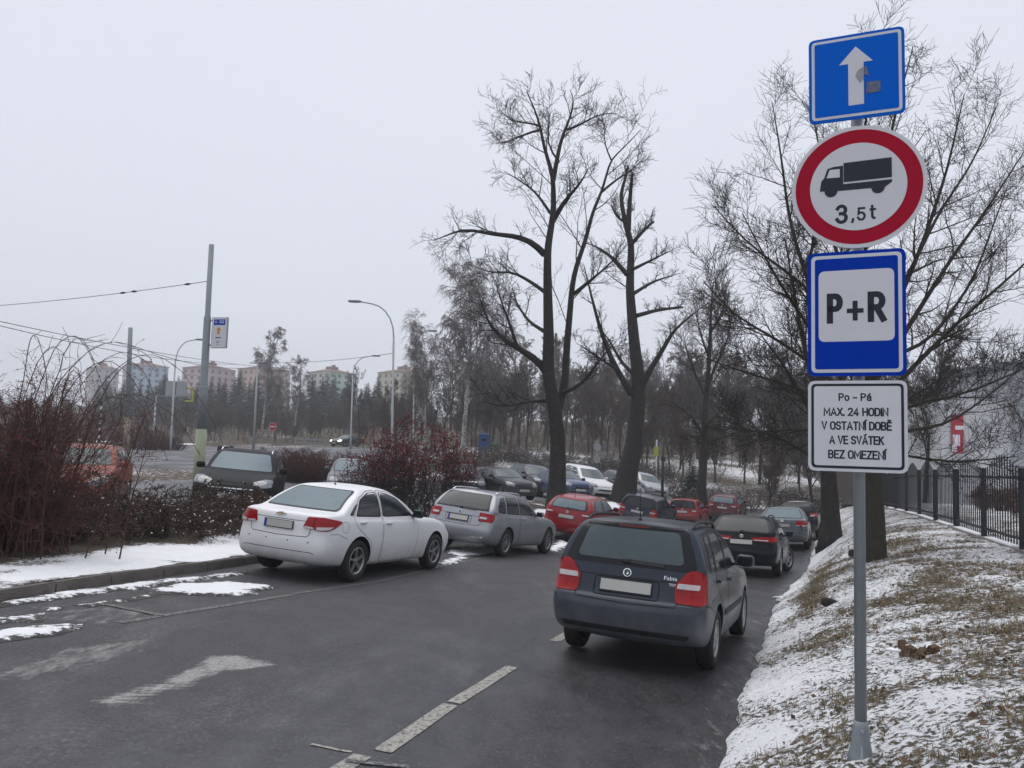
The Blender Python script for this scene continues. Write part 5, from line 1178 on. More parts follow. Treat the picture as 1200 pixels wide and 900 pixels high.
T4 = [([(1024, 662), (1024, 600), (1022, 540), (1020, 500), (1016, 440), (1012, 380)], .1, .215, .11, 0),
      ([(1020, 500), (990, 450), (960, 400), (925, 350), (895, 300), (870, 250)], -1.2, 0.056, .009, 0), ([(1018, 470), (985, 420), (950, 340), (925, 260), (915, 180), (905, 120)], 1.2, 0.062, .009, 0), ([(1016, 440), (1000, 360), (975, 280), (965, 200), (950, 120)], -.8, 0.062, .009, 0),
      ([(1012, 385), (1010, 300), (1030, 220), (1050, 130), (1070, 55)], .6, .07, .009, .1), ([(1013, 385), (1000, 310), (1005, 200), (1020, 110), (1025, 40)], -.8, .06, .009, .1), ([(1016, 440), (1045, 370), (1080, 290), (1110, 200), (1130, 110)], -1.0, 0.068, .009, 0),
      ([(1017, 460), (1060, 390), (1110, 310), (1160, 240), (1205, 170)], .8, 0.062, .009, 0), ([(1019, 485), (1070, 430), (1130, 370), (1190, 320), (1240, 270)], -1.5, 0.056, .009, 0), ([(1020, 500), (1060, 470), (1110, 470), (1160, 450), (1215, 425)], -.6, 0.043, .009, 0),
      ([(1021, 515), (1060, 505), (1110, 498), (1150, 470), (1200, 430)], 1.6, 0.043, .009, 0), ([(1020, 505), (980, 480), (930, 450), (880, 440), (830, 420)], 1.3, 0.050, .009, 0), ([(1019, 490), (970, 440), (915, 400), (860, 370), (825, 330)], -1.8, 0.050, .009, 0),
      ([(1021, 520), (980, 510), (930, 500), (880, 510), (845, 500)], -.8, 0.037, .009, 0), ([(1022, 530), (1060, 530), (1100, 545), (1140, 540), (1190, 535)], -1.4, 0.031, .009, 0), ([(1015, 430), (990, 390), (940, 330), (880, 290), (835, 240)], .5, 0.050, .009, 0),
      ([(1015, 430), (1050, 350), (1100, 250), (1140, 190), (1170, 120)], 2.0, 0.050, .009, 0), ([(1017, 460), (1040, 420), (1090, 400), (1140, 330), (1180, 220)], 1.5, 0.050, .009, 0)]
hero('bare_tree', 'wide-crowned bare tree on the snowy bank, right behind the traffic sign post', 15, 1024, 652, T4, (14, 9, 5), 21, M['bark_green'], M['twig_dark'], (.15, .4), .0042, .40, .8)
T5 = [([(972, 660), (974, 620), (972, 580), (970, 540), (965, 480), (960, 430), (950, 380)], .3, .33, .10, 0), ([(970, 540), (950, 480), (920, 430), (890, 390)], -1.5, .12, .015, 0), ([(968, 500), (985, 450), (1010, 400), (1050, 350)], 1.5, .12, .015, 0), ([(966, 490), (945, 420), (930, 340), (920, 280)], 1.0, .12, .015, 0),
      ([(962, 450), (970, 380), (985, 310), (990, 240)], -1.2, .12, .015, 0), ([(971, 550), (930, 520), (890, 505), (850, 500)], 2.0, .08, .012, 0), ([(969, 520), (1010, 490), (1060, 470), (1110, 440)], -2.0, .09, .012, 0), ([(952, 390), (945, 330), (955, 270), (950, 220)], .5, .09, .015, .2)]
hero('bare_tree', 'bare tree with a thick dark trunk on the bank beside the farthest dark parked car', 26, 973, 640, T5, (10, 8, 6), 23, M['bark_dark'], M['twig_dark'], (.35, .5), .0085, .5)

# ---- generic bare trees for the wood: a few kinds, copied
def generic_tree(name, label, h, seed, mt, tw, spread=.5, counts=(8, 6), weep=0.0, minr=.02, n_limb=14, group=None, twigs=5, r=.17):
    rng = np.random.default_rng(seed)
    tp, tr = extend(np.zeros((1, 3)), np.array([[0, 0, 1.]]), np.array([h]), np.array([r]), 12, .05, .08, rng, .12)
    s, d, l, r_ = spawn(tp, tr, np.array([h]), n_limb, rng, .28, (.45, .95), (.30 * spread * 2, .48 * spread * 2), .6, .45, .15)
    lp, lr_ = extend(s, d, l, np.clip(r_, .03, .09), 7, .09, .10, rng)
    groups = []; P, R, Ln = lp, lr_, l
    for k, m in enumerate(counts):
        s, d, l, rr = spawn(P, R, Ln, m, rng, .15, (.45, 1.0), (.35, .6), .55, .4, .1)
        P, R = extend(s, d, l, np.clip(rr, minr, .05), 5, .12, .05 if not weep else -.10 * weep * (k + 1), rng); R = np.maximum(R, minr * .8); Ln = l; groups.append((P, R, 3))
    s, d, l, rr = spawn(P, R, Ln, twigs, rng, .1, (.4, 1.0), (.5, .9) if not weep else (1.0, 2.2), .6, .3, 0)
    P, R = extend(s, d, l, np.full(len(l), minr * .8), 3 if not weep else 5, .15, .02 if not weep else -.55 * weep, rng, .7); groups.append((P, R, 3))
    return tree_obj(name, label, [(tp, tr, 8), (lp, lr_, 5)], groups, (0, 0, 0), mt, tw, group)
WG = 'bare trees of the wood behind the car park'
protoA = [generic_tree('woodland_tree', 'x', 13, 101, M['bark_mid'], M['twig_brown'], .42, (7, 6), minr=.022),
          generic_tree('woodland_tree', 'x', 10, 102, M['bark_dark'], M['twig_grey'], .5, (8, 6), minr=.022),
          generic_tree('woodland_tree', 'x', 8, 103, M['bark_mid'], M['twig_brown'], .62, (8, 7), minr=.022, n_limb=18),
          generic_tree('woodland_tree', 'x', 12, 104, M['bark_green'], M['twig_mid'], .45, (7, 6), minr=.022)]
LB = ['tall narrow brown twiggy tree in the bare wood behind the car park', 'grey twiggy tree with a dark trunk in the bare wood behind the car park', 'low spreading brown thicket tree in the bare wood behind the car park', 'bare tree with a greenish trunk in the wood behind the car park']
rv = random.Random(4)
used = [False] * 4
def put_tree(k, x, y, s=1.0, sz=None):
    z = gz(x, y) - .1
    if not used[k]:
        used[k] = True; o = protoA[k]; o.location = (x, y, z); o.rotation_euler = (0, 0, rv.uniform(0, 6)); o.scale = (s, s, sz or s)
    else: o = copy_tree(protoA[k], (x, y, z), rv.uniform(0, 6), s, None, sz)
    o['label'] = LB[k]; o['group'] = ['tall narrow trees of the bare wood', 'grey trees of the bare wood', 'thicket trees of the bare wood', 'greenish-trunked trees of the bare wood'][k]; return o
# rows of the wood, near to far, seen left to right
for (y, x0, x1, n, hs) in ((70, 3, 44, 20, .55), (80, -3, 52, 26, .72), (92, -6, 62, 30, .85), (104, -8, 72, 30, .95), (120, -10, 90, 32, 1.0), (140, -12, 110, 30, 1.05), (96, -16, 0, 12, .62), (108, -22, -2, 14, .6), (112, -50, -10, 26, .30), (124, -70, -12, 30, .38), (140, -90, -16, 34, .50)):
    for i in range(n):
        x = x0 + (x1 - x0) * (i + rv.uniform(.1, .9)) / n; yy_ = y + rv.uniform(-5, 5)
        s = hs * rv.uniform(.75, 1.2); put_tree(rv.choice([0, 1, 2, 2, 3]) if hs > .5 else rv.choice([1, 2, 2, 3]), x, yy_, s * (1.25 if hs < .5 else 1), s)
for x, y, k, s in ((17, 52, 2, .45), (21, 55, 1, .6), (27, 60, 0, .8), (31, 52, 1, .8), (24, 46, 3, .8), (28, 42, 0, .7), (35, 60, 3, .9), (20, 60, 2, .6), (14, 64, 2, .6), (25, 66, 2, .7), (30, 68, 1, .8), (22, 70, 3, .9), (36, 48, 2, .8), (40, 56, 0, .9)): put_tree(k, x, y, s)
# ---- birches
bi = generic_tree('birch_tree', 'large weeping birch with pale hanging twigs beyond the red-berried bush', 13.5, 201, M['birch'], M['twig_pale'], .56, (8, 7), .75, .018, 20, None, 4, .2)
p = at(540, 520, 58); bi.location = (p[0], p[1], gz(p[0], p[1]) - .1)
b2 = generic_tree('birch_tree', 'slim pale birch standing between the far peach and green apartment blocks', 15, 202, M['birch'], M['twig_pale'], .36, (6, 6), .6, .03, 14, None, 4, .2)
p = at(306, 510, 112); b2.location = (p[0], p[1], gz(p[0], p[1]) - .1)
b3 = copy_tree(b2, (0, 0, 0), 2.0, .78, 'shorter pale birch in front of the far green apartment block'); p = at(344, 512, 118); b3.location = (p[0], p[1], gz(p[0], p[1]) - .1)
b4 = copy_tree(bi, (0, 0, 0), 1.3, .72, 'smaller weeping birch next to the large weeping birch'); p = at(497, 520, 66); b4.location = (p[0], p[1], gz(p[0], p[1]) - .1)
# ---- conifers
def conifer(h, seed, n=46):
    rng = np.random.default_rng(seed); V, Fq = [], []
    for i in range(n):
        t = (i + .5) / n; z = h * (.06 + .92 * t); L0 = h * .24 * (1 - t) ** .8 + .15
        for j in range(9):
            a = rng.uniform(0, 2 * pi); L = L0 * rng.uniform(.6, 1.15); dr = rng.uniform(.15, .45) * L; w = L * .28
            d = np.array([cos(a), sin(a)]); s = np.array([-sin(a), cos(a)])
            for q in range(2):
                f0, f1 = q * .45, q * .45 + .55; zz = lambda f: z - dr * f ** 1.3 + rng.uniform(-.06, .06)
                c0, c1 = d * L * f0, d * L * f1; n0 = len(V)
                V += [(*(c0 + s * w * .3), zz(f0)), (*(c0 - s * w * .3), zz(f0)), (*(c1 - s * w * (.9 - q * .8)), zz(f1) - w * .3), (*(c1 + s * w * (.9 - q * .8)), zz(f1) - w * .3)]; Fq.append([n0, n0 + 1, n0 + 2, n0 + 3])
    root = empty('spruce_tree'); tag(root, 'x', 'tree')
    MB().tube([(0, 0, -.2), (0, 0, h * .5), (0, 0, h * .97)], [h * .018, h * .012, .02], 6).build('trunk', M['bark_mid'], root)
    link('crown', nmesh('crown', np.array(V), np.array(Fq)), M['needle'], root); return root
sp = [conifer(14, 301), conifer(12, 302, 40)]; su = [False, False]
def put_spruce(px, top, y, k, label, group):
    p = at(px, top, y); g = gz(p[0], p[1]); h = [14, 12][k]; s = (p[2] - g) / h
    o = sp[k] if not su[k] else copy_tree(sp[k], (0, 0, 0)); su[k] = True
    o.location = (p[0], p[1], g - .1); o.rotation_euler = (0, 0, rv.uniform(0, 6)); o.scale = (s * 1.4, s * 1.4, s); o['label'] = label; o['group'] = group; return o
for i in range(52):
    px = 120 + i * 6.4 + rv.uniform(-4, 4); top = 441 + rv.uniform(-6, 14) - (8 if 240 < px < 300 else 0) + (14 if 330 < px < 352 else 0)
    put_spruce(px, top, rv.uniform(165, 215), rv.choice([0, 1]), 'dark spruce in the belt below the far apartment blocks', 'spruces below the apartment blocks')
put_spruce(194, 434, 190, 0, 'tallest dark spruce between the blue and the pink apartment block', None).__delitem__('group') if False else None
o = put_spruce(194, 434, 190, 0, 'tallest dark spruce, its tip rising between the blue and pink apartment blocks', 'x'); del o['group']
o = put_spruce(812, 540, 57, 1, 'low dark fir bush beside the slender bare tree', 'x'); del o['group']; o.scale = (o.scale[0] * 2.1, o.scale[1] * 2.1, o.scale[2])

# ---- bushes
def specks(pos, size, rng, flat=.6):
    """small leaf or snow flake faces"""
    n = len(pos); a = unit(rng.normal(0, 1, (n, 3))); a[:, 2] *= flat; a = unit(a); b = unit(np.cross(a, rng.normal(0, 1, (n, 3)))); s = (size * rng.uniform(.6, 1.4, n))[:, None]
    V = np.stack([pos - a * s, pos - b * s * .6, pos + a * s, pos + b * s * .6], 1).reshape(-1, 3); return V, np.arange(4 * n).reshape(n, 4)
def bush(name, label, loc, w, d, h, n, seed, mt, leaf=None, leaf_n=0, leaf_size=.02, arch=-.06, r=.008, snow_n=0, twigs=(6, 5), group=None, cat='bush', leaf_top=.0, lean=.55, rz=0, z_flat=1.0, twl=(.3, .6), snow_size=.02, pull=.7):
    rng = np.random.default_rng(seed); root = empty(name, loc, rz); tag(root, label, cat, group)
    s = np.c_[rng.uniform(-.5, .5, n) * w * .75, rng.uniform(-.5, .5, n) * d * .75, np.full(n, -.08)]
    dr = np.c_[s[:, 0] / w * 1.6 + rng.normal(0, lean * .6, n), s[:, 1] / d * 1.6 + rng.normal(0, lean * .6, n), np.full(n, 1.0) * z_flat]
    ln = h * rng.uniform(.7, 1.25, n); P, R = extend(s, dr, ln, np.full(n, r * 1.8), 8, .09, arch, rng, .4); G = [(P, R, 4)]; Q, RQ, LQ = P, R, ln
    for k, m in enumerate(twigs):
        a, b, l, rr = spawn(Q, RQ, LQ, m, rng, .15, (.4, 1.1), twl, .6, .4, .1); Q, RQ = extend(a, b, l, np.clip(rr, r * .6, r), 4 if k == 0 else 3, .18, arch * .5, rng, .6); LQ = l; G.append((Q, RQ, 3))
    lim = lambda X: X
    for i, (q, rq, k) in enumerate(G):   # keep the outline: pull strays in, nothing below the ground
        f = np.sqrt((q[..., 0] / (w * .56)) ** 2 + (q[..., 1] / (d * .56)) ** 2 + (np.maximum(q[..., 2], 0) / (h * 1.05)) ** 2); q = q / np.maximum(1, f)[..., None] ** pull; q[..., 2] = np.maximum(q[..., 2], -.06); G[i] = (q, rq, k)
    v, f = tubes(G[:1]); link('stems', nmesh('stems', v, f), mt, root); v, f = tubes(G[1:]); link('twigs', nmesh('twigs', v, f), mt, root)
    tips = G[-1][0].reshape(-1, 3)
    if leaf_n:
        wgt = np.clip((tips[:, 2] / h - leaf_top) / (1 - leaf_top + 1e-6), .02, 1); pick = rng.choice(len(tips), leaf_n, p=wgt / wgt.sum()); v, f = specks(tips[pick] + rng.normal(0, .015, (leaf_n, 3)), leaf_size, rng); link('leaves', nmesh('leaves', v, f), leaf, root)['kind'] = 'stuff'
    if snow_n:
        pick = rng.integers(0, len(tips), snow_n); q = tips[pick] + np.array([0, 0, .012]); v, f = specks(q, snow_size, rng, .25); link('snow_flecks', nmesh('snow_flecks', v, f), M['snow'], root)['kind'] = 'stuff'
    return root
M['berry'] = mat('berry', (.21, .017, .026), .7, noise=(2, (.13, .018, .022), .3)); M['leaf_dark'] = mat('leaf_dark', (.040, .029, .021), .8, noise=(4, (.07, .048, .032), .3)); M['leaf_brown'] = mat('leaf_brown', (.10, .055, .03), .8, noise=(6, (.16, .10, .06), .3))
M['twig_black'] = mat('twig_black', (.058, .041, .032), .9, spec=.15, noise=(2, (.10, .07, .052), .3))
p = at(486, 560, 23.5); bush('berry_bush', 'tall red-berried bush between the white sedan and the silver estate', (p[0], p[1], gz(p[0], p[1])), 2.45, 2.3, 2.75, 120, 401, M['twig_dark'], M['berry'], 11000, .025, -.015, .008, 1100, (8, 6), leaf_top=.42, pull=.45)
p = at(446, 560, 25); bush('berry_bush', 'low reddish bush at the foot of the tall red-berried bush', (p[0], p[1], gz(p[0], p[1])), 1.3, 1.4, .9, 50, 402, M['cane_red'], M['berry'], 900, .025, -.03, .008, 60)
# hedge along the main road
for i, (px, w) in enumerate(((322, 3.2), (356, 3.2), (390, 3.0), (424, 3.0), (458, 3.0))):
    p = at(px, 560, 37 + i * .8)
    if i:
        o = copy_tree(hb, (p[0], p[1], gz(p[0], p[1])), i * 1.9, 1, None, 1 + .04 * (i % 3)); continue
    hb = bush('hedge_bush', 'clipped red-brown hedge bush beside the main road', (p[0], p[1], gz(p[0], p[1])), w, 1.6, 1.42, 150, 410 + i, M['cane_red'], M['berry'], 700, .03, -.01, .010, 40, (6, 5), 'red-brown hedge along the main road', lean=.3)
for i, (px, py, y, w, h) in enumerate(((110, 520, 72, 7, 3.6), (165, 522, 74, 5, 2.6), (190, 522, 76, 4, 1.6))):
    p = at(px, py, y); bush('roadside_bush', ['large', 'middling', 'smallest'][i] + ' brown mound of a bush beyond the main road', (p[0], p[1], gz(p[0], p[1])), w, 3, h, 80, 420 + i, M['cane_red'], None, 0, .03, -.03, .02, 0, (6, 4))
# low brush on the slope behind the far cars: two kinds, copied
bp = [bush('brush_bush', 'x', (0, 0, 0), 3.4, 2.2, 1.3, 60, 430 + i, M[('twig_brown', 'twig_grey')[i]], None, 0, .03, -.04, .012, 260, (6, 4), snow_size=.035) for i in range(2)]; bu = [False, False]
for i in range(30):
    px = 545 + i * 15 + rv.uniform(-8, 8); y = rv.uniform(56, 64) if px < 770 else rv.uniform(51, 66); p = at(px, 560, y); k = rv.choice([0, 1]); s = rv.uniform(.7, 1.3)
    o = copy_tree(bp[k], (0, 0, 0)) if bu[k] else bp[k]; bu[k] = True; o.location = (p[0], p[1], gz(p[0], p[1])); o.scale = (s, s, s * rv.uniform(.7, 1.1)); o.rotation_euler = (0, 0, rv.uniform(0, 6))
    o['label'] = ['low tangled brown brush with snow flecks on the slope behind the far cars', 'low tangled grey brush with snow flecks on the slope behind the far cars'][k]; o['group'] = ['brown brush on the slope', 'grey brush on the slope'][k]
# the dark creeping bush on the verge: three overlapping mounds
for i, (x, y, w, d, h, lab) in enumerate(((-8.9, 11.4, 3.4, 2.0, .60, 'dark low evergreen bush under the tall red rose bush'), (-7.4, 13.8, 2.8, 2.2, 1.02, 'dark creeping bush in front of the orange car'), (-6.0, 15.9, 3.6, 2.3, .95, 'dark snow-flecked bush in front of the black off-roader'), (-8.0, 12.3, 3.0, 1.8, .88, 'dark leafy bush on the snowy verge between two other low bushes'))):
    bush('creeping_bush', lab, (x, y, gz(x, y)), w, d, h, 150, 450 + i, M['twig_black'], M['leaf_dark'], 7000, .022, -.10, .006, (120, 350, 1200, 150)[i], (8, 5), rz=-HEAD + pi / 2, lean=.8, twl=(.3, .65), pull=.8)
# the rose bush with arching canes
def rose():
    rng = np.random.default_rng(77); b = at(40, 600, 11.6); x, y = b[0] - .3, b[1]; root = empty('rose_bush', (x, y, gz(x, y))); tag(root, 'tall red-brown rose bush with long arching canes on the verge', 'bush')
    n = 120; s = np.c_[rng.normal(0, .42, n), rng.normal(0, .40, n), np.full(n, -.05)]; a = rng.uniform(0, 2 * pi, n); k = rng.uniform(.1, .38, n); d = np.c_[np.cos(a) * k, np.sin(a) * k, np.ones(n)]
    P, R = extend(s, d, rng.uniform(1.6, 2.7, n), np.full(n, .013), 12, .05, -.05, rng, .3); G = [(P, R, 4)]
    c = 17; s = np.c_[rng.normal(.1, .2, c), rng.normal(0, .3, c), np.full(c, .2)]; k = rng.uniform(.05, .45, c); d = np.c_[k, rng.normal(0, .3, c), np.ones(c)]
    t = np.linspace(0, 1, 20)[None]; Rr = rng.uniform(1.0, 2.6, c)[:, None]; Hp = rng.uniform(2.2, 3.15, c)[:, None]; az = np.where(rng.random(c) < .75, rng.normal(.0, .5, c), rng.normal(pi, .6, c))[:, None]
    hor = Rr * t ** 1.25; P2 = np.stack([s[:, :1] + hor * np.cos(az), s[:, 1:2] + hor * np.sin(az), Hp * np.sin(pi * t * rng.uniform(.6, .85, c)[:, None])], -1) + np.cumsum(rng.normal(0, .012, (c, 20, 3)), 1); R2 = np.full((c, 20), .008) * (1.15 - .7 * t); G.append((P2, R2, 4))
    Q, RQ, L = P, R, np.full(n, 1.7)
    for m in (13, 6):
        s, d, l, rr = spawn(Q, RQ, L, m, rng, .12, (.5, 1.1), (.28, .5), .6, .3, 0); Q, RQ = extend(s, d, l, np.clip(rr, .003, .007), 4, .18, -.02, rng, .6); L = l; G.append((Q, RQ, 3))
    s, d, l, rr = spawn(P2, R2, np.full(c, .9), 9, rng, .3, (.6, 1.2), (.2, .5), .6, .3, 0); Q2, RQ2 = extend(s, d, l, np.full(len(l), .004), 4, .15, -.02, rng, .6); G.append((Q2, RQ2, 3))
    for i, (q, rq, kk) in enumerate(G): q[..., 2] = np.maximum(q[..., 2], -.05)
    v, f = tubes(G[:2]); link('canes', nmesh('canes', v, f), M['cane_red'], root); v, f = tubes(G[2:]); link('twigs', nmesh('twigs', v, f), M['cane_red'], root)
    tp = np.concatenate([Q.reshape(-1, 3), Q2.reshape(-1, 3)[rng.integers(0, Q2.size // 3, 500)]]); tp = tp[rng.integers(0, len(tp), 6500)]; v, f = specks(tp, .016, rng); link('leaves', nmesh('leaves', v, f), M['berry'], root)
rose()
# brush behind the fence
for i in range(7):
    y = 16 + i * 3.2; x = xedge(y) + 7.6 + rv.uniform(-.3, .6)
    if i: o = copy_tree(fb, (x, y, gz(x, y)), rv.uniform(0, 6), rv.uniform(.8, 1.1)); continue
    fb = bush('fence_bush', 'red-brown bush growing behind the dark picket fence', (x, y, gz(x, y)), 3.0, 1.6, 1.0, 90, 470 + i, M['cane_red'], M['leaf_brown'], 1200, .035, -.05, .008, 160, (6, 5), 'bushes behind the picket fence')
# distant undergrowth as one mass
def undergrowth():
    rng = np.random.default_rng(9); n = 3000; x = rng.uniform(-120, 110, n); y = rng.uniform(66, 150, n); keep = (x > -60) | (y > 118); keep &= ~((x < -5) & (y < 102)); keep &= ~((x > 2 + .55 * y) & (y < 90)); x, y = x[keep], y[keep]; z = base(x, y) - .2; s = np.c_[x, y, z]; n = len(s)
    P, R = extend(s, np.c_[rng.normal(0, .5, n), rng.normal(0, .5, n), np.ones(n)], rng.uniform(2.0, 4.5, n), np.full(n, .03), 5, .12, .02, rng, .5); G = [(P, R, 3)]
    s, d, l, r = spawn(P, R, np.full(n, 2.6), 7, rng, .1, (.3, 1.0), (.4, .8), .8, .4, .2); Q, RQ = extend(s, d, l, np.full(len(l), .02), 3, .15, .02, rng, .7); G.append((Q, RQ, 3))
    v, f = tubes(G); o = link('undergrowth', nmesh('undergrowth', v, f), M['twig_brown']); tag(o, 'brown leafless undergrowth filling the wood floor', 'undergrowth', kind='stuff')
undergrowth()
# ---- grass tufts and fallen leaves on the bank
def bank_litter():
    X, Y, Z, S, E = BANK; rng = np.random.default_rng(15); ok = (Y > 2.6) & (Y < 22) & (E > .12) & (E < 6.5); w = np.where(ok, np.clip(.62 - S, 0, .5) ** 1.3 / (1 + (Y / 9) ** 2), 0)
    area = np.gradient(Y, axis=0) * np.gradient(E, axis=1); w = (w * area).ravel(); w /= w.sum(); xf, yf, zf = X.ravel(), Y.ravel(), Z.ravel()
    def blades(n, ln, mt, name, lab, clump):
        i = rng.choice(len(w), n // clump, p=w); c = np.repeat(np.c_[xf[i], yf[i], zf[i]], clump, 0); c[:, :2] += rng.normal(0, .022, (len(c), 2)); m = len(c)
        a = rng.uniform(0, 2 * pi, m); lean = rng.uniform(.3, 1.5, m); L = ln * rng.uniform(.4, 1.3, m); d = np.c_[np.cos(a) * lean, np.sin(a) * lean, np.ones(m)]; d = unit(d) * L[:, None]; s = np.c_[-np.sin(a), np.cos(a), np.zeros(m)] * .0022
        mid = c + d * .55 + np.c_[np.zeros(m), np.zeros(m), L * .08]; tip = c + d - np.c_[np.zeros(m), np.zeros(m), L * .12 * lean]
        V = np.stack([c - s, c + s, mid + s * .8, mid - s * .8, tip], 1).reshape(-1, 3); o = np.arange(m)[:, None] * 5; T = np.concatenate([o + [0, 1, 2], o + [0, 2, 3], o + [3, 2, 4]]); ob = link(name, nmesh(name, V, T), mt); tag(ob, lab, 'grass', kind='stuff')
    blades(40000, .078, mat('grass_straw', (.27, .215, .135), .8, noise=(3, (.16, .12, .075), .3)), 'grass', 'straw-coloured dead grass poking through the snow on the bank', 13)
    blades(16000, .05, mat('grass_olive', (.085, .08, .038), .8, noise=(3, (.13, .11, .06), .3)), 'grass', 'olive green grass tufts poking through the snow on the bank', 16)
    n = 2600; i = rng.choice(len(w), n, p=w); q = np.c_[xf[i], yf[i], zf[i] + .014] + np.c_[rng.normal(0, .2, n), rng.normal(0, .2, n), np.zeros(n)]; q[:, 2] = bank_z(q[:, 0], q[:, 1]) + .02; v, f = specks(q, .022, rng, .3); o = link('fallen_leaves', nmesh('fallen_leaves', v, f), M['leaf_brown']); tag(o, 'brown fallen leaves scattered on the snowy bank', 'leaves', kind='stuff')
bank_litter()
# ================================================================== the traffic sign post
M['sign_blue'] = mat('sign_blue', (.0, .115, .60), .5, spec=.06, noise=(9, (.0, .125, .64), .4)); M['sign_navy'] = mat('sign_navy', (.0, .036, .38), .5, spec=.06, noise=(9, (.0, .04, .42), .4))
M['sign_white'] = mat('sign_white', (.70, .71, .74), .5, spec=.2, noise=(5, (.63, .64, .675), .4)); M['sign_red'] = mat('sign_red', (.42, .006, .030), .5, spec=.1, noise=(7, (.36, .006, .026), .4))
M['sign_black'] = mat('sign_black', (.012, .016, .028), .5); M['sticker'] = mat('sticker_residue', (.06, .085, .15), .8, noise=(60, (.20, .22, .27), .25)); M['sticker2'] = mat('sticker_residue_pale', (.26, .27, .29), .8, noise=(60, (.4, .41, .43), .25)); M['alu'] = mat('sign_back', (.34, .35, .36), .5, metal=.5)
SY = 4.36
pb = at(1009, 884, SY + .05); pt = at(1003.5, 62, SY + .05); gzp = gz(pb[0], pb[1]); pb = pb + (pt - pb) * ((gzp - .05 - pb[2]) / (pt[2] - pb[2]))
post = empty('sign_post', tuple(pb)); tag(post, 'grey galvanised steel post carrying four traffic signs, with a flared foot', 'post')
axv = Vector(pt - pb); MB().tube([(0, 0, 0), tuple(axv)], .031, 20).build('pole', M['galv'], post, True)
fa = axv.normalized(); ft = MB().tube([fa * .0, fa * .05, fa * .12, fa * .20, fa * .205, fa * .235], [.078, .062, .048, .041, .039, .036], 20); ft.build('foot', M['galv'], post, True)
for k in range(3):
    a = k * 2 * pi / 3 - 1.9; d = Vector((cos(a), sin(a), 0)); g = MB(); g.tube([d * .035 + fa * .14, d * .072 + fa * .03], .006, 6); g.build('rib', M['galv_light'], post)
MB().tube([fa * .19 + Vector((-.01, -.036, 0)), fa * .19 + Vector((-.014, -.052, 0))], .009, 6).build('bolt', M['galv_light'], post)
MB().tube([tuple(axv), tuple(axv * 1.003)], .034, 20).build('cap', M['black_plastic'], post)
SN = Vector((-sin(HEAD), -cos(HEAD), 0)); SX = Vector((cos(HEAD), -sin(HEAD), 0)); SZ = (fa - SN * fa.dot(SN)).normalized(); SXt = SZ.cross(SN).normalized(); SNt = SXt.cross(SZ)
def sign_frame(px, py, lean=0.0):
    c = at(px, py, SY); x = SXt * cos(lean) + SZ * sin(lean); z = SZ * cos(lean) - SXt * sin(lean)
    m = Matrix((x, z, SNt)).transposed().to_4x4(); m.translation = Vector(c) + SNt * .022; return m
def flat(poly, z0, z1, mtx, name, mt, parent):
    me = MB().prism(poly, z0, z1).mesh(name); me.transform(mtx); bm = bmesh.new(); bm.from_mesh(me); bmesh.ops.recalc_face_normals(bm, faces=bm.faces); bm.to_mesh(me); bm.free(); return link(name, me, mt, parent)
def rrect(w, h, r, cx=0, cy=0): return [(x + cx, y + cy) for x, y in rounded([(-w / 2, -h / 2), (w / 2, -h / 2), (w / 2, h / 2), (-w / 2, h / 2)], r, 6)]
def circ(r, n=56, cx=0, cy=0): return [(cx + r * cos(2 * pi * i / n), cy + r * sin(2 * pi * i / n)) for i in range(n)]
def arc(cx, cy, rx, ry, a0, a1, n=9): return [(cx + rx * cos(radians(t)), cy + ry * sin(radians(t))) for t in np.linspace(a0, a1, n)]
_O = arc(.3, .72, .3, .28, 0, 180) + arc(.3, .28, .3, .28, 180, 360) + [(.6, .72)]
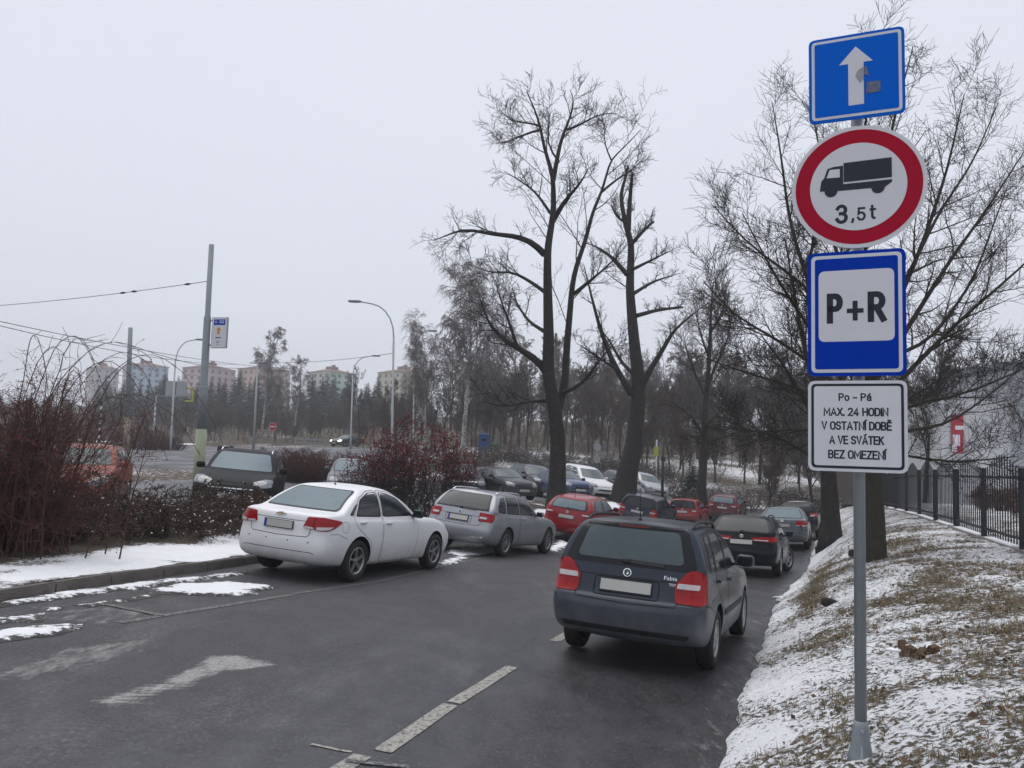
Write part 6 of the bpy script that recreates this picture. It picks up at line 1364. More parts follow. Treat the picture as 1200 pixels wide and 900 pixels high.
GLYPH = {'O': (.6, [_O]), 'P': (.56, [[(0, 0), (0, 1), (.3, 1)] + arc(.3, .74, .26, .26, 90, -90) + [(0, .48)]]), 'R': (.6, [[(0, 0), (0, 1), (.3, 1)] + arc(.3, .74, .26, .26, 90, -90) + [(0, .48)], [(.28, .48), (.6, 0)]]),
 'B': (.58, [[(0, 0), (0, 1), (.3, 1)] + arc(.3, .76, .24, .24, 90, -90) + [(0, .52)], [(.28, .52)] + arc(.3, .26, .27, .26, 90, -90) + [(0, 0)]]), 'D': (.58, [[(0, 0), (0, 1), (.24, 1)] + arc(.24, .66, .34, .34, 90, 0) + arc(.24, .34, .34, .34, 0, -90) + [(0, 0)]]),
 'M': (.74, [[(0, 0), (0, 1), (.37, .3), (.74, 1), (.74, 0)]]), 'A': (.66, [[(0, 0), (.33, 1), (.66, 0)], [(.11, .3), (.55, .3)]]), 'X': (.6, [[(0, 0), (.6, 1)], [(0, 1), (.6, 0)]]), 'H': (.58, [[(0, 0), (0, 1)], [(.58, 0), (.58, 1)], [(0, .5), (.58, .5)]]),
 'I': (.0, [[(0, 0), (0, 1)]]), 'N': (.6, [[(0, 0), (0, 1), (.6, 0), (.6, 1)]]), 'V': (.62, [[(0, 1), (.31, 0), (.62, 1)]]), 'S': (.56, [arc(.28, .75, .27, .25, 20, 200) + arc(.28, .27, .28, .27, 110, -20) [0:1] + arc(.28, .26, .28, .26, 60, -160)]),
 'T': (.56, [[(0, 1), (.56, 1)], [(.28, 1), (.28, 0)]]), 'E': (.5, [[(.5, 0), (0, 0), (0, 1), (.5, 1)], [(0, .52), (.44, .52)]]), 'K': (.58, [[(0, 0), (0, 1)], [(.56, 1), (0, .4)], [(.2, .58), (.58, 0)]]), 'Z': (.54, [[(0, 1), (.54, 1), (0, 0), (.54, 0)]]),
 '2': (.52, [arc(.26, .73, .26, .27, 165, -30) + [(0, 0), (.54, 0)]]), '4': (.58, [[(.42, 0), (.42, 1), (0, .25), (.58, .25)]]), '3': (.54, [arc(.26, .75, .25, .25, 160, -70) + [(.2, .53)], [(.2, .53)] + arc(.26, .27, .28, .27, 80, -165)]), '5': (.54, [[(.5, 1), (.06, 1), (.02, .52)] + arc(.25, .32, .28, .32, 110, -160)]),
 '+': (.6, [[(0, .5), (.6, .5)], [(.3, .2), (.3, .8)]]), '-': (.4, [[(0, .4), (.4, .4)]]), '.': (0, [[(0, -.02), (0, .1)]]), ',': (.06, [[(.06, .1), (.05, 0), (0, -.14)]]), 't': (.34, [[(.12, 1.0), (.12, .2)] + arc(.27, .2, .15, .2, 180, 280), [(0, .72), (.34, .72)]]),
 'o': (.5, [arc(.25, .36, .25, .36, 0, 360, 17)]), 'a': (.48, [arc(.24, .5, .22, .22, 160, 0, 6) + [(.46, 0)], arc(.24, .21, .22, .21, 30, 330, 12)]), ' ': (.16, [])}
ACC = {'\u00cd': ('I', [(-.04, 1.14), (.14, 1.30)]), '\u00c1': ('A', [(.28, 1.14), (.46, 1.30)]), '\u00e1': ('a', [(.2, .86), (.36, 1.02)]), '\u011a': ('E', [(.10, 1.30), (.25, 1.15), (.40, 1.30)])}
def words(s, w, h, cx, cy, mtx, parent, z=.0075, thick=.14, mt='sign_black', total=None):
    """road-sign lettering drawn with an even stroke; h is the height of a capital"""
    gap = .24; x = 0; lines = []
    for ch in s:
        acc = None
        if ch in ACC: ch, acc = ACC[ch]
        wd, st = GLYPH[ch]
        for l in st + ([acc] if acc else []): lines.append([(x + p[0], p[1]) for p in l])
        x += wd + gap
    tw = x - gap; kx = (w - thick * h) / max(tw * h, 1e-6) if w else 1.0; kx = kx if tw > 0 else 1.0; hw_ = thick * h / 2; V, Fc = [], []
    for q, l in enumerate(lines):
        P = [Vector(((p[0] - tw / 2) * h * kx, (p[1] - .5) * (h - thick * h))) for p in l]; P = [p for i, p in enumerate(P) if i == 0 or (p - P[i - 1]).length > 1e-5]; n0 = len(V); closed = (P[0] - P[-1]).length < 1e-4
        for i, p in enumerate(P):
            a = (p - P[i - 1]).normalized() if i else ((P[0] - P[-2]).normalized() if closed else (P[1] - P[0]).normalized()); b = (P[i + 1] - p).normalized() if i < len(P) - 1 else ((P[1] - P[0]).normalized() if closed else a)
            m = a + b; m = m.normalized() if m.length > .2 else a; k = min(1.9, 1 / max(.35, m.dot(a))); n = Vector((-m.y, m.x)) * hw_ * k; e = Vector((0, 0))
            if not closed and i == 0: e = -a * hw_ * .9
            if not closed and i == len(P) - 1: e = a * hw_ * .9
            for s_ in (1, -1): V.append((cx + p.x + e.x + n.x * s_, cy + p.y + e.y + n.y * s_, z + q * .00006))
        for i in range(len(P) - 1): Fc.append([n0 + 2 * i + 1, n0 + 2 * i + 3, n0 + 2 * i + 2, n0 + 2 * i])
    me = pmesh('lettering', V, Fc); me.transform(mtx); return link('lettering', me, M[mt], parent)
def sign_root(name, label, mtx): 
    r = empty(name, mtx.translation); tag(r, label, 'sign', None); inv = Matrix.Translation(-mtx.translation); return r, inv @ mtx
def clamps(r, m, ys):
    for y in ys: me = MB().box((0, y, -.035), (.10, .035, .05)).mesh('clamp'); me.transform(m); link('clamp', me, M['galv'], r)
r, m = sign_root('traffic_sign', 'square blue one-way sign with a white upward arrow, topmost on the post', sign_frame(1003, 91, .005))
flat(rrect(.5, .5, .035), -.012, 0, m, 'plate', M['sign_blue'], r); flat(rrect(.468, .468, .022), -.002, .0015, m, 'border', M['sign_white'], r); flat(rrect(.436, .436, .012), 0, .003, m, 'face', M['sign_blue'], r)
flat([(-.040, -.17), (.040, -.17), (.040, .075), (.088, .075), (0, .172), (-.088, .075), (-.040, .075)], .001, .0045, m, 'arrow', M['sign_white'], r)
flat([(.052, -.115), (.125, -.11), (.125, -.05), (.055, -.045)], .001, .0058, m, 'sticker', M['sticker'], r); flat([(-.004, .0), (.02, -.045), (.04, -.03), (.038, .045), (.012, .03)], .001, .0062, m, 'sticker', M['sticker2'], r); flat([(.042, .0), (.068, -.01), (.055, .05), (.042, .045)], .001, .0058, m, 'sticker', M['sticker'], r); clamps(r, m, (-.13, .13))
r, m = sign_root('traffic_sign', 'round red-rimmed sign banning lorries over 3.5 tonnes, second from the top', sign_frame(1005, 220, .005))
flat(circ(.35), -.012, 0, m, 'plate', M['sign_white'], r); flat(circ(.328), -.002, .0015, m, 'red_ring', M['sign_red'], r); flat(circ(.25), 0, .003, m, 'face', M['sign_white'], r)
def tp(x, y): return ((x - 512) / 283 * .35 * 1.02, -(y - 777 + .138 * (x - 512)) / 258 * .35)
tk = lambda L: [tp(*q) for q in L][::-1]
flat(tk([(455, 680), (650, 650), (650, 733), (455, 762)]), .002, .0045, m, 'lorry_box', M['sign_black'], r)
flat(tk([(355, 806), (362, 762), (374, 748), (388, 708), (412, 698), (453, 691), (453, 770), (650, 742), (650, 752), (622, 775), (560, 783), (440, 799)]), .002, .0046, m, 'lorry_cab', M['sign_black'], r)
flat(tk([(384, 748), (397, 712), (439, 706), (439, 742)]), .003, .0055, m, 'cab_window', M['sign_white'], r)
for q in ((402, 803), (594, 778)): c = tp(*q); flat(circ(.034, 24, *c), .002, .0048, m, 'lorry_wheel', M['sign_black'], r)
words('3', .066, .112, *[v for v in tp(445, 898)], m, r, .0035, .17); words(',', 0, .078, tp(490, 940)[0], tp(526, 893)[1], m, r, .0035, .17); words('5', .046, .078, *tp(526, 893), m, r, .0035, .16); words('t', .034, .082, *tp(572, 882), m, r, .0035, .16); clamps(r, m, (-.2, .2))
r, m = sign_root('traffic_sign', 'tall blue sign reading P+R in black on a white panel', sign_frame(1003, 367.5))
flat(rrect(.5, .7, .04), -.012, 0, m, 'plate', M['sign_navy'], r); flat(rrect(.462, .662, .028), -.002, .0015, m, 'border', M['sign_white'], r); flat(rrect(.424, .624, .016), 0, .003, m, 'face', M['sign_navy'], r)
flat(rrect(.385, .40, .035, 0, .042), .001, .0045, m, 'panel', M['sign_white'], r)
words('P', .084, .172, -.108, .028, m, r, .0052, .19); words('+', .088, .172, -.004, .012, m, r, .0052, .15); words('R', .094, .172, .106, .03, m, r, .0052, .19); clamps(r, m, (-.22, .22))
r, m = sign_root('traffic_sign', 'square white plate with five lines of black lettering, lowest on the post', sign_frame(1004, 499.5))
flat(rrect(.5, .5, .04), -.012, 0, m, 'plate', M['sign_white'], r); flat(rrect(.466, .466, .026), -.002, .0015, m, 'border', M['sign_black'], r); flat(rrect(.438, .438, .016), 0, .003, m, 'face', M['sign_white'], r)
for s, x0, x1, y0, y1 in (('Po - P\u00e1', 333, 480, 160, 198), ('MAX. 24 HODIN', 265, 553, 229, 270), ('V OSTATN\u00cd DOB\u011a', 255, 567, 295, 337), ('A VE SV\u00c1TEK', 290, 533, 363, 405), ('BEZ OMEZEN\u00cd', 285, 540, 432, 474)):
    words(s, (x1 - x0) / 440 * .5, (y1 - y0) / 435 * .5, ((x0 + x1) / 2 - 414) / 440 * .5, -((y0 + y1) / 2 - 317) / 435 * .5, m, r, .0035, .175)
clamps(r, m, (-.15, .15))
# ================================================================== lamps, poles, far signs
def pole_obj(name, label, px, top_py, y, r0, r1, mt, cat='pole', base_py=None, lean_px=0):
    b = at(px, base_py or 540, y); g = gz(b[0], b[1]); t = at(px + lean_px, top_py, y); root = empty(name, (b[0], b[1], g - .05)); tag(root, label, cat)
    h = Vector((t[0] - b[0], 0, t[2] - g)); return root, h
def lamp(px, top, y, arm, label, lean_px, arm2=None, base_py=None):
    root, h = pole_obj('street_lamp', label, px, top, y, 0, 0, None, 'street lamp', base_py, lean_px); k = h * .8
    MB().tube([(0, 0, 0), tuple(h * .12), tuple(h * .125), tuple(k)], [.11, .10, .085, .07], 10).build('pole', M['galv_light'], root, True)
    for a in ([arm] + ([arm2] if arm2 else [])):
        pts = [tuple(k)] + [tuple(k + Vector((a * (1 - cos(t)) * .9, 0, (h - k).z * sin(t)))) for t in (.3, .6, .9, 1.2, 1.5)] + [tuple(h + Vector((a * 1.25, 0, .12)))]
        A = MB().tube(pts, .045, 8).build('arm', M['galv_light'], root, True); s = 1 if a > 0 else -1
        rbox('lamp_head', h + Vector((a * 1.25 + s * .35, 0, .13)), (.95, .32, .18), M['galv'], root, 1)
    return root
lamp(200, 398, 74, 1.5, 'slim grey street lamp whose arm reaches toward the trolley pole, beyond the main road', 7, base_py=522)
lamp(411, 417, 86, 1.7, 'grey street lamp with a long flat arm beside the far green apartment block', 3, base_py=522)
lamp(459, 356, 54, -1.9, 'tallest grey street lamp with its curved arm beside the weeping birches', 3, base_py=545)
lamp(484, 388, 76, 1.1, 'grey street lamp half hidden behind the weeping birches', 2, base_py=530)
lamp(860, 470, 66, 1.0, 'small grey lamp hidden in the bare wood', -2, base_py=545) if False else None
M['sage'] = mat('sage_paint', (.26, .29, .19), .7, noise=(4, (.33, .36, .26), .3)); M['ochre'] = mat('ochre_paint', (.20, .17, .12), .8, noise=(6, (.28, .25, .19), .3))
TY = 27.0
root, h = pole_obj('trolley_pole', 'thick grey steel trolley-wire pole with a pale green lower half', 233, 285, TY, 0, 0, None, 'pole', 560, 15)
L_ = h.length; u = h.normalized()
def zpy(py): return (at(240, py, TY)[2] - root.location.z) / u.z
MB().tube([(0, 0, 0), tuple(u * zpy(503))], [.185, .175], 16).build('painted_foot', M['sage'], root, True)
MB().tube([tuple(u * zpy(503)), tuple(u * zpy(455)), tuple(u * zpy(453)), tuple(u * zpy(372)), tuple(u * zpy(370)), tuple(h)], [.155, .150, .125, .12, .092, .085], 16).build('pole', M['galv'], root, True)
MB().tube([tuple(u * zpy(455)), tuple(u * zpy(452))], .158, 16).build('collar', M['galv_light'], root); TP = Vector(root.location) + h; TPc = [Vector(root.location) + u * zpy(p) for p in (329, 372)]
# timetable board on that pole
c = at(257.5, 390, TY - .1); r = empty('timetable_board', tuple(c)); r.rotation_euler = (0, 0, radians(-14)); tag(r, 'white route board with a blue header and orange arrow, fixed to the trolley pole', 'sign')
MB().box((0, 0, 0), (.60, .07, 1.06)).build('plate', M['alu'], r); MB().box((0, -.037, 0), (.56, .006, 1.02)).build('face', M['sign_white'], r); MB().box((.0, -.042, .36), (.44, .004, .19)).build('header', M['sign_navy'], r)
M['orange_sign'] = mat('orange_sign', (.62, .30, .03), .5)
me = MB().prism([(-.05, -.12), (.05, -.12), (.05, .02), (.10, .02), (0, .13), (-.10, .02), (-.05, .02)], -.003, .003).mesh('arrow'); me.transform(Matrix.Translation((-.02, -.043, .07)) @ Matrix.Rotation(pi / 2, 4, 'X')); link('arrow', me, M['orange_sign'], r)
for z, w in ((-.17, .20), (-.30, .12), (-.34, .10), (-.40, .11)): MB().box((-.03, -.042, z), (w, .004, .035 if z > -.2 else .012)).build('text_line', M['sign_black'], r)
for dx, z in ((.09, .40), (.09, .34)): MB().box((dx - .01, -.0455, z), (.20, .003, .025)).build('text_line', M['sign_white'], r)
me = MB().lathe([(.03, 0), (.045, 0)], 16, 'y').mesh('logo'); me.transform(Matrix.Translation((-.14, -.0455, .37))); link('logo', me, M['sign_white'], r)
for z in (.42, -.42): MB().box((-.34, .02, z), (.14, .04, .04)).build('bracket', M['galv'], r)
root, h = pole_obj('trolley_pole', 'second trolley-wire pole, ochre at its foot, behind the orange car', 148, 383, 46, 0, 0, None, 'pole', 535, 5); u = h.normalized()
MB().tube([(0, 0, 0), tuple(h * .33)], .17, 12).build('painted_foot', M['ochre'], root, True); MB().tube([tuple(h * .33), tuple(h * .7), tuple(h)], [.15, .135, .12], 12).build('pole', M['galv'], root, True); TP2 = Vector(root.location) + h
root, h = pole_obj('lighting_pole', 'plain slim grey pole beside the no-entry sign', 297, 425, 80, 0, 0, None, 'pole', 523, 5); MB().tube([(0, 0, 0), tuple(h * .5), tuple(h)], [.14, .10, .08], 10).build('pole', M['galv_light'], root, True); MB().box(h, (1.6, .08, .08)).build('crossarm', M['dark_steel'], root); TP3 = Vector(root.location) + h
# overhead wires
def wire(label, a, b, sag, rad, knots=()):
    a, b = Vector(a), Vector(b); P = [a.lerp(b, t) - Vector((0, 0, sag * 4 * t * (1 - t))) for t in np.linspace(0, 1, 15)]; root = empty('overhead_wire', a); tag(root, label, 'wire')
    MB().tube([tuple(p - a) for p in P], rad, 5).build('cable', M['dark_steel'], root)
    for t in knots:
        p = a.lerp(b, t) - Vector((0, 0, sag * 4 * t * (1 - t))) - a; d = (b - a).normalized() * .14; MB().tube([tuple(p - d), tuple(p), tuple(p + d)], [.02, .045, .02], 6).build('insulator', M['dark_steel'], root)
wire('span wire running from the thick trolley pole over the rose bush', TPc[0], at(-60, 362, 33), .12, .012, (.07, .25, .29))
wire('lower span wire from the second trolley pole toward the lighting pole', TP2 - Vector((0, 0, 1.0)), at(298, 430, 80), .6, .022, (.12,)); wire('contact wire passing the top of the second trolley pole', at(-40, 372, 33), at(275, 427, 78), .5, .018)
wire('upper contact wire crossing behind the timetable board', at(-40, 368, 34), at(345, 432, 90), .5, .018); wire('long span wire from the lighting pole to the tallest street lamp', at(298, 424, 80), at(461, 414, 54), .3, .018, (.86,))
def round_sign(name, label, px, top, base_py, y, r_, faces, cat='sign'):
    root, h = pole_obj(name, label, px, top, y, 0, 0, None, cat, base_py, 1); MB().tube([(0, 0, 0), tuple(h)], .04, 8).build('pole', M['galv_light'], root, True)
    for i, (rr, mt) in enumerate(faces):
        me = MB().prism(circ(rr, 28), -.008, .008).mesh('disc'); me.transform(Matrix.Translation(h + Vector((0, -.06 - .012 * i, -r_))) @ Matrix.Rotation(pi / 2, 4, 'X')); link('disc', me, M[mt], root)
    return root, h
root, h = round_sign('no_entry_sign', 'red round no-entry sign with a white bar beyond the main road', 319, 495, 519, 88, .42, ((.44, 'sign_white'), (.41, 'sign_red'))); MB().box(h + Vector((0, -.09, -.42)), (.56, .02, .13)).build('bar', M['sign_white'], root)
root, h = round_sign('round_sign', 'grey back of a small round sign behind the white off-roader', 699, 519, 546, 60, .28, ((.30, 'alu'),)); MB().box(h * .45 + Vector((0, -.05, 0)), (.5, .03, .5)).build('plate', M['alu'], root)
# direction gantry over the far road
b = at(180, 506, 92); g = gz(b[0], b[1]); root = empty('sign_gantry', (b[0], b[1], g)); tag(root, 'striped post with a grey crossarm carrying a white road sign and a yellow-edged sign', 'sign')
H_ = at(180, 464, 92)[2] - g; MB().tube([(0, 0, 0), (0, 0, H_)], .10, 10).build('pole', M['galv_light'], root)
for k in range(8): MB().tube([(0, 0, H_ * (.14 + k * .1)), (0, 0, H_ * (.19 + k * .1))], .107, 10).build('stripe', M['sign_white'], root)
MB().box((1.9, 0, H_), (4.0, .14, .16)).build('crossarm', M['galv'], root); MB().box((2.35, -.12, H_ + .95), (2.5, .06, 1.7)).build('plate', M['alu'], root); MB().box((2.3, -.16, H_ + .95), (.08, .02, 1.5)).build('line', M['sign_black'], root)
M['sign_yellow'] = mat('sign_yellow', (.36, .40, .05), .5); 
for dx, dz, w, hh in ((4.0, 1.0, .9, .2), (4.0, -.45, .9, .2), (4.4, .28, .2, 1.3)): MB().box((dx - .1, -.12, H_ + dz), (w, .06, hh)).build('yellow_edge', M['sign_yellow'], root)
def striped(px, y, base_py, top, label):
    b = at(px, base_py, y); g = gz(b[0], b[1]); hh = at(px, top, y)[2] - g; root = empty('striped_post', (b[0], b[1], g)); tag(root, label, 'post'); MB().tube([(0, 0, 0), (0, 0, hh)], .07, 8).build('pole', M['dark_steel'], root)
    for k in range(7): MB().tube([(0, 0, hh * (.07 + k * .13)), (0, 0, hh * (.13 + k * .13))], .076, 8).build('stripe', M['sign_white'], root)
striped(115, 55, 525, 470, 'black and white striped post behind the rose bush')
b = at(769, 553, 62); root = empty('marker_post', (b[0], b[1], gz(b[0], b[1]))); tag(root, 'white marker post with a yellow tag at the edge of the wood', 'post'); MB().tube([(0, 0, 0), (0, 0, 3.2)], .06, 8).build('pole', M['sign_white'], root); MB().box((-.05, -.08, 2.3), (.35, .04, .7)).build('tag', M['sign_yellow'], root)
b = at(776, 585, 50); root = empty('wooden_post', (b[0], b[1], gz(b[0], b[1]))); tag(root, 'brown wooden post standing behind the dark blue car', 'post'); MB().tube([(0, 0, 0), (0, 0, 2.2), (.02, 0, 4.2)], [.10, .09, .07], 8).build('pole', M['bark_mid'], root, True); MB().box((0, -.09, 2.8), (.25, .03, .3)).build('tag', M['bark_dark'], root)
# grit bin, recycling bins, guard rail
b = at(264.5, 526, 60); r = empty('grit_bin', (b[0], b[1], gz(b[0], b[1]))); tag(r, 'black plastic grit bin standing by the main road', 'bin'); MB().box((0, 0, .42), (.95, .7, .8), None, 1.08).build('body', M['black_plastic'], r); rbox('lid', (0, 0, .88), (1.1, .85, .22), M['black_plastic'], r, 1)
M['bin_blue'] = mat('bin_blue', (.02, .06, .20), .6); M['bin_green'] = mat('bin_green', (.03, .10, .07), .6)
for px, mt, hh, w, lab in ((567, 'bin_blue', 1.6, .95, 'blue recycling container on the path behind the far cars'), (579, 'bin_green', .8, 1.2, 'low green recycling container next to the blue one')):
    b = at(px, 520, 72); r = empty('recycling_container', (b[0], b[1], gz(b[0], b[1]))); tag(r, lab, 'container'); MB().box((0, 0, hh / 2), (w, .9, hh), None, .92).build('body', M[mt], r); rbox('lid', (0, 0, hh + .05), (w, .95, .28), M[mt], r, 1); MB().box((0, -.47, hh * .75), (w * .4, .04, .2)).build('slot', M['black_trim'], r)
a = at(346, 519, 97); b = at(392, 519, 97); r = empty('guard_rail', (a[0], a[1], gz(a[0], a[1]))); tag(r, 'grey guard rail behind the car driving on the main road', 'railing'); n = 5
for i in range(n): MB().box(((b[0] - a[0]) * i / (n - 1), 0, .5), (.10, .10, 1.2)).build('post', M['galv'], r)
for z in (.55, 1.0): MB().box(((b[0] - a[0]) / 2, -.07, z), (b[0] - a[0] + .3, .04, .16)).build('rail', M['galv'], r)
# ================================================================== picket fence on the bank
def fence():
    P0 = np.array([8.1, 11.3]); st = 3.02; d = np.array([sin(radians(19.5)), cos(radians(19.5))])
    root = empty('picket_fence', (P0[0] - d[0] * st * 2, P0[1] - d[1] * st * 2, 0)); tag(root, 'dark steel picket fence with arched tops along the crest of the bank', 'fence'); O = np.array(root.location)
    post = MB().box((0, 0, .73), (.085, .085, 1.50)).mesh('post'); post.materials.append(M['dark_steel'])
    pk = {}
    def add(nm, me, loc, rot=0, parent=root):
        o = bpy.data.objects.new(nm, me); COL.objects.link(o); o.parent = parent; o.location = loc; o.rotation_euler = rot if isinstance(rot, tuple) else (0, 0, rot); return o
    ang = math.atan2(d[1], d[0]); n = 14
    pts = [P0 + d * st * (i - 2) for i in range(n + 1)]; zz = [gz(*p) for p in pts]
    wall = MB()
    for i in range(n + 1): add('post', post, Vector((pts[i][0], pts[i][1], zz[i])) - Vector(O))
    for i in range(n):
        a, b = pts[i], pts[i + 1]; za, zb = zz[i], zz[i + 1]; sl = math.atan2(zb - za, st)
        rail = pk.setdefault('rail', MB().box((0, 0, 0), (st - .085, .04, .045)).mesh('rail'))
        if not rail.materials: rail.materials.append(M['dark_steel'])
        for hz in (.22, 1.30):
            m = (a + b) / 2; add('rail', rail, Vector((m[0], m[1], (za + zb) / 2 + hz)) - Vector(O), (0, -sl, ang))
        N = 14
        for j in range(N):
            t = (j + 1) / (N + 1); q = a + (b - a) * t; zt = za + (zb - za) * t; arch = .10 + .34 * sin(pi * t) ** 1.3; key = round(arch, 2)
            if key not in pk:
                mb = MB().box((0, 0, (1.30 + key) / 2 + .05), (.02, .02, 1.20 + key)); mb.box((0, 0, 1.26 + key + .02), (.018, .018, .05), None, .1); pk[key] = mb.mesh('picket'); pk[key].materials.append(M['dark_steel'])
            if i < 9: add('picket', pk[key], Vector((q[0], q[1], zt)) - Vector(O), ang)
            else: wall.box((q[0] - O[0], q[1] - O[1], zt + .05 + (1.3 + key) / 2), (.018, .018, 1.2 + key))
    o = wall.build('far_pickets', M['dark_steel'], root); o['kind'] = 'stuff'
    # concrete plinth under the fence, snow on it
    for i in range(n):
        a, b = pts[i], pts[i + 1]; m = (a + b) / 2; me = MB().box((0, 0, 0), (st, .16, .12)).mesh('plinth'); me.materials.append(M['concrete'])
        p = bpy.data.objects.new('plinth', me); COL.objects.link(p); p.parent = root; p.location = Vector((m[0], m[1], (zz[i] + zz[i + 1]) / 2 - .01)) - Vector(O); p.rotation_euler = (0, -math.atan2(zz[i + 1] - zz[i], st), ang)
        me = MB().box((0, 0, .07), (st * random.uniform(.5, 1), .17, .025)).mesh('snow_cap'); me.materials.append(M['snow']); c = bpy.data.objects.new('snow_cap', me); COL.objects.link(c); c.parent = p
fence()
# rotten stump and stones on the bank
def stump():
    b = at(1068, 742, 6.6); x, y = b[0], b[1]; root = empty('rotten_stump', (x, y, gz(x, y) - .02)); tag(root, 'broken rotten stump capped with snow on the bank beyond the post', 'stump'); rr = random.Random(3)
    mt = mat('rotten_wood', (.05, .03, .02), .9, noise=(14, (.13, .075, .04), .25), bump=(40, .8))
    for i in range(9):
        a = rr.uniform(0, 6.28); d = rr.uniform(.03, .2); me = MB().box((0, 0, .05), (rr.uniform(.05, .14), rr.uniform(.04, .08), rr.uniform(.08, .16)), None, .6).mesh('splinter'); me.transform(Matrix.Rotation(rr.uniform(-.7, .7), 4, 'X') @ Matrix.Rotation(rr.uniform(0, 3), 4, 'Z')); me.transform(Matrix.Translation((cos(a) * d, sin(a) * d, 0))); link('splinter', me, mt, root)
    for i in range(7): rbox('snow_cap', (rr.uniform(-.17, .17), rr.uniform(-.12, .12), rr.uniform(.05, .10)), (rr.uniform(.05, .10), rr.uniform(.04, .08), .03), M['snow'], root, 1, Matrix.Rotation(rr.uniform(0, 3), 4, 'Z'), e=.9)
stump()
for (px, py, y, s, lab) in ((972, 680, 11.2, .16, 'dark stone at the foot of the grassy strip on the bank'), (1003, 640, 17, .22, 'dark lump of wood lying on the bank by the thick-trunked tree')):
    b = at(px, py, y); me = rbox('stone', (0, 0, 0), (s * 1.6, s, s * .8), M['bark_dark'], None, 2); me.location = (b[0], b[1], gz(b[0], b[1]) + s * .15); me.rotation_euler = (.1, .2, .6); tag(me, lab, 'stone')
# ================================================================== buildings
M['win_dark'] = mat('win_dark', (.05, .06, .07), .2, spec=.6); M['roof_red'] = mat('roof_tile', (.15, .075, .062), .8, noise=(.4, (.19, .10, .08), .3)); M['win_frame'] = mat('win_frame', (.6, .6, .6), .6)
def block(label, px0, px1, pxc, top, y, c1, c2, storeys, dep=15.0, extra=0):
    """apartment house standing corner-on: faces meet at picture column pxc"""
    A = at(px0, top, y); B = at(px1, top, y); Cn = at(pxc, top, y); cz = max(A[2], B[2]); wx = B[0] - A[0]
    th = math.atan2((B[0] - Cn[0]), (Cn[0] - A[0])); w1 = (Cn[0] - A[0]) / max(.2, cos(th)); w2 = (B[0] - Cn[0]) / max(.2, sin(th))
    g = gz(Cn[0], y + 8); H = cz - g; root = empty('apartment_block', (Cn[0], y, g - 1)); root.rotation_euler = (0, 0, -th + pi); tag(root, label, 'building', None)
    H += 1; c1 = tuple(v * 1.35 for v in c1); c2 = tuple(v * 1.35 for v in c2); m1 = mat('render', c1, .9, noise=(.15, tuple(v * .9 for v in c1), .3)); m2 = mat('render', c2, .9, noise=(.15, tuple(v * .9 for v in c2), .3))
    # local: corner at origin, face 1 along +x, face 2 along -y
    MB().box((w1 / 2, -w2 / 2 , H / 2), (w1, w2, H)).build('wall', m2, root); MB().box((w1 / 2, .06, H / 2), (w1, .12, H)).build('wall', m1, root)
    e = .7; rf = MB(); rv_ = [(-e, e, H), (w1 + e, e, H), (w1 + e, -w2 - e, H), (-e, -w2 - e, H)]; k = .34; t = [(w1 * k, -w2 * k, H + 1.7), (w1 * (1 - k), -w2 * k, H + 1.7), (w1 * (1 - k), -w2 * (1 - k), H + 1.7), (w1 * k, -w2 * (1 - k), H + 1.7)]
    rf.v = rv_ + t; rf.f = [[1, 0, 4, 5], [2, 1, 5, 6], [3, 2, 6, 7], [0, 3, 7, 4], [4, 7, 6, 5], [0, 1, 2, 3]]; R = rf.build('roof', M['roof_red'], root)
    MB().box((w1 * .5, -w2 * .5, H + 2.1), (w1 * .26, w2 * .26, 1.8)).build('roof_hut', M['roof_red'], R); MB().box((w1 * .25, -w2 * .35, H + 2.4), (1.2, 1.2, 2.2)).build('chimney', M['roof_red'], R)
    wm = bpy.data.meshes.get('far_window_x') or MB().box((0, 0, 0), (1.5, .12, 1.35)).mesh('far_window_x'); wn_ = bpy.data.meshes.get('far_window_y') or MB().box((0, 0, 0), (.12, 1.5, 1.35)).mesh('far_window_y')
    for q in (wm, wn_):
        if not q.materials: q.materials.append(M['win_dark'])
    for s in range(storeys):
        z = H - 1.7 - s * 2.8
        for i in range(max(2, int(w1 / 3.4))):
            o = bpy.data.objects.new('window', wm); COL.objects.link(o); o.parent = root; o.location = ((i + .5) * w1 / max(2, int(w1 / 3.4)), .10, z)
        for i in range(max(2, int(w2 / 3.4))):
            o = bpy.data.objects.new('window', wn_); COL.objects.link(o); o.parent = root; o.location = (-.02, -(i + .5) * w2 / max(2, int(w2 / 3.4)), z)
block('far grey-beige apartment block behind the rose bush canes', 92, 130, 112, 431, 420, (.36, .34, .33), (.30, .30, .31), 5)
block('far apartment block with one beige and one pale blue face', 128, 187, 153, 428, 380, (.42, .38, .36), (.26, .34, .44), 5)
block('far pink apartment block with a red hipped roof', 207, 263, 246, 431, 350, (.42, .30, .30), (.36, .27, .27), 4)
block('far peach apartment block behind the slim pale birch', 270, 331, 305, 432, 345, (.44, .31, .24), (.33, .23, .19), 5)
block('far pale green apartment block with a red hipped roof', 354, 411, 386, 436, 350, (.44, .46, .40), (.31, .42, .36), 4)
block('far cream yellow apartment block behind the tallest street lamp', 438, 500, 470, 436, 340, (.42, .39, .28), (.36, .33, .24), 5)
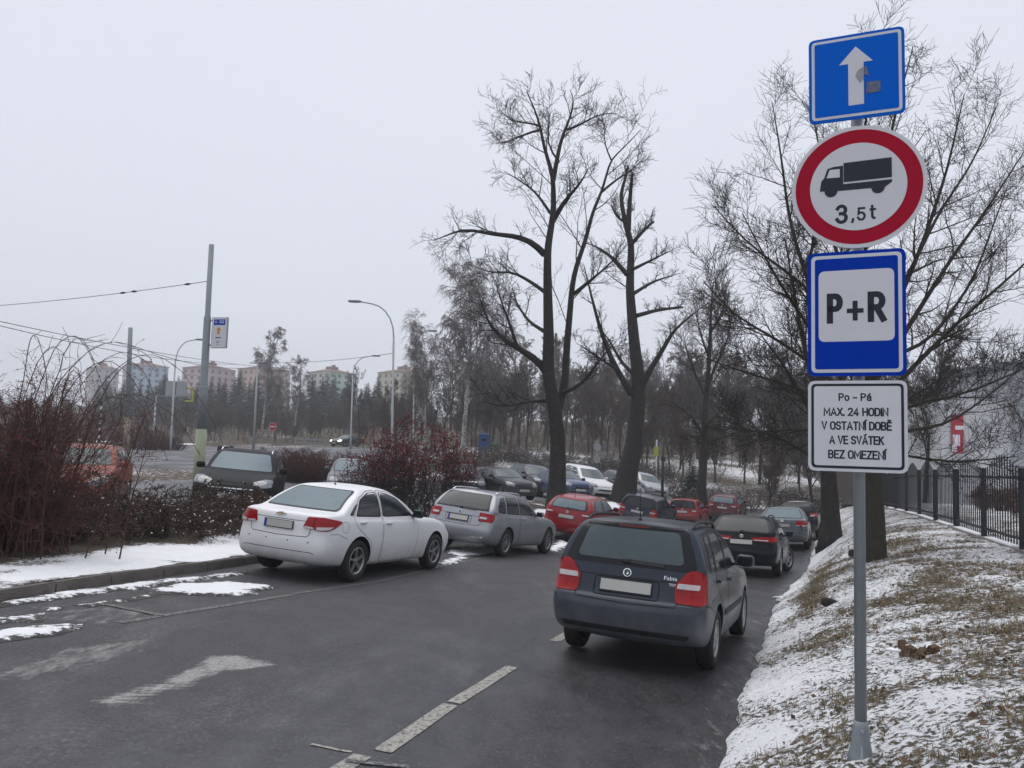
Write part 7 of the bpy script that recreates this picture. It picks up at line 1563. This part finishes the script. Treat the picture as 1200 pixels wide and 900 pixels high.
# industrial hall beyond the fence
def ribs(name, w, h, mt, parent, loc, step=.3):
    n = int(w / step); V = []; Fc = []
    for i in range(n * 4 + 1):
        x = i * w / (n * 4); y = (-.03 if (i % 4) in (1, 2) else 0); V += [(x, y, 0), (x, y, h)]
    for i in range(n * 4): Fc.append([2 * i, 2 * i + 2, 2 * i + 3, 2 * i + 1])
    o = link(name, pmesh(name, V, Fc), mt, parent); o.location = loc; return o
M['clad'] = mat('cladding', (.36, .38, .41), .6, noise=(.3, (.42, .44, .46), .4)); M['clad_white'] = mat('cladding_white', (.56, .57, .58), .6, noise=(.3, (.50, .51, .52), .4)); M['wall_brown'] = mat('wall_brown', (.085, .07, .062), .9, noise=(1, (.11, .095, .085), .3)); M['banner_red'] = mat('banner_red', (.38, .03, .05), .6); M['banner_blue'] = mat('banner_blue', (.10, .17, .32), .6)
a = at(1104, 560, 44); g = gz(a[0], a[1]) - .5
hall = empty('industrial_hall', (a[0], a[1], g), radians(-8)); tag(hall, 'grey ribbed metal hall with a red and white banner behind the picket fence', 'building')
W1 = 3.6; H1 = at(1104, 468, 44)[2] - g; H2 = at(1190, 432, 44)[2] - g + .1
MB().box((W1 / 2, 6.2, H1 / 2), (W1, 12, H1)).build('annex', M['clad_white'], hall); ribs('cladding', W1, H1, M['clad_white'], hall, (0, .17, 0)); MB().box((W1 + 13, 6.6, H2 / 2), (26, 12.4, H2)).build('hall_wall', M['clad'], hall); ribs('cladding', 26, H2, M['clad'], hall, (W1, .37, 0)); MB().box((W1 + 13, 6.6, H2 + .12), (26.6, 13, .24)).build('roof_edge', M['galv'], hall)
bn = MB().box((.85, .08, H1 - 1.9), (.62, .04, 2.1)).build('banner', M['banner_red'], hall); MB().box((.95, .045, H1 - 1.55), (.45, .03, .22)).build('banner_mark', M['sign_white'], bn); MB().box((.78, .045, H1 - 2.25), (.36, .03, .62)).build('banner_mark', M['sign_white'], bn); MB().box((.68, .045, H1 - 2.72), (.24, .03, .35)).build('banner_mark', M['sign_white'], bn)
a = at(1052, 560, 52); g = gz(a[0], a[1]) - .5; sh = empty('brown_shed', (a[0], a[1], g)); tag(sh, 'dark brown flat-roofed shed next to the grey hall', 'building'); w = at(1103, 560, 52)[0] - a[0] + .3; hh = at(1075, 500, 52)[2] - g
MB().box((w / 2, 5, hh / 2), (w, 10, hh)).build('wall', M['wall_brown'], sh); MB().box((w / 2, 5, hh + .1), (w + .4, 10.4, .2)).build('roof', M['galv'], sh); MB().box((w * .6, -.02, hh * .45), (1.4, .06, 1.2)).build('window', M['win_dark'], sh); MB().box((w * .72, -.05, hh + .95), (2.4, .08, 1.5)).build('roof_sign', M['banner_blue'], sh)
# ================================================================== haze
hz = MB().box((0, 220, 24), (900, 720, 62)).build('haze', None); hz.data.materials.clear()
hm = bpy.data.materials.new('haze'); hm.use_nodes = True; N, L = hm.node_tree.nodes, hm.node_tree.links; N.clear()
ho = N.new('ShaderNodeOutputMaterial'); hv = N.new('ShaderNodeVolumePrincipled'); hv.inputs['Color'].default_value = (.95, .97, 1.0, 1); hv.inputs['Density'].default_value = .0011; hv.inputs['Anisotropy'].default_value = .0
L.new(hv.outputs[0], ho.inputs['Volume']); hz.data.materials.append(hm); tag(hz, 'thin winter haze over the whole place', 'haze', kind='stuff'); hz.display_type = 'WIRE'
